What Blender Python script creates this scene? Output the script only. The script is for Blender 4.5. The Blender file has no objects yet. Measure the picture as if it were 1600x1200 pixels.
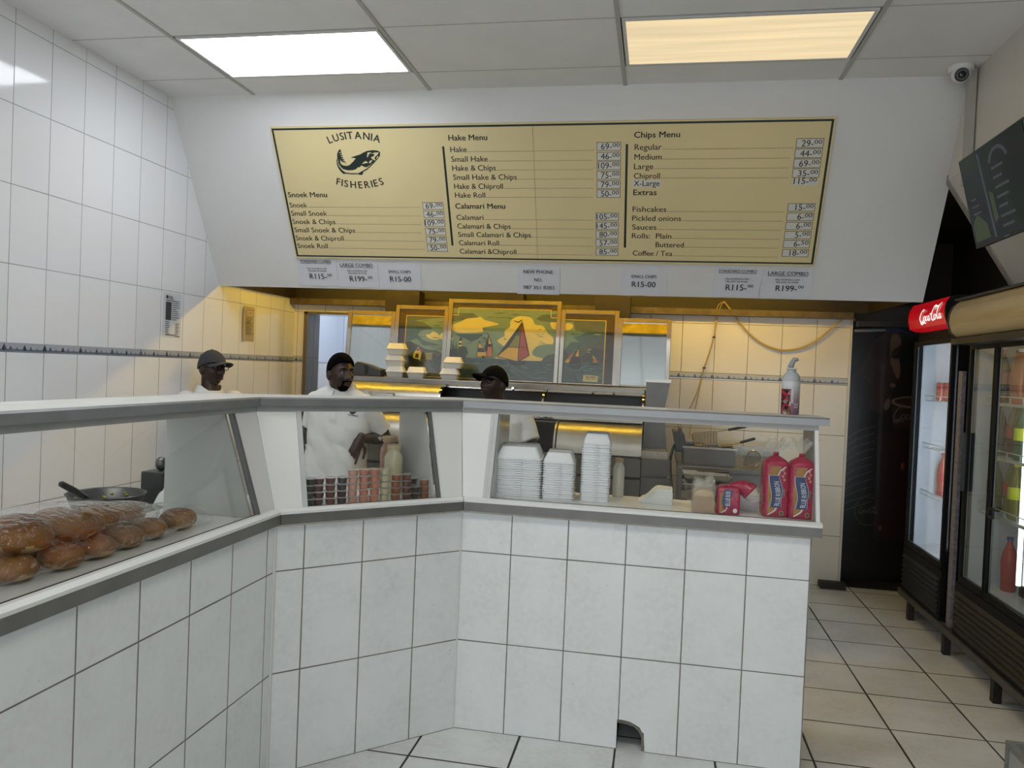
import bpy, bmesh, math, random
from math import pi, sin, cos, sqrt, radians
from mathutils import Vector, Matrix, noise
from mathutils.geometry import tessellate_polygon

SC = bpy.context.scene
COL = SC.collection
random.seed(7)

# ---------------------------------------------------------------- camera
cam_d = bpy.data.cameras.new('camera')
cam_d.sensor_width = 36.0
cam_d.lens = 1210.0 / 1600 * 36.0
cam_d.clip_start = 0.05
cam = bpy.data.objects.new('camera', cam_d)
COL.objects.link(cam)


def cam_matrix():
    d = Vector((227.0, -14.0, 1210.0)).normalized()
    r = radians(2.4)
    up = d.cross(Vector((cos(r), sin(r), 0))).normalized()
    if up.y > 0:
        up = -up
    x = d.cross(up).normalized()
    R = Matrix((x, d, up))          # camera frame (x right, y down, z fwd) -> world
    M = Matrix((R @ Vector((1, 0, 0)), R @ Vector((0, -1, 0)), R @ Vector((0, 0, -1)))).transposed().to_4x4()
    return Matrix.Translation((0, 0, 1.62)) @ M


cam.matrix_world = cam_matrix()
SC.camera = cam

# ---------------------------------------------------------------- world, view
SC.view_settings.view_transform = 'Standard'
SC.view_settings.look = 'None'
SC.view_settings.gamma = 1.0
SC.view_settings.use_curve_mapping = False
SC.view_settings.exposure = 0.38
SC.cycles.use_denoising = True
SC.cycles.max_bounces = 8
SC.cycles.diffuse_bounces = 4
SC.cycles.glossy_bounces = 4
SC.cycles.transmission_bounces = 6
SC.cycles.transparent_max_bounces = 16
SC.cycles.caustics_reflective = False
SC.cycles.caustics_refractive = False
SC.cycles.sample_clamp_indirect = 4.0

world = bpy.data.worlds.new('daylight')
SC.world = world
world.use_nodes = True
_bg = world.node_tree.nodes['Background']
_bg.inputs[0].default_value = (0.92, 0.96, 1.0, 1)      # overcast daylight through the open shop front
_bg.inputs[1].default_value = 1.5


def area_light(name, loc, rot, sx, sy, power, color):
    l = bpy.data.lights.new(name, 'AREA')
    l.shape = 'RECTANGLE'
    l.size = sx
    l.size_y = sy
    l.energy = power
    l.color = color
    o = bpy.data.objects.new(name, l)
    COL.objects.link(o)
    o.location = loc
    o.rotation_euler = rot
    return o


# ---------------------------------------------------------------- material helpers
def lin(h):
    if isinstance(h, (tuple, list)):
        return (h[0], h[1], h[2], 1.0)
    h = h.lstrip('#')
    o = []
    for i in (0, 2, 4):
        c = int(h[i:i + 2], 16) / 255
        o.append(c / 12.92 if c <= 0.04045 else ((c + 0.055) / 1.055) ** 2.4)
    return (*o, 1.0)


_mats = {}


class NT:
    """small helper to write node trees"""
    def __init__(self, m):
        self.t = m.node_tree
        self.n = self.t.nodes
        self.l = self.t.links

    def node(self, typ, **kw):
        nd = self.n.new(typ)
        for k, v in kw.items():
            setattr(nd, k, v)
        return nd

    def put(self, sock, val):
        if hasattr(val, 'is_linked'):
            self.l.new(val, sock)
        else:
            sock.default_value = val

    def math(self, op, a, b=None, c=None, clamp=False):
        nd = self.node('ShaderNodeMath', operation=op, use_clamp=clamp)
        self.put(nd.inputs[0], a)
        if b is not None:
            self.put(nd.inputs[1], b)
        if c is not None:
            self.put(nd.inputs[2], c)
        return nd.outputs[0]

    def mix(self, fac, a, b, blend='MIX'):
        nd = self.node('ShaderNodeMix', data_type='RGBA', blend_type=blend)
        self.put(nd.inputs['Factor'], fac)
        self.put(nd.inputs[6], a)
        self.put(nd.inputs[7], b)
        return nd.outputs[2]

    def coord(self):
        return self.node('ShaderNodeTexCoord').outputs['Object']

    def xyz(self, v):
        nd = self.node('ShaderNodeSeparateXYZ')
        self.l.new(v, nd.inputs[0])
        return nd.outputs

    def noise(self, vec, scale, detail=3, rough=0.55):
        nd = self.node('ShaderNodeTexNoise')
        self.l.new(vec, nd.inputs['Vector'])
        nd.inputs['Scale'].default_value = scale
        nd.inputs['Detail'].default_value = detail
        nd.inputs['Roughness'].default_value = rough
        return nd.outputs['Fac']

    def ramp(self, fac, stops):
        nd = self.node('ShaderNodeValToRGB')
        e = nd.color_ramp.elements
        while len(e) < len(stops):
            e.new(0.5)
        for i, (p, c) in enumerate(stops):
            e[i].position = p
            e[i].color = lin(c)
        self.l.new(fac, nd.inputs[0])
        return nd.outputs[0]

    def bump(self, h, strength=0.3, dist=0.01, normal=None):
        nd = self.node('ShaderNodeBump')
        nd.inputs['Strength'].default_value = strength
        nd.inputs['Distance'].default_value = dist
        self.l.new(h, nd.inputs['Height'])
        if normal is not None:
            self.l.new(normal, nd.inputs['Normal'])
        return nd.outputs[0]


def new_mat(name):
    m = bpy.data.materials.new(name)
    m.use_nodes = True
    return m, NT(m), m.node_tree.nodes['Principled BSDF']


def P(name, color, rough=0.5, metal=0.0, var=0.0, vscale=8.0, bump=0.0, bscale=60.0, spec=0.5, coat=0.0, alpha=1.0):
    """plain procedural material with a little noise in tone and surface"""
    if name in _mats:
        return _mats[name]
    m, t, b = new_mat(name)
    c = lin(color)
    b.inputs['Base Color'].default_value = c
    b.inputs['Roughness'].default_value = rough
    b.inputs['Metallic'].default_value = metal
    b.inputs['Specular IOR Level'].default_value = spec
    b.inputs['Coat Weight'].default_value = coat
    if var > 0:
        n = t.noise(t.coord(), vscale, 4)
        dark = tuple(x * (1 - var) for x in c[:3]) + (1,)
        lite = tuple(min(1, x * (1 + var * 0.6)) for x in c[:3]) + (1,)
        f = t.math('MULTIPLY_ADD', n, 2.4, -0.7, clamp=True)
        t.l.new(t.mix(f, dark, lite), b.inputs['Base Color'])
        r = t.math('MULTIPLY_ADD', n, 0.12, rough - 0.06, clamp=True)
        t.l.new(r, b.inputs['Roughness'])
    if bump > 0:
        t.l.new(t.bump(t.noise(t.coord(), bscale, 3), bump, 0.01), b.inputs['Normal'])
    _mats[name] = m
    return m


def E(name, color, strength):
    if name in _mats:
        return _mats[name]
    m, t, b = new_mat(name)
    b.inputs['Base Color'].default_value = (0.03, 0.03, 0.03, 1)
    b.inputs['Emission Color'].default_value = lin(color)
    b.inputs['Emission Strength'].default_value = strength
    _mats[name] = m
    return m


def clear(name, tint=(1, 1, 1), ior=1.45, rough=0.02, bump=0.0, bscale=30, gloss=1.0, haze=0.0, hazecol=(.8, .8, .8)):
    """thin clear sheet: fresnel mix of clear and glossy, optional milky haze"""
    if name in _mats:
        return _mats[name]
    m = bpy.data.materials.new(name)
    m.use_nodes = True
    t = NT(m)
    t.n.clear()
    out = t.node('ShaderNodeOutputMaterial')
    tr = t.node('ShaderNodeBsdfTransparent')
    tr.inputs[0].default_value = (*tint, 1)
    gl = t.node('ShaderNodeBsdfGlossy')
    gl.inputs['Roughness'].default_value = rough
    gl.inputs[0].default_value = (gloss, gloss, gloss, 1)
    lw = t.node('ShaderNodeLayerWeight')                # grazing-angle reflection, the same from both sides
    lw.inputs['Blend'].default_value = 0.5
    if bump > 0:
        nb = t.bump(t.noise(t.coord(), bscale, 3), bump, 0.02)
        t.l.new(nb, gl.inputs['Normal'])
        t.l.new(nb, lw.inputs['Normal'])
    r0 = ((ior - 1) / (ior + 1)) ** 2
    fac = t.math('MULTIPLY_ADD', t.math('POWER', lw.outputs['Facing'], 5.0), 1 - r0 * .55, r0 * .55, clamp=True)
    mx = t.node('ShaderNodeMixShader')
    t.l.new(fac, mx.inputs[0])
    base = tr.outputs[0]
    if haze > 0:
        df = t.node('ShaderNodeBsdfDiffuse')
        df.inputs[0].default_value = (*hazecol, 1)
        m2 = t.node('ShaderNodeMixShader')
        m2.inputs[0].default_value = haze
        t.l.new(base, m2.inputs[1])
        t.l.new(df.outputs[0], m2.inputs[2])
        base = m2.outputs[0]
    t.l.new(base, mx.inputs[1])
    t.l.new(gl.outputs[0], mx.inputs[2])
    t.l.new(mx.outputs[0], out.inputs[0])
    _mats[name] = m
    return m


def tile_mat(name, u, u0, du, v, v0, dv, joint=0.004, color='#dcdcda', grout='#5f5d58', rough=0.12, tilt=0.012,
             var=0.03, dirt=0.0, u_shift=(0, 0, 0), stain=0.0):
    """ceramic tiles on a regular grid; u and v are weight vectors giving the grid coordinates in metres"""
    if name in _mats:
        return _mats[name]
    m, t, b = new_mat(name)
    co = t.coord()

    def axis(w):
        nd = t.node('ShaderNodeVectorMath', operation='DOT_PRODUCT')
        t.l.new(co, nd.inputs[0])
        nd.inputs[1].default_value = w
        return nd.outputs['Value']
    uu = t.math('DIVIDE', t.math('SUBTRACT', axis(u), u0), du)
    vv = t.math('DIVIDE', t.math('SUBTRACT', axis(v), v0), dv)

    def edge(x, d):
        f = t.math('FRACT', x)
        return t.math('MULTIPLY', t.math('MINIMUM', f, t.math('SUBTRACT', 1.0, f)), d)     # metres to nearest joint
    e = t.math('MINIMUM', edge(uu, du), edge(vv, dv))
    wob = t.noise(co, 3.0, 2)
    jw = t.math('MULTIPLY', t.math('MULTIPLY_ADD', wob, 0.9, 0.55), joint * 0.5)
    mask = t.node('ShaderNodeMapRange')
    t.l.new(e, mask.inputs['Value'])
    t.l.new(t.math('MULTIPLY', jw, 0.6), mask.inputs['From Min'])
    t.l.new(t.math('MULTIPLY', jw, 1.3), mask.inputs['From Max'])
    mk = mask.outputs[0]                    # 0 in joint, 1 on tile
    cid = t.node('ShaderNodeCombineXYZ')
    t.l.new(t.math('FLOOR', uu), cid.inputs[0])
    t.l.new(t.math('FLOOR', vv), cid.inputs[1])
    wn = t.node('ShaderNodeTexWhiteNoise', noise_dimensions='2D')
    t.l.new(cid.outputs[0], wn.inputs['Vector'])
    c = lin(color)
    k1 = tuple(x * (1 - var) for x in c[:3]) + (1,)
    k2 = tuple(min(1, x * (1 + var)) for x in c[:3]) + (1,)
    tone = t.mix(wn.outputs['Value'], k1, k2)
    if dirt > 0:
        n = t.noise(co, 5.0, 5)
        n2 = t.noise(co, 38.0, 3)
        f = t.math('MULTIPLY', t.math('MULTIPLY_ADD', n, 2.5, -0.85, clamp=True), t.math('MULTIPLY_ADD', n2, 1.5, -0.3, clamp=True))
        tone = t.mix(t.math('MULTIPLY', f, dirt), tone, lin('#8d8a80'))
        sp = t.math('GREATER_THAN', t.noise(co, 55.0, 2), 0.76)
        tone = t.mix(t.math('MULTIPLY', sp, 0.35), tone, lin('#4a453c'))
    col = t.mix(mk, lin(grout), tone)
    t.l.new(col, b.inputs['Base Color'])
    t.l.new(t.math('MULTIPLY_ADD', mk, rough - 0.75, 0.75), b.inputs['Roughness'])
    # each tile sits a hair out of true, so reflections break at the joints
    geo = t.node('ShaderNodeNewGeometry')
    sub = t.node('ShaderNodeVectorMath', operation='SUBTRACT')
    t.l.new(wn.outputs['Color'], sub.inputs[0])
    sub.inputs[1].default_value = (0.5, 0.5, 0.5)
    sc = t.node('ShaderNodeVectorMath', operation='SCALE')
    t.l.new(sub.outputs[0], sc.inputs[0])
    sc.inputs['Scale'].default_value = tilt * 2
    ad = t.node('ShaderNodeVectorMath', operation='ADD')
    t.l.new(geo.outputs['Normal'], ad.inputs[0])
    t.l.new(sc.outputs[0], ad.inputs[1])
    nm = t.node('ShaderNodeVectorMath', operation='NORMALIZE')
    t.l.new(ad.outputs[0], nm.inputs[0])
    h = t.math('ADD', mk, t.math('MULTIPLY', t.noise(co, 7.0, 1), 0.12))
    t.l.new(t.bump(h, 0.5, 0.003, nm.outputs[0]), b.inputs['Normal'])
    _mats[name] = m
    return m


# ---------------------------------------------------------------- mesh helpers
class MB:
    def __init__(self):
        self.v, self.f, self.m = [], [], []

    def add(self, vs, fs, mi=0):
        n = len(self.v)
        self.v += [Vector(p) for p in vs]
        self.f += [[i + n for i in f] for f in fs]
        self.m += [mi] * len(fs)
        return self

    def hexa(self, p, mi=0):
        return self.add(p, [(0, 3, 2, 1), (4, 5, 6, 7), (0, 1, 5, 4), (1, 2, 6, 5), (2, 3, 7, 6), (3, 0, 4, 7)], mi)

    def box(self, x0, x1, y0, y1, z0, z1, mi=0):
        return self.hexa([(x0, y0, z0), (x1, y0, z0), (x1, y1, z0), (x0, y1, z0),
                          (x0, y0, z1), (x1, y0, z1), (x1, y1, z1), (x0, y1, z1)], mi)

    def obox(self, o, a, b, c, mi=0):
        o, a, b, c = map(Vector, (o, a, b, c))
        return self.hexa([o, o + a, o + a + b, o + b, o + c, o + a + c, o + a + b + c, o + b + c], mi)

    def prism(self, poly, vec, mi=0):
        n = len(poly)
        poly = [Vector(p) for p in poly]
        vec = Vector(vec)
        return self.add(poly + [p + vec for p in poly],
                        [list(range(n))[::-1], list(range(n, 2 * n))] +
                        [(i, (i + 1) % n, n + (i + 1) % n, n + i) for i in range(n)], mi)

    def poly(self, pts, mi=0):
        return self.add(pts, [list(range(len(pts)))], mi)

    def rings(self, rings, cap=True, mi=0, closed=True):
        n = len(rings[0])
        vs = [p for r in rings for p in r]
        fs = []
        for k in range(len(rings) - 1):
            for i in range(n if closed else n - 1):
                j = (i + 1) % n
                fs.append((k * n + i, k * n + j, (k + 1) * n + j, (k + 1) * n + i))
        if cap:
            fs.append(list(range(n))[::-1])
            fs.append(list(range((len(rings) - 1) * n, len(rings) * n)))
        return self.add(vs, fs, mi)

    def tube(self, pts, r, n=8, mi=0, cap=True, round_ends=False):
        pts = [Vector(p) for p in pts]
        rs = list(r) if isinstance(r, (list, tuple)) else [r] * len(pts)
        if round_ends:
            d0 = (pts[0] - pts[1]).normalized()
            d1 = (pts[-1] - pts[-2]).normalized()
            P0, R0, P1, R1 = pts[0], rs[0], pts[-1], rs[-1]
            a = [(P0 + d0 * R0 * sin(t), R0 * cos(t)) for t in (1.45, 1.1, 0.7, 0.35)]
            c = [(P1 + d1 * R1 * sin(t), R1 * cos(t)) for t in (0.35, 0.7, 1.1, 1.45)]
            pts = [p for p, _ in a] + pts + [p for p, _ in c]
            rs = [q for _, q in a] + rs + [q for _, q in c]
        rings = []
        up = None
        for i, p in enumerate(pts):
            t = (pts[min(i + 1, len(pts) - 1)] - pts[max(i - 1, 0)])
            t = t.normalized() if t.length > 1e-9 else Vector((0, 0, 1))
            if up is None:
                up = Vector((0, 0, 1)) if abs(t.z) < 0.9 else Vector((1, 0, 0))
            a = (up - t * up.dot(t)).normalized()
            up = a
            b = t.cross(a)
            rings.append([p + (a * cos(2 * pi * k / n) + b * sin(2 * pi * k / n)) * rs[i] for k in range(n)])
        return self.rings(rings, cap, mi)

    def lathe(self, prof, n=20, o=(0, 0, 0), mi=0, cap=True, M=None, sx=1, sy=1):
        o = Vector(o)
        rings = []
        for r, z in prof:
            ring = [Vector((r * cos(2 * pi * k / n) * sx, r * sin(2 * pi * k / n) * sy, z)) for k in range(n)]
            rings.append([(M @ q if M else q) + o for q in ring])
        return self.rings(rings, cap, mi)

    def ball(self, c, r, nu=16, nv=10, mi=0, M=None):
        c = Vector(c)
        r = r if isinstance(r, (tuple, list)) else (r, r, r)
        rings = []
        for j in range(nv + 1):
            t = -pi / 2 + pi * (j + 0.02) / (nv + 0.04)
            ring = [Vector((r[0] * cos(t) * cos(2 * pi * k / nu), r[1] * cos(t) * sin(2 * pi * k / nu), r[2] * sin(t))) for k in range(nu)]
            rings.append([(M @ q if M else q) + c for q in ring])
        return self.rings(rings, True, mi)

    def xf(self, M):
        self.v = [M @ p for p in self.v]
        return self

    def join(self, o, M=None, mi=None):
        n = len(self.v)
        self.v += [(M @ p if M else p.copy()) for p in o.v]
        self.f += [[i + n for i in f] for f in o.f]
        self.m += (o.m if mi is None else [mi] * len(o.f))
        return self


def root_matrix(o):
    M = Matrix.Identity(4)
    while o is not None:
        M = o.matrix_basis @ M
        o = o.parent
    return M


def part(name, mb, mats, parent=None, smooth=False, bevel=0.0, kind=None, label=None, local=False, seg=2, subsurf=0, normals=True):
    """link one mesh object; geometry is given in world coordinates unless local"""
    me = bpy.data.meshes.new(name)
    vs = mb.v
    if parent is not None and not local:
        Mi = root_matrix(parent).inverted()
        vs = [Mi @ p for p in vs]
    me.from_pydata([tuple(p) for p in vs], [], mb.f)
    if not isinstance(mats, (list, tuple)):
        mats = [mats]
    for m in mats:
        me.materials.append(m)
    me.polygons.foreach_set('material_index', mb.m)
    if normals:
        bm = bmesh.new()
        bm.from_mesh(me)
        bmesh.ops.recalc_face_normals(bm, faces=bm.faces)
        bm.to_mesh(me)
        bm.free()
    if smooth:
        me.polygons.foreach_set('use_smooth', [True] * len(me.polygons))
        if smooth is not True and hasattr(me, 'set_sharp_from_angle'):
            me.set_sharp_from_angle(angle=radians(smooth))
    me.update()
    o = bpy.data.objects.new(name, me)
    COL.objects.link(o)
    if parent is not None:
        o.parent = parent
    if bevel > 0:
        md = o.modifiers.new('bevel', 'BEVEL')
        md.width = bevel
        md.segments = seg
        md.limit_method = 'ANGLE'
        md.angle_limit = radians(40)
    if subsurf:
        md = o.modifiers.new('subsurf', 'SUBSURF')
        md.levels = md.render_levels = subsurf
    if kind:
        o['kind'] = kind
    if label:
        o['label'] = label
    return o


def thing(name, label, cat, loc=(0, 0, 0), rotz=0.0, group=None):
    o = bpy.data.objects.new(name, None)
    o.empty_display_size = 0.05
    COL.objects.link(o)
    o.location = loc
    o.rotation_euler = (0, 0, rotz)
    o['label'] = label
    o['category'] = cat
    if group:
        o['group'] = group
    return o


def tag(o, label, cat, group=None):
    o['label'] = label
    o['category'] = cat
    if group:
        o['group'] = group
    return o


def dup(root, loc, rotz=None, label=None, group=None, swap=None):
    """copy a thing with its parts and their sub-parts; swap maps part name -> material"""
    def cp(o, par):
        c = o.copy()
        COL.objects.link(c)
        c.parent = par
        base = o.name.split('.')[0]
        if swap and base in swap and o.type == 'MESH':
            c.data = o.data.copy()
            c.data.materials[0] = swap[base]
        for ch in list(o.children):
            cp(ch, c)
        return c
    r = cp(root, None)
    r.location = loc
    if rotz is not None:
        r.rotation_euler = (0, 0, rotz)
    if label:
        r['label'] = label
    if group:
        r['group'] = group
    return r


def struct(name, mb, mats, parent=None, **kw):
    return part(name, mb, mats, parent, kind='structure', **kw)


# ---------------------------------------------------------------- lettering
_tc = {}


def glyphs(s, bold=False):
    """flat filled outline of a string at size 1: (verts2d, faces, xmin, xmax)"""
    k = (s, bold)
    if k in _tc:
        return _tc[k]
    cu = bpy.data.curves.new('t', 'FONT')
    cu.body = s
    cu.size = 1.0
    cu.resolution_u = 3
    cu.offset = 0.0
    ob = bpy.data.objects.new('t', cu)
    COL.objects.link(ob)
    dg = bpy.context.evaluated_depsgraph_get()
    me = bpy.data.meshes.new_from_object(ob.evaluated_get(dg))
    vs = [(v.co.x, v.co.y) for v in me.vertices]
    fs = [list(p.vertices) for p in me.polygons]
    bpy.data.objects.remove(ob)
    bpy.data.curves.remove(cu)
    bpy.data.meshes.remove(me)
    xs = [v[0] for v in vs] or [0, 0]
    _tc[k] = (vs, fs, min(xs), max(xs))
    return _tc[k]


class Frame:
    """a flat writing surface: origin, unit u (right), unit v (up), unit n (out)"""
    def __init__(self, o, u, v):
        self.o, self.u, self.v = Vector(o), Vector(u).normalized(), Vector(v).normalized()
        self.n = self.u.cross(self.v).normalized()

    def __call__(self, x, y, h=0.0):
        return self.o + self.u * x + self.v * y + self.n * h


def write(mb, fr, s, x, y, size, width=None, bold=False, align='L', h=0.001, mi=0, rot=0.0, shear=0.0):
    vs, fs, a, b = glyphs(s, bold)
    kx = size
    if width:
        kx = width / max(1e-6, b - a)
    off = 0.0
    if align == 'C':
        off = -(a + b) / 2 * kx
    elif align == 'R':
        off = -b * kx
    elif width:
        off = -a * kx
    c, sn = cos(rot), sin(rot)
    out = []
    for p in vs:
        px, py = p[0] * kx + off + shear * p[1] * size, p[1] * size
        out.append((x + px * c - py * sn, y + px * sn + py * c))
    for dx, dy in ([(-.021, 0), (.021, 0), (0, .014), (0, -.014)] if bold else [(-.007, 0), (.007, 0)]):
        mb.add([fr(px + dx * size, py + dy * size, h + (dx + dy * 2) * .004) for px, py in out], fs, mi)


def flat(mb, fr, pts, h=0.001, mi=0):
    mb.add([fr(x, y, h) for x, y in pts], [list(range(len(pts)))], mi)


def rect(mb, fr, x0, y0, x1, y1, h=0.001, mi=0):
    flat(mb, fr, [(x0, y0), (x1, y0), (x1, y1), (x0, y1)], h, mi)


def disc(mb, fr, x, y, rx, ry=None, h=0.001, mi=0, n=20, rot=0):
    ry = ry or rx
    c, s = cos(rot), sin(rot)
    flat(mb, fr, [(x + rx * cos(2 * pi * k / n) * c - ry * sin(2 * pi * k / n) * s,
                   y + rx * cos(2 * pi * k / n) * s + ry * sin(2 * pi * k / n) * c) for k in range(n)], h, mi)


def smooth2(pts, sub=5):
    """Catmull-Rom through 2-D or 3-D points"""
    P_ = [Vector(p) for p in pts]
    out = []
    for i in range(len(P_) - 1):
        p0, p1, p2, p3 = P_[max(i - 1, 0)], P_[i], P_[i + 1], P_[min(i + 2, len(P_) - 1)]
        for k in range(sub):
            t = k / sub
            out.append(0.5 * ((2 * p1) + (p2 - p0) * t + (2 * p0 - 5 * p1 + 4 * p2 - p3) * t * t + (3 * p1 - p0 - 3 * p2 + p3) * t ** 3))
    out.append(P_[-1])
    return out


def stroke(mb, fr, pts, w, h=0.001, mi=0, sub=5):
    """brush stroke: pts (x, y[, relative width])"""
    q = smooth2([(p[0], p[1], p[2] if len(p) > 2 else 1.0) for p in pts], sub)
    L, R = [], []
    for i, p in enumerate(q):
        a, b = q[max(i - 1, 0)], q[min(i + 1, len(q) - 1)]
        d = Vector((b.x - a.x, b.y - a.y))
        d = d.normalized() if d.length > 1e-9 else Vector((1, 0))
        nx, ny = -d.y, d.x
        ww = w * p.z / 2
        L.append(fr(p.x + nx * ww, p.y + ny * ww, h))
        R.append(fr(p.x - nx * ww, p.y - ny * ww, h))
    n = len(q)
    mb.add(L + R, [(i, i + 1, n + i + 1, n + i) for i in range(n - 1)], mi)


def closed_smooth(pts, sub=4):
    n = len(pts)
    P_ = [Vector(p) for p in pts]
    out = []
    for i in range(n):
        p0, p1, p2, p3 = P_[(i - 1) % n], P_[i], P_[(i + 1) % n], P_[(i + 2) % n]
        for k in range(sub):
            t = k / sub
            q = 0.5 * ((2 * p1) + (p2 - p0) * t + (2 * p0 - 5 * p1 + 4 * p2 - p3) * t * t + (3 * p1 - p0 - 3 * p2 + p3) * t ** 3)
            out.append((q.x, q.y))
    return out


# the red-and-white soft drink script, drawn by hand in a box about 3.2 wide and 1 high
SCRIPT = [
    [(.62, .80, .5), (.70, .92, .9), (.60, 1.0, 1), (.36, .78, 1.2), (.16, .38, 1.5), (.18, .06, 1.4), (.42, .05, 1), (.62, .22, .6), (.72, .34, .4)],
    [(.78, .44, .6), (.66, .34, 1.2), (.66, .12, 1.2), (.78, .08, .8), (.90, .26, 1.2), (.88, .42, 1), (.78, .44, .6), (.98, .38, .3)],
    [(1.18, .40, .9), (1.08, .44, .7), (.98, .26, 1.2), (1.00, .08, 1.1), (1.14, .12, .6), (1.24, .24, .4)],
    [(1.46, .42, .8), (1.32, .40, .7), (1.25, .18, 1.2), (1.32, .06, 1), (1.42, .20, .7), (1.48, .44, 1.1), (1.43, .14, 1.2), (1.50, .08, .8), (1.60, .22, .4)],
    [(1.58, .50, .7), (1.70, .56, 1.0), (1.78, .50, .4)],
    [(2.26, .78, .5), (2.36, .96, .9), (2.20, 1.06, 1), (1.96, .78, 1.2), (1.80, .36, 1.5), (1.84, .05, 1.4), (2.04, .06, 1), (2.18, .26, .5)],
    [(2.26, .44, .6), (2.14, .34, 1.2), (2.14, .12, 1.2), (2.26, .08, .8), (2.38, .26, 1.2), (2.36, .42, 1), (2.26, .44, .6), (2.46, .36, .3)],
    [(2.48, .30, .4), (2.66, .78, .8), (2.70, 1.0, .9), (2.60, .86, 1), (2.54, .34, 1.2), (2.56, .08, 1.1), (2.66, .12, .6), (2.74, .24, .4)],
    [(2.98, .42, .8), (2.84, .40, .7), (2.77, .18, 1.2), (2.84, .06, 1), (2.94, .20, .7), (3.00, .44, 1.1), (2.95, .14, 1.2), (3.02, .08, .8), (3.12, .24, .4)],
    [(.18, .12, 1.0), (.16, -.10, 1.2), (.34, -.12, 1.4), (.56, -.02, 1.6), (.78, -.08, 1.0), (.86, -.16, .3)],
    [(2.02, 1.02, .8), (2.24, 1.14, 1.1), (2.56, 1.02, 1.4), (2.86, 1.14, 1.1), (3.02, 1.28, .5)],
]


def script(mb, fr, x, y, width, h=0.001, mi=0, hk=1.0, upto=99):
    k = width / 3.2

    class F2:
        def __call__(self, a, b, hh=0.0):
            return fr(x + a * k, y + b * k * hk, hh)
    for st in SCRIPT[:upto]:
        stroke(mb, F2(), st, 0.085, h, mi, 5)
# ---------------------------------------------------------------- materials of the room
M_floor = tile_mat('floor tiles', (1, 0, 0), 1.147, .418, (0, 1, 0), 3.890, .4155, .010, '#d9dbdb', '#1c1a18', 0.3, 0.004, .03, .55)
M_wallL = tile_mat('wall tiles left', (0, 1, 0), 3.373, .2447, (0, 0, 1), .045, .4, .004, '#e7e8ea', '#989794', 0.08, 0.010, .02)
M_wallB = tile_mat('wall tiles back', (1, 0, 0), .188, .2605, (0, 0, 1), .0, .4, .004, '#d9d5ca', '#665f4e', 0.12, 0.006, .02)
M_wallBu = tile_mat('wall tiles back upper', (1, 0, 0), .188, .2605, (0, 0, 1), .048, .4015, .004, '#d9d5ca', '#665f4e', 0.12, 0.006, .02)
M_wallLo = tile_mat('wall tiles left lower', (0, 1, 0), 3.373, .2447, (0, 0, 1), 0.0, .4, .004, '#e7e8eb', '#77746e', 0.08, 0.010, .02)
M_baseA = tile_mat('counter tiles left', (0, 1, 0), 2.4975, .245, (0, 0, 1), 0, .3985, .005, '#e3e7e7', '#6d6962', 0.14, 0.006, .015, .3)
M_baseB = tile_mat('counter tiles middle', (.70711, .70711, 0), 1.2065, .2475, (0, 0, 1), 0, .3995, .005, '#e3e7e7', '#6d6962', 0.14, 0.006, .015, .3)
M_baseC = tile_mat('counter tiles right', (1, 0, 0), -.602, .2505, (0, 0, 1), 0, .3995, .005, '#e3e7e7', '#6d6962', 0.14, 0.006, .015, .3)
M_paint = P('white painted board', '#d3d3d1', 0.45, 0, .03, 2.0, .05, 30)
M_paintR = P('cream painted board', '#c9c4ba', 0.5, 0, .05, 2.0, .05, 30)
M_ceil = P('ceiling board', '#e6e6e4', 0.75, 0, .04, 3.0, .12, 140)
M_gridbar = P('ceiling grid bar', '#b4b2ac', 0.5)
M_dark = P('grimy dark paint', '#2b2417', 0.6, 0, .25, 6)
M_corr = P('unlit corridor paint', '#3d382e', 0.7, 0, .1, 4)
M_white = P('white laminate', '#e0e1df', 0.25, 0, .02, 5)
M_alu = P('brushed aluminium edge', '#8f9192', 0.38, .55, .12, 9)
M_alud = P('dull aluminium edge', '#77767200'[:7], 0.45, .45, .18, 7)
M_cream = P('dirty white shelf top', '#c9c9c5', 0.35, 0, .12, 9)
M_caulk = P('old sealant', '#b9b6ac', 0.6, 0, .2, 20)
M_steel = P('stainless steel', '#a9a6a0', 0.27, 1.0, .10, 5, .03, 90)
M_steeld = P('dull stainless steel', '#6f6e6c', 0.4, .9, .15, 6, .03, 60)
M_chrome = P('chrome', '#d8d8d8', 0.1, 1.0)
M_black = P('black plastic', '#0c0c0d', 0.35)
M_blackm = P('black painted metal', '#121112', 0.4, 0, .2, 10)
M_ink = P('black ink', '#14171a', 0.6)
M_glass = clear('window glass', (.985, .99, .985), 1.42, 0.01)
M_grey = P('grey putty', '#8b8983', 0.7, 0, .2, 30)

# ---------------------------------------------------------------- the shell
def boxm(*a):
    return MB().box(*a)


struct('floor', boxm(-3.6, 2.8, -2.6, 8.4, -.12, 0), M_floor)

mb = MB().box(-3.38, -3.233, -2.6, 8.4, 0, 1.602)
struct('wall_left', mb, M_wallLo)
mb = MB().box(-3.38, -3.233, -2.6, 6.74, 1.646, 3.36)
struct('wall_left_upper', mb, M_wallL)

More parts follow.
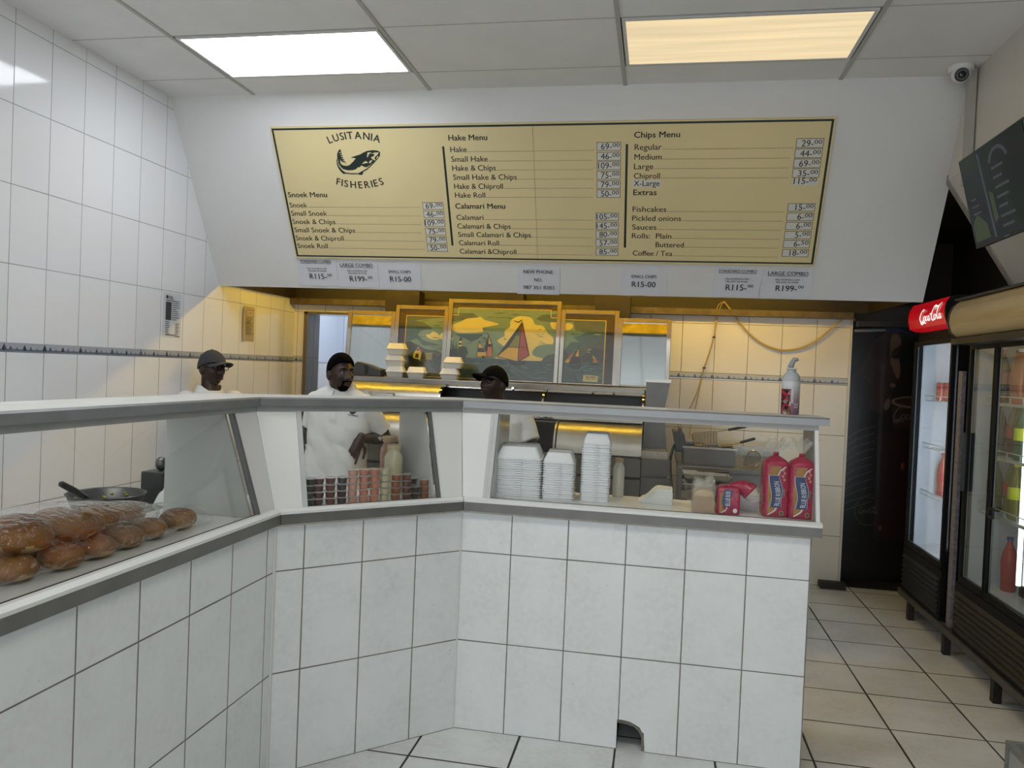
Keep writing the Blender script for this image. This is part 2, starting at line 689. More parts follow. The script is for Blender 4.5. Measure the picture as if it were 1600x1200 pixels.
DX0, DX1, DZ = -3.105, -2.25, 2.036        # doorway behind the range
mb = MB()
y0, y1 = 6.5, 6.74
mb.box(-3.233, DX0, y0, y1, 0, 1.605)
mb.box(DX1, 1.478, y0, y1, 0, 1.605)
struct('wall_back', mb, M_wallB)
mb = MB()
mb.box(-3.233, DX0, y0, y1, 1.65, DZ)
mb.box(DX1, 1.478, y0, y1, 1.65, DZ)
mb.box(-3.233, 1.478, y0, y1, DZ, 3.36)
struct('wall_back_upper', mb, M_wallBu)
struct('trim_1', MB().box(1.478, 1.494, 6.485, 6.745, .0, 2.16), P('white corner strip', '#c4c2ba', .4))
struct('baseboard_right', MB().box(1.33, 1.52, 6.40, 6.49, 0, .05), P('dark rubber skirting', '#1d1a17', .6, 0, .3, 20))
mb = MB().box(DX0 - .02, DX0 + .012, 6.47, 6.5, 0, DZ + .02).box(DX0 - .02, DX1, 6.47, 6.5, DZ - .0, DZ + .022)
struct('door_1', mb, P('brown metal door frame', '#6a5f4a', .4, .3))

# tile border with small sailing boats
def border(name, fr, length, mats):
    mb = MB()
    H = .044
    mb.add([fr(0, 0, -.01), fr(length, 0, -.01), fr(length, H, -.01), fr(0, H, -.01),
            fr(0, 0, .0015), fr(length, 0, .0015), fr(length, H, .0015), fr(0, H, .0015)],
           [(4, 5, 6, 7), (0, 1, 5, 4), (1, 2, 6, 5), (2, 3, 7, 6), (3, 0, 4, 7)], 0)
    rect(mb, fr, 0, .002, length, .013, .002, 1)
    x = .02
    k = 0
    rnd = random.Random(3)
    while x < length - .03:
        s = [1.15, .8, .5, .95, .7, .45][k % 6]
        m = 2 if k % 6 in (0, 3) else 3
        b = .010
        flat(mb, fr, [(x, b + .004), (x + .013 * s, b + .004), (x + .013 * s, b + .030 * s)], .0024, m)
        flat(mb, fr, [(x + .015 * s, b + .004), (x + .024 * s, b + .004), (x + .015 * s, b + .022 * s)], .0024, m)
        flat(mb, fr, [(x - .002, b + .003), (x + .026 * s, b + .003), (x + .02 * s, b - .002), (x + .003, b - .002)], .0024, m)
        x += .042 + .004 * rnd.random()
        k += 1
    return struct(name, mb, mats, normals=False)


bm_ = [P('border tile', '#a9adb4', .15), P('border sea', '#6d7786', .2), P('border boat dark', '#23283a', .3), P('border boat grey', '#4a5468', .3)]
border('trim_2', Frame((-3.233, 6.5, 1.602), (0, -1, 0), (0, 0, 1)) if False else Frame((-3.233, -2.5, 1.602), (0, 1, 0), (0, 0, 1)), 9.0, bm_)
border('trim_3', Frame((DX1, 6.5, 1.606), (1, 0, 0), (0, 0, 1)), 1.478 - DX1, bm_)
border('trim_4', Frame((-3.232, 6.5, 1.606), (1, 0, 0), (0, 0, 1)), DX0 + 3.21, bm_)

# ceiling of boards on a light grid, 1.2 by 0.6, with two lamps let in and two more added out of view
CZ = 3.32
mb = MB()
xs = [-3.36, -2.637, -1.457, -.262, .935, 1.70]
ys = [-2.6 + .0, -2.25, -1.65, -1.05, -.45, .15, .75, 1.35, 1.95, 2.55, 3.15, 3.752, 4.345, 4.70]
lamps = {(1, 11), (3, 11), (1, 7), (3, 7)}
for i in range(len(xs) - 1):
    for j in range(len(ys) - 1):
        if (i, j) in lamps:
            continue
        mb.box(xs[i] + .004, xs[i + 1] - .004, ys[j] + .004, ys[j + 1] - .004, CZ, CZ + .015)
struct('ceiling', mb, M_ceil)
mb = MB()
for x in xs[1:-1]:
    mb.box(x - .011, x + .011, -2.6, 4.66, CZ - .006, CZ + .03)
for y in ys[1:-1]:
    mb.box(-3.233, 1.6, y - .004, y + .004, CZ - .001, CZ + .03)
struct('ceiling_grid', mb, M_gridbar)
struct('ceiling_void', boxm(-3.38, 1.72, -2.6, 4.72, CZ + .05, CZ + .09), M_dark)

# sloping bulkhead that carries the menu: t runs down its face
BV = Vector((0, .63, -1.135)).normalized()
BN = Vector((0, -1.135, -.63)).normalized()
BO = Vector((0, 4.62, 3.32))


def bk(x, t, h=0.0):
    return BO + Vector((x, 0, 0)) + BV * t + BN * h


BT = 1.342
mb = MB().hexa([bk(-3.233, -.05, 0), bk(1.62, -.05, 0), bk(1.62, BT, 0), bk(-3.233, BT, 0),
                bk(-3.233, -.05, -.03), bk(1.62, -.05, -.03), bk(1.62, BT, -.03), bk(-3.233, BT, -.03)])
struct('bulkhead', mb, M_paint)
# its rear side is old dirty board; the hollow behind it is dark and holds the yellow tubes
mb = MB().hexa([bk(-3.23, .5, -.0305), bk(1.617, .5, -.0305), bk(1.617, BT - .002, -.0305), bk(-3.23, BT - .002, -.0305),
                bk(-3.23, .5, -.036), bk(1.617, .5, -.036), bk(1.617, BT - .002, -.036), bk(-3.23, BT - .002, -.036)])
struct('bulkhead_lining', mb, P('old yellowed board', '#d8bd74', .5, 0, .35, 11))
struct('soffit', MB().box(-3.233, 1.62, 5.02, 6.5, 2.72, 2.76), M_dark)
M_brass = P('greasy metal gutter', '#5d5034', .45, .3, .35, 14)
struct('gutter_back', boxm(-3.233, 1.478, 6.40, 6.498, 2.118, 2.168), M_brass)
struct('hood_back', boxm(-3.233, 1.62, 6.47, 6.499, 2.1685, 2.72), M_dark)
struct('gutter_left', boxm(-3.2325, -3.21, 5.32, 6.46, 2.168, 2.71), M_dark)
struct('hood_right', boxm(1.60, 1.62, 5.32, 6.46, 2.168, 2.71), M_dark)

# right wall: upright, then sloping back over the fridges
prof = [(1.6, 3.36), (1.6, 2.82), (2.035, 2.12), (2.075, 2.135), (1.645, 2.835), (1.645, 3.36)]
mb = MB().prism([(x, -2.6, z) for x, z in prof], (0, 7.48, 0))
struct('wall_right', mb, M_paintR)
mb = MB().prism([(1.595, 4.872, 2.845), (1.6, 4.872, 2.80), (2.03, 4.872, 2.108), (2.085, 4.872, 2.125), (1.66, 4.872, 2.82), (1.65, 4.872, 2.845)], (0, .035, 0))
struct('trim_5', mb, P('grey panel edge', '#8f8b84', .5, 0, .2, 20))
mb = MB().box(1.555, 1.592, 4.50, 4.545, 2.7, 3.315)
struct('trim_6', mb, P('conduit cover', '#a7a39b', .4, 0, .1, 10))
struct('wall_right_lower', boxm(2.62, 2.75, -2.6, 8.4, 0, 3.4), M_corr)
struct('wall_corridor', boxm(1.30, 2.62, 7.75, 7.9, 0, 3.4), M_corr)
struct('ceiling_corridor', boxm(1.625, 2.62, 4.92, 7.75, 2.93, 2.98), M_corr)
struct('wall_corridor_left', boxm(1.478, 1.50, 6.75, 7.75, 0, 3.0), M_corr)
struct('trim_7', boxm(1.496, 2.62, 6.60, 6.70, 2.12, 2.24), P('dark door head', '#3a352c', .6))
struct('trim_8', boxm(1.50, 2.62, 6.34, 6.42, 2.06, 2.10), M_blackm)
# shop front behind the photographer stays open to daylight, with its upper wall
struct('wall_front', boxm(-3.38, 2.75, -2.72, -2.6, 2.9, 3.45), M_paintR)

# little room seen through the doorway
mb = MB().box(-4.4, -1.4, 7.85, 7.95, 0, 2.7).box(-4.4, -3.4, 6.74, 7.95, 0, 2.7).box(-1.5, -1.4, 6.74, 7.85, 0, 2.7)
struct('wall_store', mb, tile_mat('store wall boards', (1, 0, 0), -2.85, .16, (0, 0, 1), .2, 1.4, .006, '#dfe3ea', '#a3a8b0', .3, .004, .02))
struct('ceiling_store', boxm(-4.4, -1.4, 6.74, 7.95, 2.7, 2.75), M_ceil)
area_light('store light', (-2.6, 7.3, 2.66), (0, 0, 0), .8, .3, 9, (.74, .84, 1.0))
struct('trim_9', boxm(DX0, DX0 + .006, 6.502, 6.745, 0, DZ - .001), tile_mat('jamb tiles in painted shade', (0, 1, 0), 6.5, .125, (0, 0, 1), .045, .4, .004, '#55544f', '#2a2926', .25, .004, .02))  # thin sheet over the door reveal, its shade put into the tile colour

# ---------------------------------------------------------------- lamps in the ceiling
def troffer(name, label, x0, x1, ya, yb, mat):
    t = thing(name, label, 'ceiling light', ((x0 + x1) / 2, (ya + yb) / 2, CZ - .004))
    mb = MB()
    mb.box(x0 + .006, x1 - .006, ya + .006, ya + .024, CZ - .006, CZ + .03).box(x0 + .006, x1 - .006, yb - .024, yb - .006, CZ - .006, CZ + .03)
    mb.box(x0 + .006, x0 + .024, ya + .024, yb - .024, CZ - .006, CZ + .03).box(x1 - .024, x1 - .006, ya + .024, yb - .024, CZ - .006, CZ + .03)
    part('frame', mb, P('white lamp frame', '#d8d8d6', .4), t)
    part('diffuser', MB().box(x0 + .024, x1 - .024, ya + .024, yb - .024, CZ - .003, CZ + .004), mat, t)
    part('lamp_housing', MB().box(x0 + .02, x1 - .02, ya + .02, yb - .02, CZ + .008, CZ + .045), P('lamp housing', '#b0b0b0', .5), t)


mcool = E('cool lamp diffuser', '#f2f7ff', 8.0)
mwarm = E('warm lamp diffuser', '#ffe6b8', 0.6)
_t = NT(mwarm)
_b = mwarm.node_tree.nodes['Principled BSDF']
_s = _t.node('ShaderNodeVectorMath', operation='MULTIPLY')      # the old tubes show as soft streaks in the diffuser
_t.l.new(_t.coord(), _s.inputs[0])
_s.inputs[1].default_value = (.5, 9, 1)
_t.l.new(_t.math('MULTIPLY_ADD', _t.noise(_s.outputs[0], 1.6, 2), .44, .44), _b.inputs['Emission Strength'])
troffer('ceiling_light', 'bright cool white rectangular ceiling light on the left', xs[1] + .012, xs[2] - .012, 3.762, 4.338, mcool)
troffer('ceiling_light', 'dim yellowish rectangular ceiling light on the right', xs[3] + .012, xs[4] - .012, 3.762, 4.338, mwarm)

mfill_l = E('cool lamp diffuser of the front row', '#f4f6f4', 11.0)  # unseen front lamps, added to light the counter from above
mfill_r = E('cool lamp diffuser of the front row, older', '#f6f4ec', 8.0)
troffer('ceiling_light', 'added unseen cool white ceiling light nearer the shop front, left row', xs[1] + .012, xs[2] - .012, 1.362, 1.938, mfill_l)
troffer('ceiling_light', 'added unseen cool white ceiling light nearer the shop front, right row', xs[3] + .012, xs[4] - .012, 1.362, 1.938, mfill_r)

m_yel = E('yellow tube glow', (1.0, .63, .055), 62.0)
for k, (xa, xb) in enumerate([(-3.05, -1.32), (-1.16, .10), (.22, 1.12)]):
    t = thing('tube_light', ['yellow tube lamp hidden behind the bulkhead lip beside the tiled left wall',
                             'yellow tube lamp hidden behind the bulkhead lip above the boat mural',
                             'yellow tube lamp hidden behind the bulkhead lip above the fryer'][k], 'lamp', ((xa + xb) / 2, 5.75, 2.718))
    part('lamp_housing', MB().box(xa - .03, xb + .03, 5.72, 5.78, 2.46, 2.49).box(xa + .2, xa + .21, 5.74, 5.76, 2.49, 2.719).box(xb - .21, xb - .2, 5.74, 5.76, 2.49, 2.719), P('lamp housing', '#b0b0b0', .5), t)
    part('tube', MB().tube([(xa, 5.75, 2.435), (xb, 5.75, 2.435)], .011, 10), m_yel, t, smooth=60)
    part('socket', MB().box(xa - .02, xa, 5.738, 5.762, 2.42, 2.4595), M_white, t)
    part('socket', MB().box(xb, xb + .02, 5.738, 5.762, 2.42, 2.4595), M_white, t)

# ---------------------------------------------------------------- counter
R2 = sqrt(.5)
LB = .8365
SEG = {'A': (Vector((-1.42, 2.76, 0)), Vector((0, -1, 0)), Vector((-1, 0, 0))),
       'B': (Vector((-1.42, 2.76, 0)), Vector((R2, R2, 0)), Vector((-R2, R2, 0))),
       'C': (Vector((-.828, 3.352, 0)), Vector((1, 0, 0)), Vector((0, 1, 0)))}


def sp(seg, s, d, z):
    o, a, i = SEG[seg]
    return o + a * s + i * d + Vector((0, 0, z))


def s_at(seg, end, d, val):
    if val != 'm':
        return val
    if seg == 'A':
        return -.4142 * d
    if seg == 'B':
        return -.4142 * d if end == 0 else LB + .4142 * d
    return -.4142 * d


def slab(mb, seg, prof, e0='m', e1='m', mi=0, gap=0.0):
    """profile of (depth, z) swept along one side of the counter, mitred at the corners"""
    a = [sp(seg, s_at(seg, 0, d, e0) + (gap if e0 == 'm' else 0), d, z) for d, z in prof]
    b = [sp(seg, s_at(seg, 1, d, e1) - (gap if e1 == 'm' else 0), d, z) for d, z in prof]
    return mb.rings([a, b], True, mi)


def rp(d0, d1, z0, z1):
    return [(d0, z0), (d1, z0), (d1, z1), (d0, z1)]


AE, CE = 3.6, 1.484       # far ends of the left and right sides
counter = thing('serving_counter', 'white tiled shop counter bending round the customer side, with metal edged worktop', 'counter', (-1.0, 2.9, 0))
part('tiled_front', slab(MB(), 'A', rp(0, .1, 0, .992), 'm', AE), M_baseA, counter)
part('tiled_front', slab(MB(), 'B', rp(0, .1, 0, .992)), M_baseB, counter)
# right side has a tile broken away at the floor
hx0, hx1 = -.104, .018
pts = [(-.828, .992), (-.828, 0), (hx0, 0), (hx0, .128), (-.085, .129), (-.05, .125), (-.02, .112), (-.006, .104), (.004, .086), (.012, .082), (.014, .05), (hx1, 0), (.655, 0), (.655, .992)]
part('tiled_front', MB().prism([(x, 3.352, z) for x, z in pts], (0, .1, 0)), M_baseC, counter)
mb = MB().box(.56, .6545, 3.4525, 3.80, 0, .992)
part('end_panel', mb, P('white painted end panel', '#c3c4c2', .5, 0, .1, 6), counter)
part('rear_panel', slab(slab(slab(MB(), 'A', rp(.38, .40, 0, .98), 'm', AE), 'B', rp(.38, .40, 0, .98)), 'C', rp(.38, .40, 0, .98), 'm', 1.38), P('white rear panel', '#b9bab8', .5), counter)
part('broken_edge', MB().prism([(hx0 + .001, 3.36, .131), (-.085, 3.36, .13), (-.05, 3.36, .126), (-.02, 3.36, .113), (-.004, 3.36, .104), (.006, 3.36, .086), (.014, 3.36, .08), (.016, 3.36, 0),
                                (.004, 3.36, 0), (.002, 3.36, .06), (-.012, 3.36, .085), (-.03, 3.36, .10), (-.06, 3.36, .108), (hx0 + .001, 3.36, .112)], (0, .07, 0)), P('raw mortar', '#77736a', .8, 0, .3, 40, .5, 60), counter,
     label='rough broken mortar edge')
part('worktop', slab(slab(slab(MB(), 'A', rp(-.012, .42, .9925, 1.03), 'm', AE), 'B', rp(-.012, .42, .9925, 1.03)), 'C', rp(-.012, .42, .9925, 1.03), 'm', CE + .03), M_white, counter)
for sg, e1 in (('A', AE), ('B', 'm'), ('C', CE + .034)):
    part('edge_trim', slab(MB(), sg, rp(-.028, -.0125, .985, 1.023), 'm', e1, gap=.0015), M_alud, counter, label='grey metal edge strip')
    part('sill', slab(MB(), sg, [(-.026, 1.0235), (.012, 1.0305), (.012, 1.042), (-.006, 1.042), (-.026, 1.034)], 'm', e1, gap=.001), M_white, counter)
    part('sealant', slab(MB(), sg, [(-.004, .978), (-.001, .972), (.0, .985), (-.012, .985)], 'm', e1 if sg != 'C' else 1.48), M_caulk, counter)
part('corner_strip', MB().tube([(-1.4185, 2.7585, .002), (-1.4185, 2.7585, .985)], .007, 8), P('white corner bead', '#cfd0ce', .4), counter)
part('corner_strip', MB().tube([(-.829, 3.351, .002), (-.829, 3.351, .985)], .004, 8), P('white corner bead', '#cfd0ce', .4), counter)

# glass cases standing on the counter
M_div = P('grey painted divider', '#b7bab5', .16, 0, .05, 3)


def dz(z):          # depth of the sloping front at height z
    return .008 + (z - 1.042) / (1.412 - 1.042) * .118


def sheet(seg, s0, s1, th, off=0.0, z0=1.042, z1=1.412, m0=False, m1=False):
    """a board in the plane of the sloping front"""
    mb = MB()
    a, b = [], []
    for d_, z in ((dz(z0) + off, z0), (dz(z0) + off + th, z0), (dz(z1) + off + th, z1), (dz(z1) + off, z1)):
        a.append(sp(seg, (s_at(seg, 0, d_, 'm') + .001) if m0 else s0, d_, z))
        b.append(sp(seg, (s_at(seg, 1, d_, 'm') - .001) if m1 else s1, d_, z))
    return mb.rings([a, b], True)


def divider(seg, s, th=.012, back=.385):
    p = [(dz(1.036) + .022, 1.0315), (back, 1.0315), (back, 1.41), (dz(1.41) + .022, 1.41)]
    return MB().rings([[sp(seg, s, d, z) for d, z in p], [sp(seg, s + th, d, z) for d, z in p]], True)


M_strip = P('pale glazing strip', '#bcbebd', .4, .1, .05, 10)
M_stripd = P('grey glazing strip', '#6d6f6f', .45, .3, .1, 10)


def case(label, seg, e0, e1, glass, boards, divs, posts=()):
    m = (glass[0] + glass[1]) / 2
    t = thing('display_case', label, 'display case', sp(seg, m if seg != 'A' else .8, .2, 1.03))
    part('top_shelf', slab(MB(), seg, rp(.122, .398, 1.437, 1.4665), e0, e1, gap=.0006), M_cream, t, label='dirty white shelf top')
    part('shelf_edge', slab(MB(), seg, [(.105, 1.434), (.1215, 1.434), (.1215, 1.468), (.111, 1.468), (.105, 1.462)], e0, e1, gap=.0008), M_alu, t, label='grey metal shelf edge')
    part('shelf_rail', slab(MB(), seg, rp(.122, .150, 1.411, 1.4365), e0, e1 if e1 == 'm' else e1 - .04, gap=.001), P('grey shelf rail', '#9a9b97', .4, .2, .1, 8), t)
    part('rear_rail', slab(MB(), seg, rp(.37, .395, 1.411, 1.4365), e0, e1 if e1 == 'm' else e1 - .04, gap=.001), P('grey shelf rail', '#9a9b97', .4, .2, .1, 8), t)
    part('glass_pane', sheet(seg, glass[0], glass[1], .004, .006), M_glass, t, label='sloping clear glass pane')
    part('glass_gasket', slab(MB(), seg, rp(.0125, .0165, 1.031, 1.0435), glass[0], glass[1]), M_black, t, label='thin black gasket line')
    for (s0, s1, m0, m1) in boards:
        part('corner_board', sheet(seg, s0, s1, .012, 0, m0=m0, m1=m1), P('white corner board', '#dfe0de', .3, 0, .02, 4), t, label='white board')
    for s0, s1 in posts:
        part('glass_strip', sheet(seg, s0, s1, .018, -.004), M_strip if (seg == 'C' or (seg == 'B' and s0 < .3)) else M_stripd, t, label='metal glazing strip')
    for s in divs:
        part('divider', divider(seg, s), M_div, t, label='grey glossy divider panel')
    return t


case('left glass case on the counter holding the bagged rolls', 'A', 'm', AE, (.128, AE - .02),
     [(0, .110, True, False)], [.128], [(.1105, .128)])
case('middle glass case on the counter holding the sauce tubs', 'B', 'm', 'm', (.128, LB - .124),
     [(0, .108, True, False), (LB - .108, 0, False, True)], [LB - .136], [(.1085, .128), (LB - .124, LB - .1145), (LB - .114, LB - .1085)])
case('right glass case on the counter holding foam boxes and bread', 'C', 'm', CE + .068, (.122, CE + .012),
     [(0, .088, True, False)], [.114, CE + .014], [(.0885, .104), (.1045, .122)])
part('end_post', sheet('C', CE + .0125, CE + .028, .022, -.004), P('white end post', '#d8d9d7', .35), bpy.data.objects['display_case.002'])
# ---------------------------------------------------------------- menu board on the bulkhead
MF = Frame(bk(0, 0, 0), (1, 0, 0), -BV)          # write at (x, -t)
M_board = P('pale gold sign board', '#d3c393', .42, 0, .05, 1.2)
M_green = P('very dark green sign paint', '#10211d', .5)
M_paper = P('white paper', '#cfd0d6', .7, 0, .03, 6)
M_tag = P('white price sticker', '#cbc9c2', .6)
board = thing('menu_board', 'wide gold menu board with dark green border and fish emblem on the white bulkhead', 'sign', bk(-.81, .65, .0))
def bslab(x0, x1, t0, t1, h0, h1):
    return MB().hexa([bk(x0, t0, h0), bk(x1, t0, h0), bk(x1, t1, h0), bk(x0, t1, h0), bk(x0, t0, h1), bk(x1, t0, h1), bk(x1, t1, h1), bk(x0, t1, h1)])


X0, X1, T0, T1 = -2.563, .940, .204, 1.108
part('panel', bslab(X0, -.8215, T0, T1, .001, .012).join(bslab(-.8195, X1, T0, T1, .001, .012)), M_board, board)
mb = MB()
for a in ((X0 + .008, X1 - .010, T0 + .010, T0 + .022), (X0 + .008, X1 - .010, T1 - .022, T1 - .012)):
    mb.join(bslab(*a, .0118, .0126))
mb.join(bslab(X0 + .008, X0 + .021, T0 + .022, T1 - .022, .0118, .0126)).join(bslab(X1 - .023, X1 - .010, T0 + .022, T1 - .022, .0118, .0126))
part('border', mb, M_green, board, label='dark green border line')
for x, w in ((-1.402, .014), (-.244, .014)):
    part('column_bar', bslab(x - w / 2, x + w / 2, .342, 1.001, .0118, .0126), M_green, board, label='dark green upright bar')
H = .0128
ROWS = [
    ('Snoek', -2.532, .741, -2.4, -1.598, '69-'), ('Small Snoek', -2.533, .799, -2.265, -1.605, '46-'), ('Snoek & Chips', -2.535, .858, -2.216, -1.609, '109-'),
    ('Small Snoek & Chips', -2.533, .917, -2.081, -1.609, '75-'), ('Snoek & Chiproll', -2.535, .976, -2.175, -1.602, '79-'), ('Snoek Roll', -2.534, 1.033, -2.303, -1.592, '50-'),
    ('Hake', -1.357, .379, -1.246, -.451, '69-'), ('Small Hake', -1.356, .439, -1.114, -.451, '46-'), ('Hake & Chips', -1.355, .496, -1.065, -.451, '109-'),
    ('Small Hake & Chips', -1.354, .555, -.932, -.451, '75-'), ('Hake & Chiproll', -1.353, .614, -1.026, -.451, '79-'), ('Hake Roll', -1.353, .672, -1.147, -.451, '50-'),
    ('Calamari', -1.356, .821, -1.169, -.451, '105-'), ('Calamari & Chips', -1.356, .881, -.989, -.451, '145-'), ('Small Calamari & Chips', -1.355, .939, -.856, -.452, '80-'),
    ('Calamari Roll', -1.355, .997, -1.075, -.452, '57-'), ('Calamari &Chiproll', -1.355, 1.057, -.961, -.452, '85-'),
    ('Regular', -.197, .377, -.031, .717, '29-'), ('Medium', -.197, .436, -.029, .717, '44-'), ('Large', -.198, .494, -.077, .715, '69-'), ('Chiproll', -.197, .552, -.035, .716, '35-'),
    ('X-Large', -.197, .598, -.035, None, '115-'), ('Fishcakes', -.2, .762, .013, .716, '15-'), ('Pickled onions', -.201, .821, .107, .714, '6-'), ('Sauces', -.2, .879, -.043, .715, '6-'),
    ('Rolls:  Plain', -.2, .937, .052, .716, '5-'), ('Buttered', -.048, .995, .133, .715, '6-'), ('Coffee / Tea', -.192, 1.054, .064, .714, '18-')]
SECT = [('snoek', ROWS[:6], -1.582, -1.439), ('hake', ROWS[6:12], -.427, -.279), ('calamari', ROWS[12:17], -.433, -.287), ('chips', ROWS[17:22], .737, .891), ('extras', ROWS[22:], .736, .894)]
HEADS = {'snoek': ('Snoek Menu', -2.528, .669, .281), 'hake': ('Hake Menu', -1.362, .306, .250), 'calamari': ('Calamari Menu', -1.357, .745, .334), 'chips': ('Chips Menu', -.201, .304, .270), 'extras': ('Extras', -.198, .655, .143)}
mb = MB()
if True:
    mb.join(bslab(-.207, -.030, .560, .606, .0118, .0126))
    part('name_sticker', mb, M_tag, board, label='white sticker')
for nm, rows, px0, px1 in SECT:
    mb = MB()
    h_ = HEADS[nm]
    write(mb, MF, h_[0], h_[1], -h_[2], .050, width=h_[3], bold=True, h=H)
    for (s, x, t, xe, de, pr) in rows:
        write(mb, MF, s, x, -t, .050, width=xe - x - .004, h=H + .0004)
        if de:
            q = xe + .004
            while q < de:
                rect(mb, MF, q, -t, q + .0042, -t + .0045, H)
                q += .0118
    part('lettering', mb, M_ink, board, normals=False)
    for (s, x, t, xe, de, pr) in rows:
        tp, bt = t - .037, t + .012
        if nm in ('extras',):
            tp, bt = t - .056, t - .006
        elif nm == 'chips':
            tp, bt = t - .056, t - .002
        elif nm == 'hake' or nm == 'calamari':
            tp, bt = t - .051, t + .0005
        if pr == '115-':
            tg = part('price_tag', bslab(px0 + .004, px1, tp + .013, bt + .002, .0118, .0126), M_tag, board)
        else:
            mbx = bslab(px0, px1, tp, bt, .0118, .0124)
            tg = part('price_tag', mbx.join(bslab(px0 + .003, px1 - .003, tp + .003, bt - .003, .0118, .0127), mi=1), [M_ink, M_tag], board)
        mb = MB()
        write(mb, MF, pr, px1 - .056, -bt + .008, .053, h=H, align='R')
        write(mb, MF, '50' if s == 'Buttered' else '00', px1 - .052, -bt + .022, .034, h=H, width=.043)
        part('lettering', mb, M_ink, tg, normals=False)
# name in two arcs round a leaping fish
mb = MB()
def arc(s, cx, cy, r, a0, a1, size, up=True):
    vs = [glyphs(c, True) for c in s]
    ws = [g[3] - g[2] + .07 for g in vs]
    tot = sum(ws)
    acc = 0
    for c, g, w in zip(s, vs, ws):
        f = (acc + w / 2) / tot
        a = a0 + (a1 - a0) * f
        acc += w
        x, y = cx + r * cos(a), cy + r * sin(a)
        write(mb, MF, c, x, y, size, bold=True, align='C', rot=a - pi / 2 if up else a + pi / 2, h=H)


arc('LUSITANIA', -1.994, -.287 - .54, .54, pi / 2 + .335, pi / 2 - .335, .066)
part('shop_name', mb, M_ink, board, normals=False)
mb = MB()
arc('FISHERIES', -1.998, -.609 + .54, .54, -pi / 2 - .332, -pi / 2 + .332, .066, False)
part('shop_name', mb, M_ink, board, normals=False)


def EM(px, py):
    u, v = px / 1440, py / 1200
    x = (-2.22 * (1 - u) - 1.699 * u) * (1 - v) + (-2.298 * (1 - u) - 1.754 * u) * v
    t = (.218 * (1 - u) + .226 * u) * (1 - v) + (.637 * (1 - u) + .638 * u) * v
    return (x, -t)


mb = MB()
outline = [(400, 372), (360, 410), (338, 470), (342, 540), (326, 590), (332, 650), (360, 730), (410, 800), (455, 842), (520, 838), (620, 850), (735, 846), (770, 862), (815, 860), (835, 800), (900, 765),
           (980, 690), (1040, 625), (1100, 560), (1140, 500), (1143, 430), (1100, 405), (1010, 395), (900, 410), (830, 440), (770, 475), (690, 500), (590, 532), (690, 548), (640, 610), (575, 672),
           (510, 690), (440, 660), (400, 600), (395, 570), (430, 610), (515, 652), (460, 560), (420, 450)]
flat(mb, MF, [EM(*p) for p in outline], H)
part('fish_emblem', mb, M_green, board, normals=False)
mb = MB()
belly = [(352, 550), (362, 640), (400, 700), (450, 750), (540, 775), (640, 770), (700, 750), (725, 720), (760, 715), (800, 680), (830, 700), (890, 718), (960, 672), (1000, 640), (900, 735), (830, 775), (740, 826), (600, 826), (500, 812), (440, 772), (380, 700), (345, 620)]
flat(mb, MF, [EM(*p) for p in belly], H + .0006)
flat(mb, MF, [EM(*p) for p in [(910, 440), (960, 436), (1000, 455), (1040, 440), (1120, 436), (1095, 480), (1050, 520), (1040, 560), (1070, 575), (1040, 585), (985, 555), (975, 530), (1030, 500), (1040, 470), (960, 450), (930, 480), (915, 530), (900, 515)]], H + .0006)
flat(mb, MF, [EM(*p) for p in [(805, 655), (850, 610), (880, 600), (925, 630), (860, 640)]], H + .0006)
flat(mb, MF, [EM(*p) for p in [(935, 630), (960, 590), (1000, 580), (985, 610), (960, 640)]], H + .0006)
flat(mb, MF, [EM(*p) for p in [(1100, 500), (1115, 512), (1085, 560), (1070, 552)]], H + .0006)
for q in range(6):
    cx, cy = 372 + q * 18, 430 + q * 38
    flat(mb, MF, [EM(cx, cy), EM(cx + 30, cy + 6), EM(cx + 42, cy + 22), EM(cx + 8, cy + 14)], H + .0006)
flat(mb, MF, [EM(*p) for p in [(392, 600), (430, 640), (500, 668), (560, 680), (520, 690), (450, 678), (410, 650)]], H + .0006)
part('fish_highlights', mb, M_board, board, normals=False, label='pale gold markings of the fish')

# ---------------------------------------------------------------- paper notes under the board
def note(label, x0, x1, t0, t1, lines, shade=None):
    t = thing('paper_notice', label, 'notice', bk((x0 + x1) / 2, (t0 + t1) / 2, .001))
    w = x1 - x0
    n = 8
    mb = MB()
    top, bot = [], []
    for i in range(n + 1):
        f = i / n
        hh = .0025 + .003 * sin(f * 5 + x0 * 9) ** 2
        top.append(bk(x0 + w * f, t0, .0015))
        bot.append(bk(x0 + w * f - .010, t1, hh))
    mb.add(top + bot, [(i, i + 1, n + 2 + i, n + 1 + i) for i in range(n)])
    part('sheet', mb, M_paper, t, normals=False, smooth=True)
    mb = MB()
    cx = (x0 + x1) / 2 - .004
    for (s, dt, size, wd, ul) in lines:
        write(mb, MF, s, cx, -(t0 + dt), size, width=wd, align='C', h=.0075)
        if ul:
            rect(mb, MF, cx - wd / 2, -(t0 + dt) - .007, cx + wd / 2, -(t0 + dt) - .0045, .0075)
    part('lettering', mb, M_ink, t, normals=False)
    return t


def combo(big):
    r = [('LARGE COMBO' if big else 'STANDARD COMBO', .040 if big else .026, .036 if big else .027, .245 if big else .235, True),
         ('300g CALAMARI & CHIPS' if big else '150g CALAMARI & CHIPS', .076, .0155, .15, False), ('250g HAKE OR SNOEK' if big else '150g HAKE OR SNOEK', .094, .0155, .14, False),
         ('R199-' if big else 'R115-', .150, .058, .13, False)]
    return r


def combo_note(label, x0, x1, t0, t1, big):
    t = note(label, x0, x1, t0, t1, combo(big))
    mb = MB()
    write(mb, MF, '00', (x0 + x1) / 2 + .068, -(t0 + .128), .028, width=.034, h=.0075)
    part('small_zeros', mb, M_ink, t, normals=False)


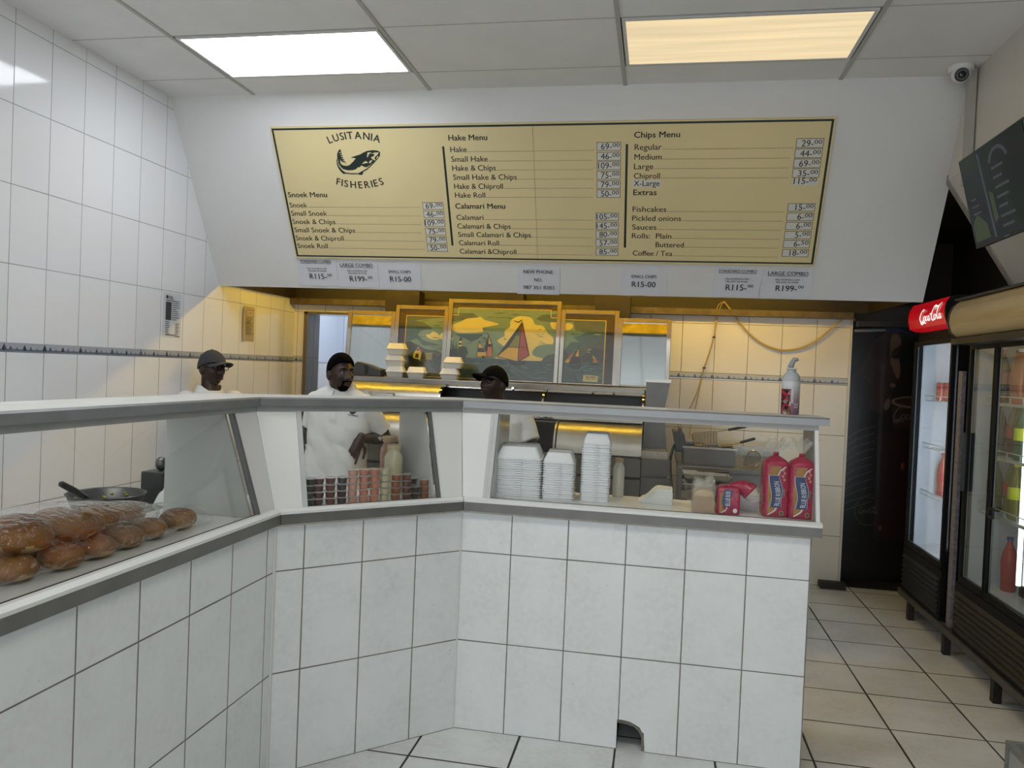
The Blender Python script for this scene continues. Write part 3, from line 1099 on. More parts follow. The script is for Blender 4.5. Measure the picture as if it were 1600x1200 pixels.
combo_note('white standard combo price note under the far left end of the menu board', -2.567, -2.272, 1.117, 1.321, False)
combo_note('white large combo price note second from left under the menu board', -2.268, -1.964, 1.129, 1.327, True)
note('white small chips price note third from left under the menu board', -1.952, -1.652, 1.128, 1.334, [('SMALL CHIPS', .082, .030, .165, False), ('R15-00', .146, .056, .155, False)])
note('white note with the new phone number under the middle of the menu board', -.965, -.672, 1.136, 1.347, [('NEW PHONE', .058, .036, .2, False), ('NO.', .115, .034, .056, False), ('087 351 8383', .172, .036, .213, False)])
note('white small chips price note under the right half of the menu board', -.262, .038, 1.130, 1.341, [('SMALL CHIPS', .082, .030, .165, False), ('R15-00', .146, .056, .155, False)])
combo_note('white standard combo price note second from right under the menu board', .334, .630, 1.135, 1.335, False)
combo_note('white large combo price note at the far right end under the menu board', .640, .947, 1.134, 1.333, True)

# ---------------------------------------------------------------- two notices on the left wall
def wall_note(label, y0, y1, z0, z1, kind):
    fr = Frame((-3.233, y0, z0), (0, 1, 0), (0, 0, 1))
    w, h = y1 - y0, z1 - z0
    t = thing('paper_notice', label, 'notice', (-3.232, (y0 + y1) / 2, z0))
    mb = MB()
    n = 8
    a, b, c = [], [], []
    for i in range(n + 1):
        f = i / n
        lift = .002 if kind == 0 else .002 + .018 * max(0, .35 - f) ** 1.5 * 4
        a.append(fr(w * f, 0, lift))
        b.append(fr(w * f, h * .2, lift * .6 + .001))
        c.append(fr(w * f, h, .002 + (.010 if kind and f < .2 else 0)))
    mb.add(a + b + c, [(i, i + 1, n + 2 + i, n + 1 + i) for i in range(n)] + [(n + 1 + i, n + 2 + i, 2 * n + 3 + i, 2 * n + 2 + i) for i in range(n)])
    part('sheet', mb, M_paper if kind == 0 else P('cream paper', '#b9ae98', .7), t, normals=False, smooth=True)
    mb = MB()
    rnd = random.Random(kind + 5)
    def bars(x0_, x1_, y_, k, dy, th=.0035):
        for i in range(k):
            rect(mb, fr, x0_, y_ - i * dy, x0_ + (x1_ - x0_) * (.55 + .45 * rnd.random()), y_ - i * dy + th, .016 if kind else .004)
    if kind == 0:
        disc(mb, fr, w * .2, h * .90, .013, h=.004)
        bars(w * .28, w * .55, h * .91, 3, .008)
        rect(mb, fr, w * .15, h * .815, w * .88, h * .83, .004)
        rect(mb, fr, w * .14, h * .38, w * .44, h * .79, .004)
        bars(w * .48, w * .9, h * .77, 9, .014)
        bars(w * .14, w * .42, h * .33, 8, .012)
        bars(w * .68, w * .94, h * .30, 8, .012)
        rect(mb, fr, w * .2, h * .035, w * .7, h * .05, .004)
    else:
        rect(mb, fr, w * .25, h * .89, w * .85, h * .902, .018)
        rect(mb, fr, w * .42, h * .80, w * .62, h * .81, .018)
        bars(w * .2, w * .75, h * .68, 5, .012)
        bars(w * .18, w * .9, h * .52, 8, .013)
    part('print', mb, P('grey print', '#3c3c40', .7) if kind == 0 else P('brown print', '#4a3f30', .7), t, normals=False)


wall_note('white printed notice with a dark block on the left wall, nearer the counter', 4.615, 4.815, 1.74, 2.034, 0)
wall_note('cream typed notice with curled edge on the left wall, in the yellow light', 5.61, 5.798, 1.752, 2.033, 1)

# ---------------------------------------------------------------- security camera, television
t = thing('security_camera', 'white dome security camera in the ceiling corner', 'camera', (1.508, 4.49, 3.318))
Mt = Matrix.Translation((1.508, 4.49, 3.319))
part('base', MB().lathe([(.0, 0), (.062, 0), (.062, -.022), (.056, -.03), (0, -.03)], 28).xf(Mt), P('camera white', '#d6d5d0', .35), t, smooth=40)
Rt = Matrix.Translation((1.503, 4.472, 3.275)) @ Matrix.Rotation(radians(28), 4, 'X')
part('shell', MB().ball((0, 0, 0), .048, 24, 14).xf(Rt), P('camera white', '#d6d5d0', .35), t, smooth=True)
Lt = Matrix.Translation((1.496, 4.440, 3.258)) @ Matrix.Rotation(radians(105), 4, 'X') @ Matrix.Rotation(radians(-12), 4, 'Y')
part('lens_ring', MB().lathe([(.0, -.01), (.033, -.01), (.034, .012), (.029, .018), (.0, .018)], 24).xf(Lt), P('camera dark ring', '#1a1a1a', .4), t, smooth=40)
part('lens', MB().lathe([(.0, .016), (.018, .018), (.012, .026), (0, .028)], 20).xf(Lt), P('camera lens', '#050505', .05), t, smooth=40)

tvo = Vector((1.450, 4.290, 2.762))
tu = Vector((0, -1, 0))
tv_ = Vector((.104, 0, -.433)).normalized()
tn = tu.cross(-tv_).normalized()
TF = Frame(tvo + tv_ * .452, tu, -tv_)
if TF.n.x > 0:
    TF.n = -TF.n
TW, TH = .70, .452
def tslab(x0, x1, y0, y1, h0, h1):
    return MB().hexa([TF(x0, y0, h0), TF(x1, y0, h0), TF(x1, y1, h0), TF(x0, y1, h0), TF(x0, y0, h1), TF(x1, y0, h1), TF(x1, y1, h1), TF(x0, y1, h1)])


tv = thing('television', 'black flat television tilted down on the right wall above the fridges', 'television', tvo)
part('casing', tslab(0, TW, 0, TH, -.030, 0), M_black, tv, bevel=.004)
part('back_cover', tslab(.08, TW - .08, .06, TH - .1, -.062, -.0305), M_black, tv, bevel=.008)
m, t_, b_ = new_mat('painted screen reflection')  # dim reflection on the screen, put in as glowing tones and shapes
co = t_.coord()
b_.inputs['Base Color'].default_value = (.004, .005, .006, 1)
b_.inputs['Roughness'].default_value = .16
b_.inputs['Specular IOR Level'].default_value = .15
x_ = t_.xyz(co)
n1 = t_.noise(co, 2.6, 2)
n2 = t_.noise(co, 9.0, 3)
c1 = t_.ramp(n1, [(.38, '#20262a'), (.52, '#1d2c1e'), (.60, '#2a3336'), (.7, '#3b4a24')])
c2 = t_.mix(t_.math('MULTIPLY_ADD', n2, 1.2, -.3, clamp=True), c1, lin('#2b333a'))
t_.l.new(c2, b_.inputs['Emission Color'])
b_.inputs['Emission Strength'].default_value = 0.30
scr = part('screen', tslab(.008, TW - .008, .014, TH - .008, .0005, .0015), m, tv)
M_refl = E('painted screen reflection light tone', '#3a4249', .40)
M_reflg = E('painted screen reflection green tone', '#34452a', .40)
mb = MB()
flat(mb, TF, [(.24, .02), (.265, .02), (.235, .43), (.215, .43)], .002)
for k in range(7):
    rect(mb, TF, .34, .05 + k * .045, .34 + .12 + .03 * sin(k * 2.1), .062 + k * .045, .002)
for k in range(3):
    rect(mb, TF, .06, .16 + k * .035, .06 + .07 + .02 * cos(k), .170 + k * .035, .002)
for k in range(14):
    a = pi * .1 + k * .06 * pi
    rect(mb, TF, .42 + .09 * cos(a) - .012, .33 + .07 * sin(a), .42 + .09 * cos(a) + .012, .345 + .07 * sin(a), .002)
part('reflection_shapes', mb, M_refl, scr, normals=False)
mb = MB()
flat(mb, TF, [(.03, .03), (.20, .03), (.19, .10), (.10, .16), (.03, .12)], .0022)
flat(mb, TF, [(.275, .08), (.32, .10), (.31, .22), (.27, .24)], .0022)
part('reflection_field', mb, M_reflg, scr, normals=False)
mb = MB()
rect(mb, TF, .33, .004, .38, .010, .001)
part('badge', mb, P('silver badge', '#8a8c90', .3, .8), tv, normals=False)
part('wall_bracket', MB().obox(TF(.28, .16, -.063), TF.u * .14, TF.v * .16, -TF.n * .03).box(1.52, 1.62, 3.91, 3.97, 2.50, 2.56), M_blackm, tv)
tag(part('power_cable', MB().tube(smooth2([(1.66, 3.75, 2.40), (1.70, 3.70, 2.30), (1.82, 3.68, 2.16), (1.92, 3.70, 2.13), (1.97, 3.74, 2.18)], 6), .005, 8), M_black, None, smooth=True),
    'thin black cable looping down the right wall below the television', 'cable')
# ---------------------------------------------------------------- drinks fridges along the right wall
M_fr = P('fridge black', '#0b0c0d', .5, 0, .15, 6, spec=.2)
M_frg = P('fridge grille black', '#232425', .5, spec=.25)
M_liner = P('fridge white liner', '#d9dde4', .45, 0, .03, 5)
M_door = clear('fridge door glass', (.86, .89, .88), 1.5, .01)
M_wire = P('white coated wire', '#c9ccce', .35)
M_led = E('fridge tube glow', '#f2fbff', 3.2)
M_led2 = E('fridge tube glow soft', '#e8f0ff', 34.0)


def louvres(mb, x, y0, y1, z0, z1, n):
    for k in range(n):
        z = z0 + (z1 - z0) * k / n
        h = (z1 - z0) / n
        mb.add([(x, y0, z), (x, y1, z), (x - .018, y1, z + h * .25), (x - .018, y0, z + h * .25), (x, y0, z + h * .85), (x, y1, z + h * .85)],
               [(0, 1, 2, 3), (3, 2, 5, 4), (0, 3, 4), (1, 5, 2)])


def fridge(label, y0, y1, z0, zg0, zg1, ztop, x, doors, header):
    """open-fronted cabinet with glass doors facing the shop"""
    t = thing('drinks_fridge', label, 'fridge', (x + .3, (y0 + y1) / 2, z0))
    xb = x + .62
    mb = MB()
    mb.box(x + .03, xb, y0, y0 + .035, z0, ztop).box(x + .03, xb, y1 - .035, y1, z0, ztop)
    mb.box(xb - .03, xb, y0 + .035, y1 - .035, z0, ztop).box(x + .03, xb - .03, y0 + .035, y1 - .035, zg1 + .03, ztop).box(x + .03, xb - .03, y0 + .035, y1 - .035, z0, zg0 - .03)
    part('cabinet', mb, M_fr, t)
    ly0, ly1 = y0 + .036, y1 - .036
    mb = MB().box(x + .05, xb - .031, ly0, ly0 + .008, zg0 - .029, zg1 + .029).box(x + .05, xb - .031, ly1 - .008, ly1, zg0 - .029, zg1 + .029)
    mb.box(xb - .04, xb - .031, ly0 + .008, ly1 - .008, zg0 - .029, zg1 + .029).box(x + .05, xb - .04, ly0 + .008, ly1 - .008, zg1 + .02, zg1 + .029)
    mb.box(x + .05, xb - .04, ly0 + .008, ly1 - .008, zg0 - .029, zg0 - .02)
    part('liner', mb, M_liner, t, label='white inside')
    g = MB().box(x, x + .029, y0, y1, z0, zg0 - .045)
    gr = part('grille', g, M_fr, t)
    mb = MB()
    louvres(mb, x - .0005, y0 + .03, y1 - .03, z0 + .03, zg0 - .09, 7)
    part('louvres', mb, M_frg, gr)
    for (a, b) in doors:
        f = .028
        mb = MB().box(x - .002, x + .026, a, a + f, zg0 - .04, zg1 + .03).box(x - .002, x + .026, b - f, b, zg0 - .04, zg1 + .03)
        mb.box(x - .002, x + .026, a + f, b - f, zg0 - .04, zg0 - .0).box(x - .002, x + .026, a + f, b - f, zg1, zg1 + .03)
        d = part('door', mb, M_fr, t, bevel=.003)
        part('door_glass', MB().box(x + .008, x + .014, a + f, b - f, zg0, zg1), M_door, d)
        mb = MB()
        for q in (a + f, b - f - .006):
            mb.box(x + .015, x + .021, q, q + .006, zg0, zg1)
        part('door_seal', mb.box(x + .015, x + .021, a + f, b - f, zg0, zg0 + .006), P('grey door seal', '#6f7478', .5), d)
    return t, xb


f1, xb1 = fridge('tall black drinks fridge with a red lit header, beside the dark doorway', 5.21, 5.965, .165, .52, 1.90, 1.995, 1.79, [(5.225, 5.95)], None)
# lit red header, bulging to the front
mb = MB()
prof = [(1.79, 2.0), (1.752, 2.015), (1.738, 2.06), (1.735, 2.10), (1.742, 2.145), (1.765, 2.185), (1.80, 2.195), (1.86, 2.195), (1.86, 2.0)]
mb.prism([(x, 5.235, z) for x, z in prof], (0, .705, 0))
mred, tr, br = new_mat('lit red sign face')
br.inputs['Base Color'].default_value = lin('#8e0a14')
br.inputs['Emission Color'].default_value = lin('#c4101c')
br.inputs['Emission Strength'].default_value = .42
br.inputs['Roughness'].default_value = .25
hd = part('header_sign', mb, mred, f1, smooth=30, label='red lit header sign with white script')


class Curved:
    """writing surface wrapped over the header's bulge: x runs along the wall, y up"""
    def __call__(self, x, y, h=0.0):
        z = 2.02 + y
        k = (z - 2.098) / .098
        return Vector((1.7335 - h + .030 * k * k, 5.93 - x, z))


mb = MB()
script(mb, Curved(), .235, .028, .43, .0035, 0, .62)
mb2 = MB()
part('lettering', mb, E('lit white lettering', '#fff1ee', .85), hd, normals=False)
for yy in (5.215, 5.941):
    part('header_end', MB().prism([(x, yy, z) for x, z in prof], (0, .0195, 0)), M_fr, f1)
part('top_box', MB().box(1.865, 2.36, 5.24, 5.94, 1.996, 2.17), M_fr, f1)
part('tube', MB().tube([(1.83, 5.30, .60), (1.83, 5.30, 1.86)], .012, 8), M_led2, f1)
for z in (.86, 1.19, 1.52):
    mb = MB()
    for k in range(9):
        xx = 1.88 + k * .055
        mb.tube([(xx, 5.262, z), (xx, 5.915, z)], .0025, 5)
    for yy in (5.265, 5.59, 5.912):
        mb.tube([(1.865, yy, z - .003), (2.35, yy, z - .003)], .003, 5)
    mb.tube([(1.866, 5.262, z + .035), (1.866, 5.915, z + .035)], .003, 6)
    for yy in (5.30, 5.46, 5.62, 5.78, 5.88):
        mb.tube([(1.866, yy, z), (1.866, yy, z + .035)], .0025, 5)
    part('shelf', mb, M_wire, f1)
part('shelf_strip', MB().box(2.36, 2.372, 5.40, 5.43, .56, 1.86).box(2.36, 2.372, 5.75, 5.78, .56, 1.86), M_steel, f1)

f2, xb2 = fridge('wide black two door drinks fridge with a blank beige header', 3.76, 4.985, .165, .52, 1.845, 2.10, 1.79, [(4.585, 4.95), (3.79, 4.60)], None)
prof2 = [(1.80, 1.905), (1.69, 1.91), (1.662, 1.94), (1.648, 1.99), (1.65, 2.04), (1.668, 2.085), (1.70, 2.118), (1.80, 2.118)]
mb = MB().prism([(x, 3.72, z) for x, z in prof2], (0, 1.165, 0))
mbe = P('beige sign face', '#b79d6d', .5, 0, .04, 2)
mbe2, tb, bb = new_mat('beige sign face lined')
co = tb.coord()
sc_ = tb.node('ShaderNodeVectorMath', operation='MULTIPLY')
tb.l.new(co, sc_.inputs[0])
sc_.inputs[1].default_value = (2, .8, 14)
tb.l.new(tb.ramp(tb.noise(sc_.outputs[0], 1.4, 2), [(.3, '#a88c5c'), (.5, '#bda472'), (.7, '#c7b07f')]), bb.inputs['Base Color'])
bb.inputs['Roughness'].default_value = .4
part('header_sign', mb, mbe2, f2, smooth=30, label='blank beige bulging header sign')
mb = MB().prism([(x - .004, 4.886, z) for x, z in prof2], (0, .022, 0))
mb.box(1.672, 1.80, 3.72, 4.908, 1.868, 1.903).box(1.68, 1.80, 3.72, 4.908, 2.1195, 2.132)
part('header_frame', mb, P('brown black header frame', '#231f18', .45), f2)
part('handle', MB().box(1.768, 1.788, 4.905, 4.93, 1.02, 1.36), M_black, f2, bevel=.004)
part('door_lock', MB().box(1.776, 1.7885, 4.50, 4.555, .93, .99).tube([(1.775, 4.525, .96), (1.765, 4.525, .96)], .014, 12), M_black, f2)
part('tube', MB().tube([(1.90, 4.45, .60), (1.90, 4.45, 1.80)], .012, 10), M_led, f2, smooth=60)
part('tube_holder', MB().box(1.916, 1.930, 4.42, 4.48, .54, 1.84), M_steel, f2)
for z in (.92, 1.24, 1.54):
    mb = MB()
    for k in range(9):
        xx = 1.89 + k * .055
        mb.tube([(xx, 3.81, z), (xx, 4.93, z)], .0025, 5)
    for yy in (3.815, 4.25, 4.66, 4.928):
        mb.tube([(1.875, yy, z - .003), (2.35, yy, z - .003)], .003, 5)
    mb.box(1.872, 1.878, 3.81, 4.93, z - .012, z + .004)
    mb.tube([(1.872, 3.81, z + .04), (1.872, 4.93, z + .04)], .003, 6)
    for k in range(8):
        yy = 3.84 + k * .15
        mb.tube([(1.872, yy, z), (1.872, yy, z + .04)], .0025, 5)
    part('shelf', mb, M_wire, f2)
mb = MB()
for yy in (4.84, 4.905):
    mb.box(2.34, 2.368, yy - .012, yy + .012, .55, 1.82)
part('shelf_strip', mb, M_steel, f2)

# metal bench the fridges stand on
t = thing('fridge_stand', 'long low grey metal bench carrying both black fridges', 'stand', (2.05, 4.8, 0))
M_st = P('worn grey steel', '#5b5a57', .5, .6, .25, 16)
part('frame', MB().box(1.775, 1.81, 3.6, 6.0, .122, .163).box(2.33, 2.365, 3.6, 6.0, .122, .163).box(1.81, 2.33, 3.6, 3.635, .122, .163).box(1.81, 2.33, 5.965, 6.0, .122, .163)
     .box(1.81, 2.33, 5.07, 5.105, .122, .163), M_st, t)
for yy in (3.66, 4.385, 5.09, 5.765):
    for xx in (1.775, 2.325):
        part('leg', MB().box(xx, xx + .04, yy - .022, yy + .022, .0, .1215), P('dark leg', '#2a2825', .6, .2, .3, 20), t)
tag(part('filler_board', MB().box(1.80, 1.822, 5.07, 5.13, .166, 1.72), P('mottled grey board', '#77737a', .7, 0, .4, 45), None), 'narrow mottled grey board standing in the gap between the two fridges', 'board')


# drinks: bottle = body (with the drink showing), label, cap
def bottle_proto(name, label, cat, h, r, body, lab, capm, group, can=False):
    t = thing(name, label, cat, (0, 0, 0), 0, group)
    if can:
        part('body', MB().lathe([(0, 0), (r * .8, 0), (r, h * .05), (r, h * .92), (r * .82, h), (0, h)], 18), body, t, smooth=40, local=True)
        part('lid', MB().lathe([(0, h), (r * .8, h), (r * .8, h + .002), (0, h + .002)], 16), M_chrome, t, local=True)
    else:
        part('body', MB().lathe([(0, 0), (r * .85, 0), (r, h * .04), (r * .93, h * .22), (r, h * .38), (r, h * .58), (r * .82, h * .72), (r * .36, h * .88), (r * .33, h * .95), (0, h * .95)], 18), body, t, smooth=40, local=True)
        part('label', MB().lathe([(r * 1.015, h * .36), (r * 1.015, h * .58)], 18, cap=False), lab, t, smooth=True, local=True)
        part('cap', MB().lathe([(0, h * .945), (r * .42, h * .945), (r * .42, h), (0, h)], 14), capm, t, local=True)
    return t


M_cola = P('dark cola', '#2a0f0a', .1, 0, 0, 1)
M_redl = P('red drink label', '#a8161c', .4)
M_grnb = P('green drink', '#1c4a26', .12)
M_yell = P('yellow drink label', '#d2d81a', .4)
M_olive = P('olive drink', '#6d6a1d', .15)
M_orng = P('orange drink', '#a04413', .12)
M_rose = P('rose red drink', '#b0433a', .12)
M_blue = P('blue cap', '#2a3a9a', .4)
pc = bottle_proto('drink_can', 'red drink can on the top shelf of the far fridge, front of the pair', 'can', .125, .031, P('red can', '#a32420', .25, .4), None, None, 'cans in the far fridge', True)
pc.location = (1.93, 5.80, 1.523)
dup(pc, (1.95, 5.72, 1.523), 0, 'red drink can on the top shelf of the far fridge, nearer the black frame')
dup(pc, (2.02, 5.84, 1.523), 0, 'red drink can on the top shelf of the far fridge, behind the other two')
pb = bottle_proto('drink_bottle', 'rose red drink bottle on the lowest shelf of the far fridge', 'bottle', .30, .04, M_rose, M_redl, M_redl, 'bottles in the fridges')
pb.location = (1.97, 5.80, .863)
spots = [
    ((1.97, 4.735, .862 - .36 + .0), M_rose, M_redl, M_blue, 'red drink bottle with blue cap at the bottom of the near fridge'),
    ((1.93, 4.565, 1.243), M_grnb, M_yell, M_grnb, 'green bottle with bright yellow label on a middle shelf of the near fridge'),
    ((1.93, 4.86, 1.243), M_cola, M_cola, M_black, 'dark cola bottle on a middle shelf of the near fridge, beside its far frame'),
    ((1.98, 4.78, 1.243), M_cola, M_redl, M_redl, 'dark cola bottle with red label on a middle shelf of the near fridge'),
    ((1.96, 4.66, 1.243), M_cola, M_cola, M_black, 'dark cola bottle with black cap on a middle shelf, left of the green bottle'),
    ((1.93, 4.60, .923), M_olive, M_yell, M_yell, 'olive drink bottle with small yellow label on the low shelf of the near fridge'),
    ((1.93, 4.87, .923), M_olive, M_olive, M_yell, 'olive drink bottle on the low shelf of the near fridge, beside its far frame'),
    ((1.98, 4.78, .923), M_olive, M_redl, M_grnb, 'olive drink bottle with red label on the low shelf of the near fridge'),
    ((1.93, 4.62, 1.543), M_orng, M_orng, M_white, 'orange drink bottle on the top shelf of the near fridge, next to the lit tube'),
    ((1.94, 4.87, 1.543), M_cola, M_redl, M_redl, 'dark cola bottle on the top shelf of the near fridge, beside its far frame'),
    ((1.98, 4.78, 1.543), M_orng, M_redl, M_black, 'brown orange drink bottle on the top shelf, between two others'),
    ((1.94, 4.34, 1.243), M_grnb, M_yell, M_grnb, 'green bottle on a middle shelf of the near fridge, right of the lit tube'),
    ((1.94, 4.34, .923), M_olive, M_grnb, M_yell, 'olive drink bottle on the low shelf of the near fridge, right of the lit tube'),
    ((1.94, 4.34, 1.543), M_orng, M_white, M_orng, 'orange drink bottle on the top shelf of the near fridge, right of the lit tube'),
]
for loc, a, b, c, lab in spots:
    z = .5005 if loc[2] < .6 else loc[2]
    dup(pb, (loc[0], loc[1], z), random.random() * 6, lab, None, {'body': a, 'label': b, 'cap': c})

# ---------------------------------------------------------------- dark drinks machine in the corridor
vm = thing('vending_machine', 'tall dark drinks machine with a huge printed face in the unlit doorway', 'vending machine', (1.95, 7.1, 0))
M_vm = P('black machine front', '#0b0909', .35)
part('cabinet', MB().box(1.515, 2.45, 6.752, 7.45, .0, 2.075), M_vm, vm, bevel=.01)
VF = Frame((0, 6.7515, 0), (1, 0, 0), (0, 0, 1))
face = [(1.905, 2.045), (1.931, 1.99), (1.934, 1.941), (1.921, 1.925), (1.912, 1.905), (1.921, 1.87), (1.926, 1.837), (1.936, 1.76), (1.938, 1.695), (1.925, 1.665), (1.905, 1.645), (1.898, 1.625), (1.902, 1.600), (1.892, 1.585),
        (1.889, 1.57), (1.880, 1.562), (1.889, 1.548), (1.886, 1.532), (1.872, 1.518), (1.868, 1.502), (1.872, 1.47), (1.866, 1.439), (1.845, 1.40), (1.81, 1.384), (1.74, 1.40), (1.66, 1.46), (1.60, 1.56), (1.57, 1.7), (1.57, 1.9), (1.60, 2.05)]
mb = MB()
flat(mb, VF, closed_smooth(face, 3), .001)
part('printed_face', mb, P('dark printed skin', '#281814', .4, 0, .3, 5), vm, normals=False, label='dim printed face of a woman in profile')
mb = MB()
flat(mb, VF, closed_smooth([(1.89, 2.045), (1.925, 1.99), (1.925, 1.945), (1.905, 1.93), (1.87, 1.90), (1.85, 1.84), (1.85, 2.0)], 3), .002)
flat(mb, VF, closed_smooth([(1.90, 1.86), (1.925, 1.80), (1.932, 1.71), (1.918, 1.67), (1.90, 1.69), (1.87, 1.76), (1.852, 1.81), (1.87, 1.86)], 3), .002)
flat(mb, VF, closed_smooth([(1.862, 1.63), (1.898, 1.63), (1.90, 1.605), (1.87, 1.60)], 3), .002)
flat(mb, VF, closed_smooth([(1.84, 1.50), (1.865, 1.50), (1.865, 1.44), (1.84, 1.41), (1.82, 1.44)], 3), .002)
part('printed_face_light', mb, P('dim printed skin light', '#55453c', .4), vm, normals=False)
mb = MB()
flat(mb, VF, closed_smooth([(1.865, 1.855), (1.905, 1.87), (1.924, 1.855), (1.905, 1.835), (1.875, 1.835)], 3), .003)
flat(mb, VF, closed_smooth([(1.838, 1.575), (1.885, 1.572), (1.878, 1.56), (1.884, 1.545), (1.845, 1.55)], 3), .003)
flat(mb, VF, closed_smooth([(1.54, 2.05), (1.80, 2.05), (1.70, 1.95), (1.66, 1.80), (1.60, 1.72), (1.54, 1.70)], 3), .003)
flat(mb, VF, closed_smooth([(1.60, 1.68), (1.72, 1.60), (1.70, 1.40), (1.60, 1.42)], 3), .003)
part('printed_face_dark', mb, P('very dark print', '#0e0807', .4), vm, normals=False)
mb = MB()
disc(mb, VF, 2.05, 1.485, .175, .050, .002, 0, 28)
part('printed_cup_rim', mb, P('dim print cream', '#5d5347', .4), vm, normals=False)
mb = MB()
disc(mb, VF, 2.05, 1.488, .150, .034, .003, 0, 28)
flat(mb, VF, [(1.876, 1.47), (2.22, 1.47), (2.19, 1.27), (1.90, 1.27)], .0015)
part('printed_cup', mb, P('dim print brown', '#241710', .4), vm, normals=False)
mb = MB()
script(mb, VF, 1.885, 1.335, .36, .004)
for k in range(11):
    stroke(mb, VF, [(1.53, .55 + k * .058, .4), (1.62, .60 + k * .062, 1), (1.76, .66 + k * .062, .8)], .006, .002)
script(mb, VF, 1.665, .565, .15, .004)
for k in range(20):
    a0, a1 = pi * .35 + k * pi * 1.3 / 20, pi * .35 + (k + 1) * pi * 1.3 / 20
    stroke(mb, VF, [(1.74 + .10 * cos(a0), .58 + .115 * sin(a0)), (1.74 + .10 * cos(a1), .58 + .115 * sin(a1))], .005, .002, sub=2)
part('printed_lettering', mb, P('dim print grey', '#4b4643', .4), vm, normals=False)
mb = MB()
flat(mb, VF, [(1.80, 1.25), (2.4, 1.25), (2.4, .35), (1.80, .35)], .001)
part('printed_panel', mb, P('dim red print', '#1c0605', .4), vm, normals=False)
mb = MB()
disc(mb, VF, 1.985, .965, .014, .03, .003)
disc(mb, VF, 1.84, .45, .012, .02, .003)
part('printed_spots', mb, P('dim orange print', '#6a3312', .4), vm, normals=False)
tag(part('door_mat', MB().box(1.50, 2.4, 6.52, 6.745, 0.0005, .012), P('dark door mat', '#0f0e0d', .9, 0, .4, 90), None), 'dark door mat on the floor before the drinks machine', 'mat')
t = thing('wall_bracket_light', 'dark bracket with a grey bar and blue end above the corridor doorway', 'bracket', (1.8, 6.45, 2.04))
part('bar', MB().tube([(1.50, 6.44, 2.03), (1.75, 6.44, 2.045)], .012, 8), P('grey bar', '#74777c', .4), t)
part('end_block', MB().box(1.72, 1.92, 6.42, 6.46, 2.02, 2.065), P('dark blue end', '#12183a', .5), t, bevel=.005)

# glass topped corner of a low display at the lower right
t = thing('display_table', 'corner of a low metal framed glass display at the bottom right edge', 'table', (1.6, 3.2, 0))
M_fs = P('grey square tube', '#8b8d8c', .4, .6, .1, 12)
zt = .30
x0, x1, y0, y1 = 1.352, 1.95, 2.62, 3.20
mb = MB()
for (a, b, c, d) in ((x0, x1, y0, y0 + .022), (x0, x1, y1 - .022, y1), (x0, x0 + .022, y0 + .022, y1 - .022), (x1 - .022, x1, y0 + .022, y1 - .022)):
    mb.box(a, b, c, d, zt - .022, zt)
part('top_frame', mb, M_fs, t)
for xx in (x0, x1 - .022):
    for yy in (y0, y1 - .022):
        part('leg', MB().box(xx, xx + .022, yy, yy + .022, 0, zt - .0225), M_fs, t)
part('glass_top', MB().box(x0 + .0225, x1 - .0225, y0 + .0225, y1 - .0225, zt - .010, zt - .004), M_glass, t)
part('side_panel', MB().box(x0 + .006, x0 + .012, y0 + .023, y1 - .023, .02, zt - .023).box(x0 + .023, x1 - .023, y1 - .016, y1 - .010, .02, zt - .023), P('grey side panel', '#9a9c98', .3), t)
# ---------------------------------------------------------------- frying range along the back wall
M_gold = M_steel
M_mirror = P('polished steel mirror', '#ccd2d2', .04, 1.0, 0, 1)
M_fsteel = P('satin steel frame', '#b4b1aa', .22, 1.0, .06, 8)
M_lid = P('brushed steel lid', '#a8a49b', .38, 1.0, .10, 5, .02, 120)
M_in = P('darker steel inside', '#55534f', .42, .8, .2, 8)  # darker steel tone for the inside of the range
rng_ = thing('frying_range', 'long stainless frying range with roll lids against the back wall, below the boat mural', 'range', (-1.2, 5.9, 0))
RX0, RX1 = -2.46, -.082
mb = MB().box(RX0, RX1, 5.36, 6.30, 0.06, .90).box(RX0, RX1, 5.34, 5.36, .915, 1.05).box(RX0, RX1, 5.36, 6.30, .915, 1.045)
part('body', mb, M_steeld, rng_, bevel=.003)
part('plinth', MB().box(RX0 + .02, RX1 - .02, 5.40, 6.28, 0, .0595), M_black, rng_)
part('rear_housing', MB().box(RX0, RX1, 5.86, 6.20, 1.0455, 1.498), M_in, rng_)
part('top_shelf', MB().box(RX0 - .01, RX1 + .16, 5.69, 6.16, 1.4985, 1.516).box(RX0 - .01, RX1, 5.675, 5.69, 1.478, 1.516), P('steel shelf', '#8d8a84', .33, .9, .1, 8), rng_, bevel=.003)


def lid_profile(y0, z0, y1, z1, bulge, n=10):
    """curve from (y0,z0) at the top to (y1,z1) at the front, bulging outwards"""
    out = []
    for i in range(n + 1):
        a = pi / 2 * i / n
        out.append((y0 + (y1 - y0) * (sin(a) * (1 - .25) + .25 * i / n) - bulge * sin(2 * a) * .5, z0 + (z1 - z0) * (1 - cos(a)) + bulge * sin(2 * a) * .5))
    return out


def roll(name, x0, x1, pr, mat, th=.012, label=None, parent=None):
    rings = []
    for x in (x0, x1):
        inner = [(y + th, z - th * .6) for y, z in pr][::-1]
        rings.append([Vector((x, y, z)) for y, z in pr + inner])
    mb = MB().rings(rings, True)
    return part(name, mb, mat, parent or rng_, smooth=50, label=label)


up = lid_profile(5.70, 1.476, 5.49, 1.34, .02)
lo = lid_profile(5.53, 1.262, 5.30, 1.062, .02)
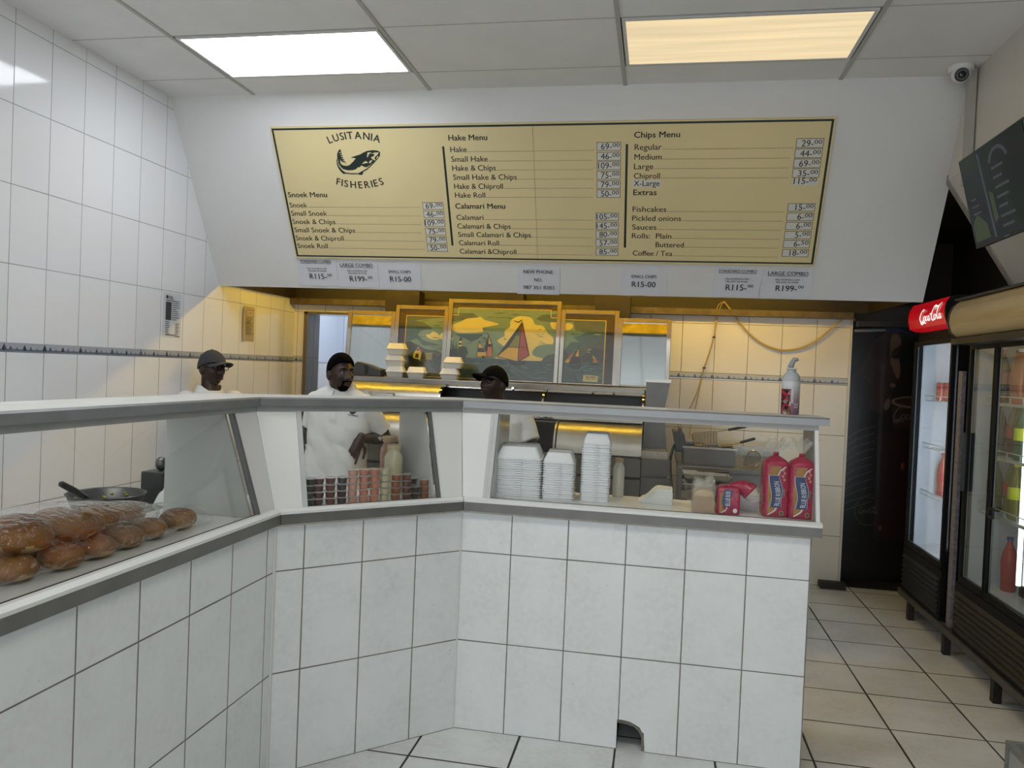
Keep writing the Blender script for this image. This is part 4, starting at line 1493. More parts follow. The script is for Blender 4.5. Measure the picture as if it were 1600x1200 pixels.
# heated cabinet above: left closed, the other two open with their lids slid up under the shelf
l1 = roll('upper_lid', -2.44, -1.575, up, M_lid, label='closed shiny roll lid')
mbh = MB()
for xx in (-2.10, -1.92):
    mbh.tube([(xx, 5.515, 1.40), (xx, 5.475, 1.40)], .008, 8)
mbh.tube([(-2.11, 5.475, 1.40), (-1.91, 5.475, 1.40)], .006, 8)
part('lid_handle', mbh, M_chrome, l1)
for (xa, xb) in ((-1.56, -.805), (-.79, -.09)):
    mb = MB().box(xa, xb, 5.68, 5.84, 1.462, 1.476)
    l2 = part('upper_lid', mb, M_lid, rng_, label='open roll lid slid up under the shelf')
    mbh = MB().tube([(xa + .02, 5.665, 1.462), (xb - .02, 5.665, 1.462)], .007, 8)
    xm = (xa + xb) / 2 + .06
    for q in (-.075, .075):
        mbh.tube([(xm + q, 5.665, 1.466), (xm + q, 5.64, 1.478)], .009, 8)
    part('lid_handle', mbh, M_chrome, l2)
    part('heat_panel', MB().box(xa + .02, xb - .02, 5.835, 5.855, 1.30, 1.455), P('grey cabinet wall', '#4a4a4b', .4, .5, .15, 6), rng_)
    mbk = MB()
    for q in (.2, .8):
        xx = xa + (xb - xa) * q
        mbk.tube([(xx, 5.834, 1.375), (xx, 5.815, 1.375)], .011, 10)
    part('knob', mbk, M_black, rng_)
for xx in (-1.567, -.797, -.086):
    pr = [(y - .004, z + .004) for y, z in up]
    roll('lid_rail', xx - .010, xx + .004, pr, M_chrome, .02, label='shiny curved lid rail')
part('cabinet_floor', MB().box(RX0 + .02, RX1 - .005, 5.50, 5.86, 1.275, 1.283), M_in, rng_)
mb = MB().hexa([(RX0 + .02, 5.478, 1.276), (RX1 - .005, 5.478, 1.276), (RX1 - .005, 5.486, 1.272), (RX0 + .02, 5.486, 1.272), (RX0 + .02, 5.500, 1.338), (RX1 - .005, 5.500, 1.338), (RX1 - .005, 5.508, 1.334), (RX0 + .02, 5.508, 1.334)])
part('front_lip', mb, M_fsteel, rng_, label='bright front lip of the heated cabinet')
part('pan_rail', MB().box(RX0 + .02, RX1 - .005, 5.49, 5.52, 1.250, 1.262), M_steeld, rng_)
# fryer pans below: left and right lids closed, middle open
roll('lower_lid', -2.44, -1.575, lo, M_lid, label='closed roll lid over the left fryer pan')
roll('lower_lid', -.665, -.09, lo, M_lid, label='closed roll lid over the right fryer pan')
part('open_pan', MB().box(-1.56, -.69, 5.40, 5.56, 1.046, 1.06).box(-1.56, -.69, 5.56, 5.575, 1.046, 1.245), P('dark oil pan', '#1a1a1a', .15, .6), rng_)
mb = MB().tube([(-.83, 5.49, 1.275)] + [(-.83 + .12 * (1 - cos(a)) / 2, 5.47 - .02 * sin(a), 1.268 + .022 * sin(a)) for a in (.5, 1.0, 1.6, 2.2, 2.7)] + [(-.71, 5.49, 1.268)], .008, 8)
part('pan_handle', mb, M_chrome, rng_)
for xx in (-1.567, -.676, -.086):
    roll('pan_rail', xx - .012, xx + .002, [(y - .004, z + .004) for y, z in lo], M_lid, .05)
part('side_cheek', MB().prism([(RX0 - .002, y, z) for y, z in ([(6.2, 1.046)] + [(6.2, 1.498), (5.70, 1.498)] + up + [(5.50, 1.262)] + lo[3:] + [(5.34, 1.046)])], (-.012, 0, 0)), M_steeld, rng_)
part('panel_gap', MB().box(RX0 + .03, RX1 - .03, 5.352, 5.36, .895, .92), M_black, rng_)

# flues rising behind to the soffit
M_flue = P('greasy brown flue', '#2f2716', .5, .3, .3, 9)
for (xa, xb, xc, xd) in ((-2.275, -1.975, -2.24, -1.99), (-1.376, -1.094, -1.376, -1.094), (-.513, -.235, -.511, -.235)):
    mb = MB().hexa([(xc, 6.24, 1.3), (xd, 6.24, 1.3), (xd, 6.355, 1.3), (xc, 6.355, 1.3), (xa, 6.20, 2.234), (xb, 6.20, 2.234), (xb, 6.355, 2.234), (xa, 6.355, 2.234)])
    struct('flue', mb, M_flue)

# chip chute at the right end
t = thing('chip_chute', 'grey steel chip chute standing at the right end of the frying range', 'chute', (0, 5.6, 1.05))
def taper(mb, x0, x1, z0, u0, u1, z1, y0, y1):
    return mb.hexa([(x0, y0, z0), (x1, y0, z0), (x1, y1, z0), (x0, y1, z0), (u0, y0, z1), (u1, y0, z1), (u1, y1, z1), (u0, y1, z1)])


mb = MB()
taper(mb, -.062, .058, 1.36, -.074, .09, 1.568, 5.50, 5.51)
taper(mb, -.062, .058, 1.36, -.074, .09, 1.568, 5.66, 5.67)
taper(mb, -.062, -.055, 1.36, -.074, -.067, 1.568, 5.51, 5.66)
taper(mb, .052, .058, 1.36, .083, .09, 1.568, 5.51, 5.66)
part('hopper', mb, M_steeld, t)
part('hopper_rim', MB().box(-.080, .097, 5.49, 5.505, 1.568, 1.590).box(-.080, .097, 5.665, 5.68, 1.568, 1.590).box(-.080, -.066, 5.505, 5.665, 1.568, 1.590).box(.083, .097, 5.505, 5.665, 1.568, 1.590), M_steel, t)
mb = MB()
taper(mb, -.076, .086, 1.105, -.056, .052, 1.359, 5.48, 5.50)
taper(mb, -.079, -.070, 1.105, -.062, -.053, 1.359, 5.44, 5.48)
taper(mb, .080, .089, 1.105, .049, .058, 1.359, 5.44, 5.48)
part('slide', mb, M_steeld, t)
part('tray', MB().box(-.082, .092, 5.32, 5.66, 1.052, 1.062).box(-.082, .092, 5.31, 5.32, 1.052, 1.105).box(-.082, -.076, 5.32, 5.66, 1.062, 1.105).box(.086, .092, 5.32, 5.66, 1.062, 1.105), M_steel, t)
part('stand', MB().box(-.078, .095, 5.33, 5.68, 0, 1.0515), M_steeld, t, bevel=.004)
part('stand_front', MB().box(-.078, .11, 5.305, 5.329, .94, 1.05).box(-.078, .13, 5.305, 5.329, .06, .925), M_steeld, t)

# ---------------------------------------------------------------- mural and mirrors standing on the range
LEAN = Vector((0, .115, 1)).normalized()
PO = Vector((0, 6.045, 1.518))


def pf(x0):
    return Frame(PO + Vector((x0, 0, 0)), (1, 0, 0), LEAN)


def fslab(fr, x0, x1, y0, y1, h0, h1):
    return MB().hexa([fr(x0, y0, h0), fr(x1, y0, h0), fr(x1, y1, h0), fr(x0, y1, h0), fr(x0, y0, h1), fr(x1, y0, h1), fr(x1, y1, h1), fr(x0, y1, h1)])


def frame(t, fr, w, h, fw=.034, top=None):
    mb = MB()
    mb.join(fslab(fr, 0, fw, .0, h, .0, .024)).join(fslab(fr, w - fw, w, .0, h, .0, .024))
    mb.join(fslab(fr, fw, w - fw, h - fw, h, .0, .024)).join(fslab(fr, fw, w - fw, 0, .012, .0, .024))
    part('frame', mb, M_fsteel, t, bevel=.003, label='satin steel frame')


for k, (x0, w, h, lab) in enumerate([(-2.545, .413, .535, 'steel framed mirror panel on the range, left of the mural'), (-.314, .405, .535, 'steel framed mirror panel on the range, right of the mural')]):
    fr = pf(x0)
    t = thing('mirror_panel', lab, 'mirror', fr(w / 2, 0, 0))
    frame(t, fr, w, h)
    part('mirror', fslab(fr, .034, w - .034, .012, h - .034, .002, .008), M_mirror, t)

C_sea = P('mural sea teal', '#2a4450', .35, 0, .15, 25)
C_sky = P('mural sky teal', '#385663', .35, 0, .05, 5)
C_mint = P('mural pale green', '#6d8a82', .35)
C_cream = P('mural cream cloud', '#d9c97c', .35)
C_hill = P('mural dark hill', '#2c312f', .35, 0, .2, 12)
C_hill2 = P('mural grey hill', '#464b48', .35)
C_line = P('mural black line', '#101413', .4)
C_yel = P('mural yellow', '#c9a60a', .35)
C_olv = P('mural olive', '#7b7a2c', .35)
C_org = P('mural orange', '#b5681c', .35)
C_red = P('mural red', '#9c3516', .35)
C_mar = P('mural maroon', '#2b0d0d', .35)
C_mat = P('mural dark mount', '#26100d', .4)
C_gl = P('mural gold line', '#cdb168', .4)
C_deep = P('mural deep teal', '#28464c', .35)
C_grn = P('mural dark green', '#24361f', .35)
C_wave = P('mural wave light', '#5d7a78', .35)
M_pg = clear('picture glass', (.97, .98, .97), 2.0, .02)
MUR = [C_sky, C_mint, C_cream, C_sea, C_hill, C_hill2, C_line, C_yel, C_olv, C_org, C_red, C_mar, C_deep, C_grn, C_wave]
SKY, MINT, CREAM, SEA, HILL, HILL2, LINE, YEL, OLV, ORG, RED, MAR, DEEP, GRN, WAVE = range(15)


class Pic:
    """one mural panel; shapes are laid in layers of half a millimetre"""
    def __init__(self, x0, w, h, label, mount):
        self.fr = pf(x0)
        self.w, self.h = w, h
        self.t = thing('mural_panel', label, 'picture', self.fr(w / 2, 0, 0))
        frame(self.t, self.fr, w, h)
        part('mount', fslab(self.fr, .034, w - .034, .012, h - .034, .001, .004), C_mat, self.t, label='dark maroon mount')
        self.mb = MB()
        self.k = 0
        self.mount = mount

    def lay(self, pts, mi, sm=0):
        self.k += 1
        if sm:
            pts = closed_smooth(pts, sm)
        x0, x1, y0, y1 = self.mount
        pts = [(min(max(a, x0), x1), min(max(b, y0), y1)) for a, b in pts]
        flat(self.mb, self.fr, pts, .0045 + self.k * .00002, mi)

    def streaks(self, n, xa, xb, ya, yb, mi, seed, lw=.05, th=.004):
        r = random.Random(seed)
        for _ in range(n):
            x, y, l = xa + (xb - xa) * r.random(), ya + (yb - ya) * r.random(), lw * (.4 + r.random())
            q = th * (.5 + r.random())
            self.lay([(x, y), (x + l * .5, y + q), (x + l, y + q * .3), (x + l * .6, y - q * .4)], mi)

    def done(self, line=True):
        x0, x1, y0, y1 = self.mount
        p = part('painting', self.mb, MUR, self.t, normals=False)
        mb = MB()
        for a in self.gold:
            mb.join(fslab(self.fr, *a, .0075, .009))
        part('gold_line', mb, C_gl, self.t, label='thin gold line')
        part('glass', fslab(self.fr, .034, self.w - .034, .012, self.h - .034, .011, .013), M_pg, self.t)


# left panel
w, h = .448, .592
S = lambda z: ((z[0] - 165) * .000627, (1105 + (z[0] - 165) * .045 - z[1]) * .000612)
pc_ = Pic(-2.132, w, h, 'left panel of the boat mural, showing a white house on a dark hill', (.095, .416, .014, .505))
pc_.gold = [(.088, .094, .10, .511), (.094, .416, .505, .511)]
pc_.lay([(.09, .012), (.42, .012), (.42, .51), (.09, .51)], SKY)
pc_.lay([S(p) for p in [(420, 350), (640, 330), (850, 320), (860, 520), (700, 480), (560, 385)]], MINT)
pc_.lay([S(p) for p in [(480, 540), (560, 480), (700, 460), (860, 430), (860, 700), (700, 660), (560, 620)]], MINT, 3)
pc_.lay([S(p) for p in [(300, 640), (470, 600), (560, 690), (860, 700), (860, 800), (560, 780)]], MINT)
pc_.lay([S(p) for p in [(590, 545), (640, 540), (680, 505), (740, 530), (770, 560), (800, 525), (850, 540), (850, 650), (790, 600), (720, 620), (620, 590)]], CREAM, 3)
pc_.streaks(16, .12, .36, .33, .48, DEEP, 1, .10)
pc_.streaks(8, .25, .38, .20, .26, DEEP, 2, .07)
pc_.lay([S(p) for p in [(280, 640), (380, 630), (500, 690), (600, 740), (760, 770), (860, 800), (860, 1140), (280, 1140)]], HILL)
pc_.lay([S(p) for p in [(540, 880), (620, 860), (700, 980), (820, 1090), (700, 1110), (600, 960)]], HILL2)
pc_.lay([S(p) for p in [(600, 790), (690, 790), (690, 880), (610, 890)]], C_olv and OLV)
r = random.Random(4)
for k in range(26):
    a, b = 690 + 130 * r.random(), 830 + 190 * r.random()
    pc_.lay([S((a + 16 * cos(q) , b + 16 * sin(q))) for q in (0, 1.2, 2.5, 3.8, 5)], GRN if k % 3 else LINE)
for k in range(14):
    a, b = 580 + 230 * r.random(), 780 + 40 * r.random()
    pc_.lay([S((a, b)), S((a + 9, b - 3)), S((a + 6, b + 8))], CREAM)
pc_.lay([S(p) for p in [(440, 800), (490, 715), (545, 790), (535, 905), (480, 880), (435, 850)]], CREAM)
pc_.lay([S(p) for p in [(490, 705), (510, 712), (560, 775), (548, 800)]], RED)
pc_.lay([S(p) for p in [(478, 735), (508, 735), (508, 760), (478, 760)]], LINE)
pc_.lay([S(p) for p in [(470, 800), (510, 800), (510, 855), (460, 855)]], LINE)
pc_.lay([S(p) for p in [(380, 800), (430, 790), (440, 860), (520, 880), (540, 960), (400, 960), (370, 900)]], LINE, 3)
pc_.done()

# centre panel
w, h = .918, .655
S = lambda z: ((z[0] - 30) * .000662, (1085 + (z[0] - 35) * .038 - z[1]) * .000634)
pc_ = Pic(-1.684, w, h, 'centre panel of the boat mural, with a large yellow and red sail', (.034, .884, .014, .580))
pc_.gold = [(.034, .082, .520, .526), (.076, .082, .526, .586), (.082, .838, .580, .586), (.832, .838, .526, .580), (.838, .884, .520, .526)]
pc_.lay([(.034, .012), (.884, .012), (.884, .58), (.034, .58)], MINT)
pc_.lay([S(p) for p in [(40, 235), (330, 240), (400, 290), (200, 330), (40, 350)]], SKY)
pc_.lay([S(p) for p in [(1180, 270), (1370, 260), (1380, 370), (1180, 350), (1110, 320)]], SKY)
pc_.streaks(10, .30, .60, .50, .55, SKY, 5, .10)
pc_.lay([S(p) for p in [(100, 510), (480, 510), (420, 570), (380, 590), (330, 610), (240, 560)]], DEEP)
pc_.streaks(10, .12, .30, .28, .36, DEEP, 6, .08)
pc_.lay([S(p) for p in [(60, 400), (180, 350), (260, 310), (380, 300), (430, 290), (480, 330), (560, 350), (660, 385), (560, 410), (460, 435), (470, 480), (320, 495), (160, 490), (80, 450)]], CREAM, 3)
pc_.lay([S(p) for p in [(40, 560), (110, 560), (80, 590), (40, 600)]], CREAM)
pc_.lay([S(p) for p in [(640, 825), (760, 700), (700, 640), (655, 600), (700, 555), (740, 540), (740, 470), (800, 420), (800, 350), (870, 295), (960, 285), (1060, 310), (1105, 390), (1200, 410), (1265, 500),
                       (1330, 560), (1330, 640), (1200, 650), (1110, 700), (1100, 780), (1240, 830), (1230, 860), (900, 850)]], CREAM, 3)
pc_.lay([S(p) for p in [(1290, 370), (1340, 365), (1380, 380), (1380, 460), (1320, 445), (1300, 420)]], CREAM, 3)
pc_.streaks(22, .70, .87, .20, .33, MINT, 8, .10)
pc_.streaks(9, .70, .84, .36, .44, MINT, 9, .05)
pc_.streaks(10, .39, .47, .20, .27, DEEP, 10, .05)
pc_.lay([S(p) for p in [(1210, 850), (1260, 790), (1340, 765), (1400, 780), (1400, 870), (1210, 860)]], HILL2, 2)
pc_.lay([S(p) for p in [(30, 805), (300, 815), (640, 825), (1000, 850), (1400, 860), (1400, 1150), (30, 1100)]], SEA)
pc_.streaks(90, .06, .82, .03, .15, WAVE, 11, .05, .003)
pc_.streaks(50, .06, .82, .03, .16, LINE, 12, .05, .002)
pc_.lay([S(p) for p in [(30, 725), (60, 720), (120, 700), (190, 720), (280, 790), (290, 870), (240, 860), (220, 940), (30, 900)]], HILL, 2)
pc_.lay([S(p) for p in [(180, 700), (188, 560), (205, 545), (214, 560), (214, 700)]], MAR)
pc_.lay([S(p) for p in [(184, 600), (214, 600), (214, 625), (183, 625)]], CREAM)
pc_.lay([S(p) for p in [(182, 650), (214, 650), (214, 672), (181, 672)]], CREAM)
for cx, cy, rr in ((150, 730, 40), (240, 715, 50), (200, 760, 50), (265, 745, 40)):
    pc_.lay([S((cx + rr * cos(q * .7), cy + rr * sin(q * .7))) for q in range(9)], GRN)
    pc_.lay([S((cx + rr * .5 * cos(q * .7), cy + rr * .4 * sin(q * .7))) for q in range(9)], HILL)
for cx in (112, 148):
    pc_.lay([S((cx - 12, 740)), S((cx, 600)), S((cx + 10, 740))], LINE)
# big boat
pc_.lay([S(p) for p in [(800, 850), (900, 860), (1020, 850), (1015, 900), (900, 915), (840, 890)]], LINE)
pc_.lay([S(p) for p in [(660, 800), (950, 350), (925, 870)]], LINE)
pc_.lay([S(p) for p in [(672, 795), (795, 684), (922, 688), (918, 858)]], YEL)
pc_.lay([S(p) for p in [(800, 676), (884, 530), (930, 530), (924, 680)]], OLV)
pc_.lay([S(p) for p in [(888, 522), (944, 395), (934, 522)]], C_grn and HILL2)
pc_.lay([S(p) for p in [(950, 350), (1062, 785), (930, 866)]], LINE)
pc_.lay([S(p) for p in [(952, 390), (1018, 680), (936, 676)]], RED)
pc_.lay([S(p) for p in [(936, 684), (1020, 688), (1052, 780), (934, 850)]], RED)
pc_.lay([S(p) for p in [(830, 335), (870, 345), (900, 355), (945, 325), (945, 345), (900, 372), (860, 352)]], C_grn and GRN)
# boats behind
pc_.lay([S(p) for p in [(410, 805), (430, 590), (545, 810)]], LINE)
pc_.lay([S(p) for p in [(418, 800), (422, 740), (520, 745), (540, 805)]], YEL)
pc_.lay([S(p) for p in [(428, 690), (434, 620), (485, 690)]], YEL)
pc_.lay([S(p) for p in [(424, 735), (428, 700), (492, 700), (515, 738)]], MAR)
pc_.lay([S(p) for p in [(530, 800), (540, 500), (600, 640), (612, 810)]], LINE)
pc_.lay([S(p) for p in [(548, 640), (550, 545), (586, 640)]], YEL)
pc_.lay([S(p) for p in [(538, 795), (545, 675), (596, 675), (606, 800)]], ORG)
pc_.lay([S(p) for p in [(500, 700), (520, 600), (545, 520), (530, 740)]], MAR)
pc_.lay([S(p) for p in [(480, 495), (545, 505), (545, 520)]], MAR)
pc_.lay([S(p) for p in [(480, 790), (520, 790), (520, 825), (480, 820)]], LINE)
pc_.lay([S(p) for p in [(470, 560), (505, 555), (500, 570)]], LINE)
pc_.lay([S(p) for p in [(730, 575), (750, 570), (770, 575), (748, 585)]], LINE)
pc_.done()

# right panel
w, h = .455, .592
S = lambda z: ((z[0] - 100) * .000606, (1065 + (z[0] - 100) * .03 - z[1]) * .000618)
pc_ = Pic(-.764, w, h, 'right panel of the boat mural, with small boats before a grey mountain', (.034, .348, .014, .508))
pc_.gold = [(.348, .356, .014, .514), (.034, .348, .508, .514)]
pc_.lay([(.034, .012), (.348, .012), (.348, .508), (.034, .508)], SKY)
pc_.lay([S(p) for p in [(120, 260), (260, 270), (290, 380), (430, 400), (360, 440), (270, 470), (350, 525), (240, 530), (140, 640), (120, 640)]], MINT)
pc_.lay([S(p) for p in [(130, 320), (160, 290), (210, 285), (255, 310), (245, 350), (200, 375), (150, 370)]], CREAM, 3)
pc_.streaks(8, .05, .2, .30, .42, DEEP, 21, .07)
pc_.streaks(5, .05, .25, .27, .31, MINT, 22, .14, .003)
pc_.lay([S(p) for p in [(120, 690), (250, 660), (360, 620), (480, 560), (600, 525), (690, 520), (690, 820), (120, 800)]], HILL2)
pc_.lay([S(p) for p in [(380, 720), (480, 650), (560, 600), (690, 640), (690, 780), (400, 790)]], HILL)
pc_.streaks(14, .15, .34, .17, .28, HILL, 23, .07, .005)
pc_.lay([S(p) for p in [(120, 790), (680, 780), (690, 1120), (120, 1090)]], SEA)
pc_.streaks(60, .03, .32, .03, .15, WAVE, 24, .05, .003)
pc_.streaks(40, .03, .32, .03, .16, LINE, 25, .05, .002)
pc_.lay([S(p) for p in [(230, 830), (410, 825), (370, 870), (290, 868)]], LINE)
pc_.lay([S(p) for p in [(240, 805), (345, 580), (390, 825)]], LINE)
pc_.lay([S(p) for p in [(305, 710), (345, 610), (355, 715)]], YEL)
pc_.lay([S(p) for p in [(255, 800), (300, 725), (358, 728), (380, 815)]], MAR)
pc_.lay([S(p) for p in [(175, 785), (215, 740), (240, 750), (230, 800)]], YEL)
pc_.lay([S(p) for p in [(215, 735), (300, 640), (245, 745)]], ORG)
pc_.lay([S(p) for p in [(500, 800), (610, 795), (590, 825), (520, 822)]], LINE)
pc_.lay([S(p) for p in [(530, 690), (575, 740), (540, 745)]], YEL)
pc_.lay([S(p) for p in [(540, 750), (580, 745), (605, 790), (540, 792)]], ORG)
pc_.lay([S(p) for p in [(520, 435), (560, 422), (580, 432), (600, 424), (640, 436), (600, 434), (580, 440), (560, 432)]], CREAM)
pc_.lay([S(p) for p in [(450, 630), (490, 625), (510, 615), (490, 635)]], CREAM)
pc_.lay([S(p) for p in [(455, 650), (480, 655), (495, 670), (475, 662)]], CREAM)
pc_.lay([S(p) for p in [(425, 948), (612, 960), (610, 1036), (422, 1030)]], CREAM)
mbx = MB()
for (s, a, b, sz, wd) in (('TRUMEX', 520, 990, .024, .090), ('MARKET & SIGNS', 520, 1010, .012, .085)):
    px, py = S((a, b))
    write(mbx, pc_.fr, s, px, py, sz, width=wd, align='C', bold=sz > .02, h=.0098)
part('lettering', mbx, C_line, pc_.t, normals=False)
pc_.done()

# ---------------------------------------------------------------- closed foam boxes on the range shelf
M_foam = P('white foam', '#e4e2da', .6, 0, .02, 30, .06, 160)


def clam(w, d, h):
    """closed clamshell box: two frustums meeting at a flange"""
    prof = [(.80, .72, 0), (.97, .96, h * .47), (1.08, 1.06, h * .49), (1.08, 1.06, h * .52), (.97, .96, h * .54), (.78, .70, h * .96), (.74, .66, h)]
    rings = []
    for sx, sy, z in prof:
        ring = []
        a, b, c = w / 2 * sx, d / 2 * sy, .018
        for (qx, qy) in ((1, 1), (-1, 1), (-1, -1), (1, -1)):
            pts = [(qx * a, qy * (b - c)), (qx * (a - c * .3), qy * (b - c * .3)), (qx * (a - c), qy * b)]
            if qx * qy < 0:
                pts = pts[::-1]
            ring += pts
        rings.append([Vector((x, y, z)) for x, y in ring])
    return MB().rings(rings, True)


fb = tag(part('foam_box', clam(.15, .13, .088), M_foam, None, smooth=35, local=True), 'closed foam box at the bottom of the stack of three on the range shelf', 'food box', 'closed foam boxes on the range shelf')
fb.location = (-2.012, 5.80, 1.5165)
fb.rotation_euler = (0, 0, .12)
for x, y, z, rz, lab in ((-2.020, 5.80, 1.605, .16, 'closed foam box in the middle of the stack of three on the range shelf'), (-2.008, 5.795, 1.694, .05, 'closed foam box on top of the stack of three on the range shelf'),
                         (-1.838, 5.79, 1.5165, .1, 'single closed foam box beside the stack of three on the range shelf'),
                         (-1.572, 5.79, 1.5165, .12, 'lower of two closed foam boxes before the centre mural panel'), (-1.548, 5.795, 1.605, .15, 'upper of two closed foam boxes before the centre mural panel')):
    c = fb.copy()
    COL.objects.link(c)
    c.location = (x, y, z)
    c.rotation_euler = (0, 0, rz)
    c['label'] = lab
t = thing('scale_unit', 'dark grey angular device on the range shelf before the left mirror', 'device', (-2.25, 5.85, 1.5165))
part('body', MB().prism([(-2.36, 5.78, 1.5165), (-2.13, 5.78, 1.5165), (-2.135, 5.78, 1.57), (-2.23, 5.78, 1.605), (-2.33, 5.78, 1.628), (-2.36, 5.78, 1.60)], (0, .1, 0)), P('dark grey casing', '#3a3d3c', .4), t, bevel=.006)
part('slot', MB().prism([(-2.262, 5.776, 1.53), (-2.238, 5.776, 1.53), (-2.236, 5.776, 1.598), (-2.268, 5.776, 1.607)], (0, .003, 0)), M_black, t)

# ---------------------------------------------------------------- work bench with the table-top fryer, right of the range
t = thing('work_bench', 'grey steel work bench along the back wall, right of the range', 'bench', (.75, 5.6, 0))
part('top', MB().box(.16, 0.96, 5.22, 6.2, .995, 1.03), M_steeld, t, bevel=.004)
part('splash_back', MB().box(.16, 0.96, 6.18, 6.2, 1.0305, 1.10), M_steel, t)
part('undershelf', MB().box(.2, .93, 5.3, 6.15, .2, .22), M_steeld, t)
part('apron', MB().box(.18, .94, 5.25, 5.27, .88, .9945), M_steeld, t)
for x in (.19, .91):
    for y in (5.25, 6.14):
        part('leg', MB().box(x, x + .04, y, y + .04, 0, .9945), M_steeld, t)
t = thing('table_fryer', 'steel table top fryer with a dark control head on the bench', 'fryer', (.38, 5.55, 1.0305))
mb = MB().box(.20, .535, 5.34, 5.35, 1.031, 1.138).box(.20, .535, 5.72, 5.73, 1.031, 1.138).box(.20, .21, 5.35, 5.72, 1.031, 1.138).box(.525, .535, 5.35, 5.72, 1.031, 1.138).box(.21, .525, 5.35, 5.72, 1.031, 1.045)
part('tank', mb, M_steeld, t)
part('rim', MB().box(.19, .545, 5.325, 5.345, 1.1385, 1.150).box(.19, .545, 5.725, 5.745, 1.1385, 1.150).box(.19, .21, 5.345, 5.725, 1.1385, 1.150).box(.525, .545, 5.345, 5.725, 1.1385, 1.150), M_steel, t)
part('oil', MB().box(.2105, .5245, 5.3505, 5.7195, 1.046, 1.115), P('dark frying oil', '#20150a', .06), t)
mb = MB().prism([(.118, 5.42, 1.245), (.20, 5.42, 1.225), (.228, 5.42, 1.10), (.150, 5.42, 1.10)], (0, .22, 0))
part('control_head', mb, P('dark grey casing', '#3a3d3c', .4), t, bevel=.006)
part('switch_block', MB().box(.16, .185, 5.46, 5.60, 1.235, 1.256), M_black, t)
part('cable', MB().tube(smooth2([(.14, 5.46, 1.15), (.115, 5.44, 1.05), (.12, 5.3, .95), (.13, 5.2, .85)], 5), .009, 8), M_black, t, smooth=True)
mb = MB().tube([(.33, 5.345, 1.15), (.33, 5.345, 1.172), (.42, 5.345, 1.172), (.42, 5.345, 1.15)], .006, 8)
part('lift_handle', mb, M_chrome, t)


def basket(name, label, o, tilt, rz, hlen):
    t = thing(name, label, 'fry basket', o)
    M = Matrix.Translation(o) @ Matrix.Rotation(rz, 4, 'Z') @ Matrix.Rotation(tilt, 4, 'Y')
    L, W, Hh = .17, .12, .085
    mb = MB()
    for k in range(9):
        x = -L / 2 + L * k / 8
        mb.tube([(x, -W / 2, 0), (x * .9, -W / 2 * .85, -Hh), (x * .9, W / 2 * .85, -Hh), (x, W / 2, 0)], .0016, 5)
    for k in range(1, 6):
        z = -Hh * k / 5
        f = 1 - .12 * k / 5
        mb.tube([(-L / 2 * f, -W / 2 * f, z), (L / 2 * f, -W / 2 * f, z), (L / 2 * f, W / 2 * f, z), (-L / 2 * f, W / 2 * f, z), (-L / 2 * f, -W / 2 * f, z)], .0016, 5)
    for k in range(1, 5):
        y = -W / 2 + W * k / 5
        mb.tube([(-L / 2, y, 0), (-L / 2 * .88, y * .88, -Hh), (L / 2 * .88, y * .88, -Hh), (L / 2, y, 0)], .0016, 5)
    part('mesh', mb.xf(M), P('fry basket wire', '#8d8678', .35, .9), t)
    rim = MB().tube([(-L / 2, -W / 2, 0), (L / 2, -W / 2, 0), (L / 2, W / 2, 0), (-L / 2, W / 2, 0), (-L / 2, -W / 2, 0)], .004, 6)
    part('rim', rim.xf(M), P('fry basket wire', '#8d8678', .35, .9), t)
    h1 = MB().tube([(L / 2, -.015, 0), (L / 2 + hlen * .45, 0, .012)], .003, 6).tube([(L / 2, .015, 0), (L / 2 + hlen * .45, 0, .012)], .003, 6)
    part('handle_rod', h1.xf(M), P('fry basket wire', '#8d8678', .35, .9), t)
    part('handle_grip', MB().tube([(L / 2 + hlen * .42, 0, .011), (L / 2 + hlen, 0, .026)], .0095, 8, round_ends=True).xf(M), M_black, t, smooth=True)


basket('fry_basket', 'raised wire fry basket hanging above the fryer, with a black handle', (.345, 5.62, 1.228), -.12, -.1, .20)
basket('fry_basket', 'lower wire fry basket sunk in the fryer, with a thick black handle', (.44, 5.50, 1.150), -.16, -.05, .15)
t = thing('sieve', 'round wire sieve lying on the steel bench beside the fryer', 'sieve', (.68, 5.5, 1.031))
mb = MB()
Ms = Matrix.Translation((.66, 5.48, 1.078)) @ Matrix.Rotation(radians(68), 4, 'X') @ Matrix.Rotation(radians(-20), 4, 'Y')
for k in range(-6, 7):
    x = k * .0085
    q = sqrt(max(0, .057 ** 2 - x * x))
    mb.tube([(x, -q, 0), (x * .85, 0, -.035 * (1 - (x / .06) ** 2)), (x, q, 0)], .0012, 4)
    mb.tube([(-q, x, 0), (0, x * .85, -.035 * (1 - (x / .06) ** 2)), (q, x, 0)], .0012, 4)
part('mesh', mb.xf(Ms), M_steel, t)
part('rim', MB().tube([(.057 * cos(a * pi / 12), .057 * sin(a * pi / 12), 0) for a in range(25)], .0045, 6).xf(Ms), M_steel, t)
part('handle', MB().tube([Ms @ Vector((-.057, 0, 0)), (.58, 5.36, 1.038), (.575, 5.28, 1.036)], .005, 6), M_steel, t)

# steel trays on a rack in front of the fryer
t = thing('tray_rack', 'low steel rack of shallow trays standing before the fryer bench', 'rack', (.34, 5.05, 0))
mb = MB()
for x in (.155, .485):
    for y in (4.90, 5.17):
        part('post', MB().box(x, x + .022, y, y + .022, 0, 1.055 if x < .2 else .98), M_steeld, t)
part('shelf', MB().box(.1775, .4845, 4.90, 5.19, .902, .914).box(.1775, .4845, 4.90, 4.905, .86, .902), M_steel, t)
part('lower_shelf', MB().box(.1775, .4845, 4.90, 5.19, .45, .462), M_steel, t)


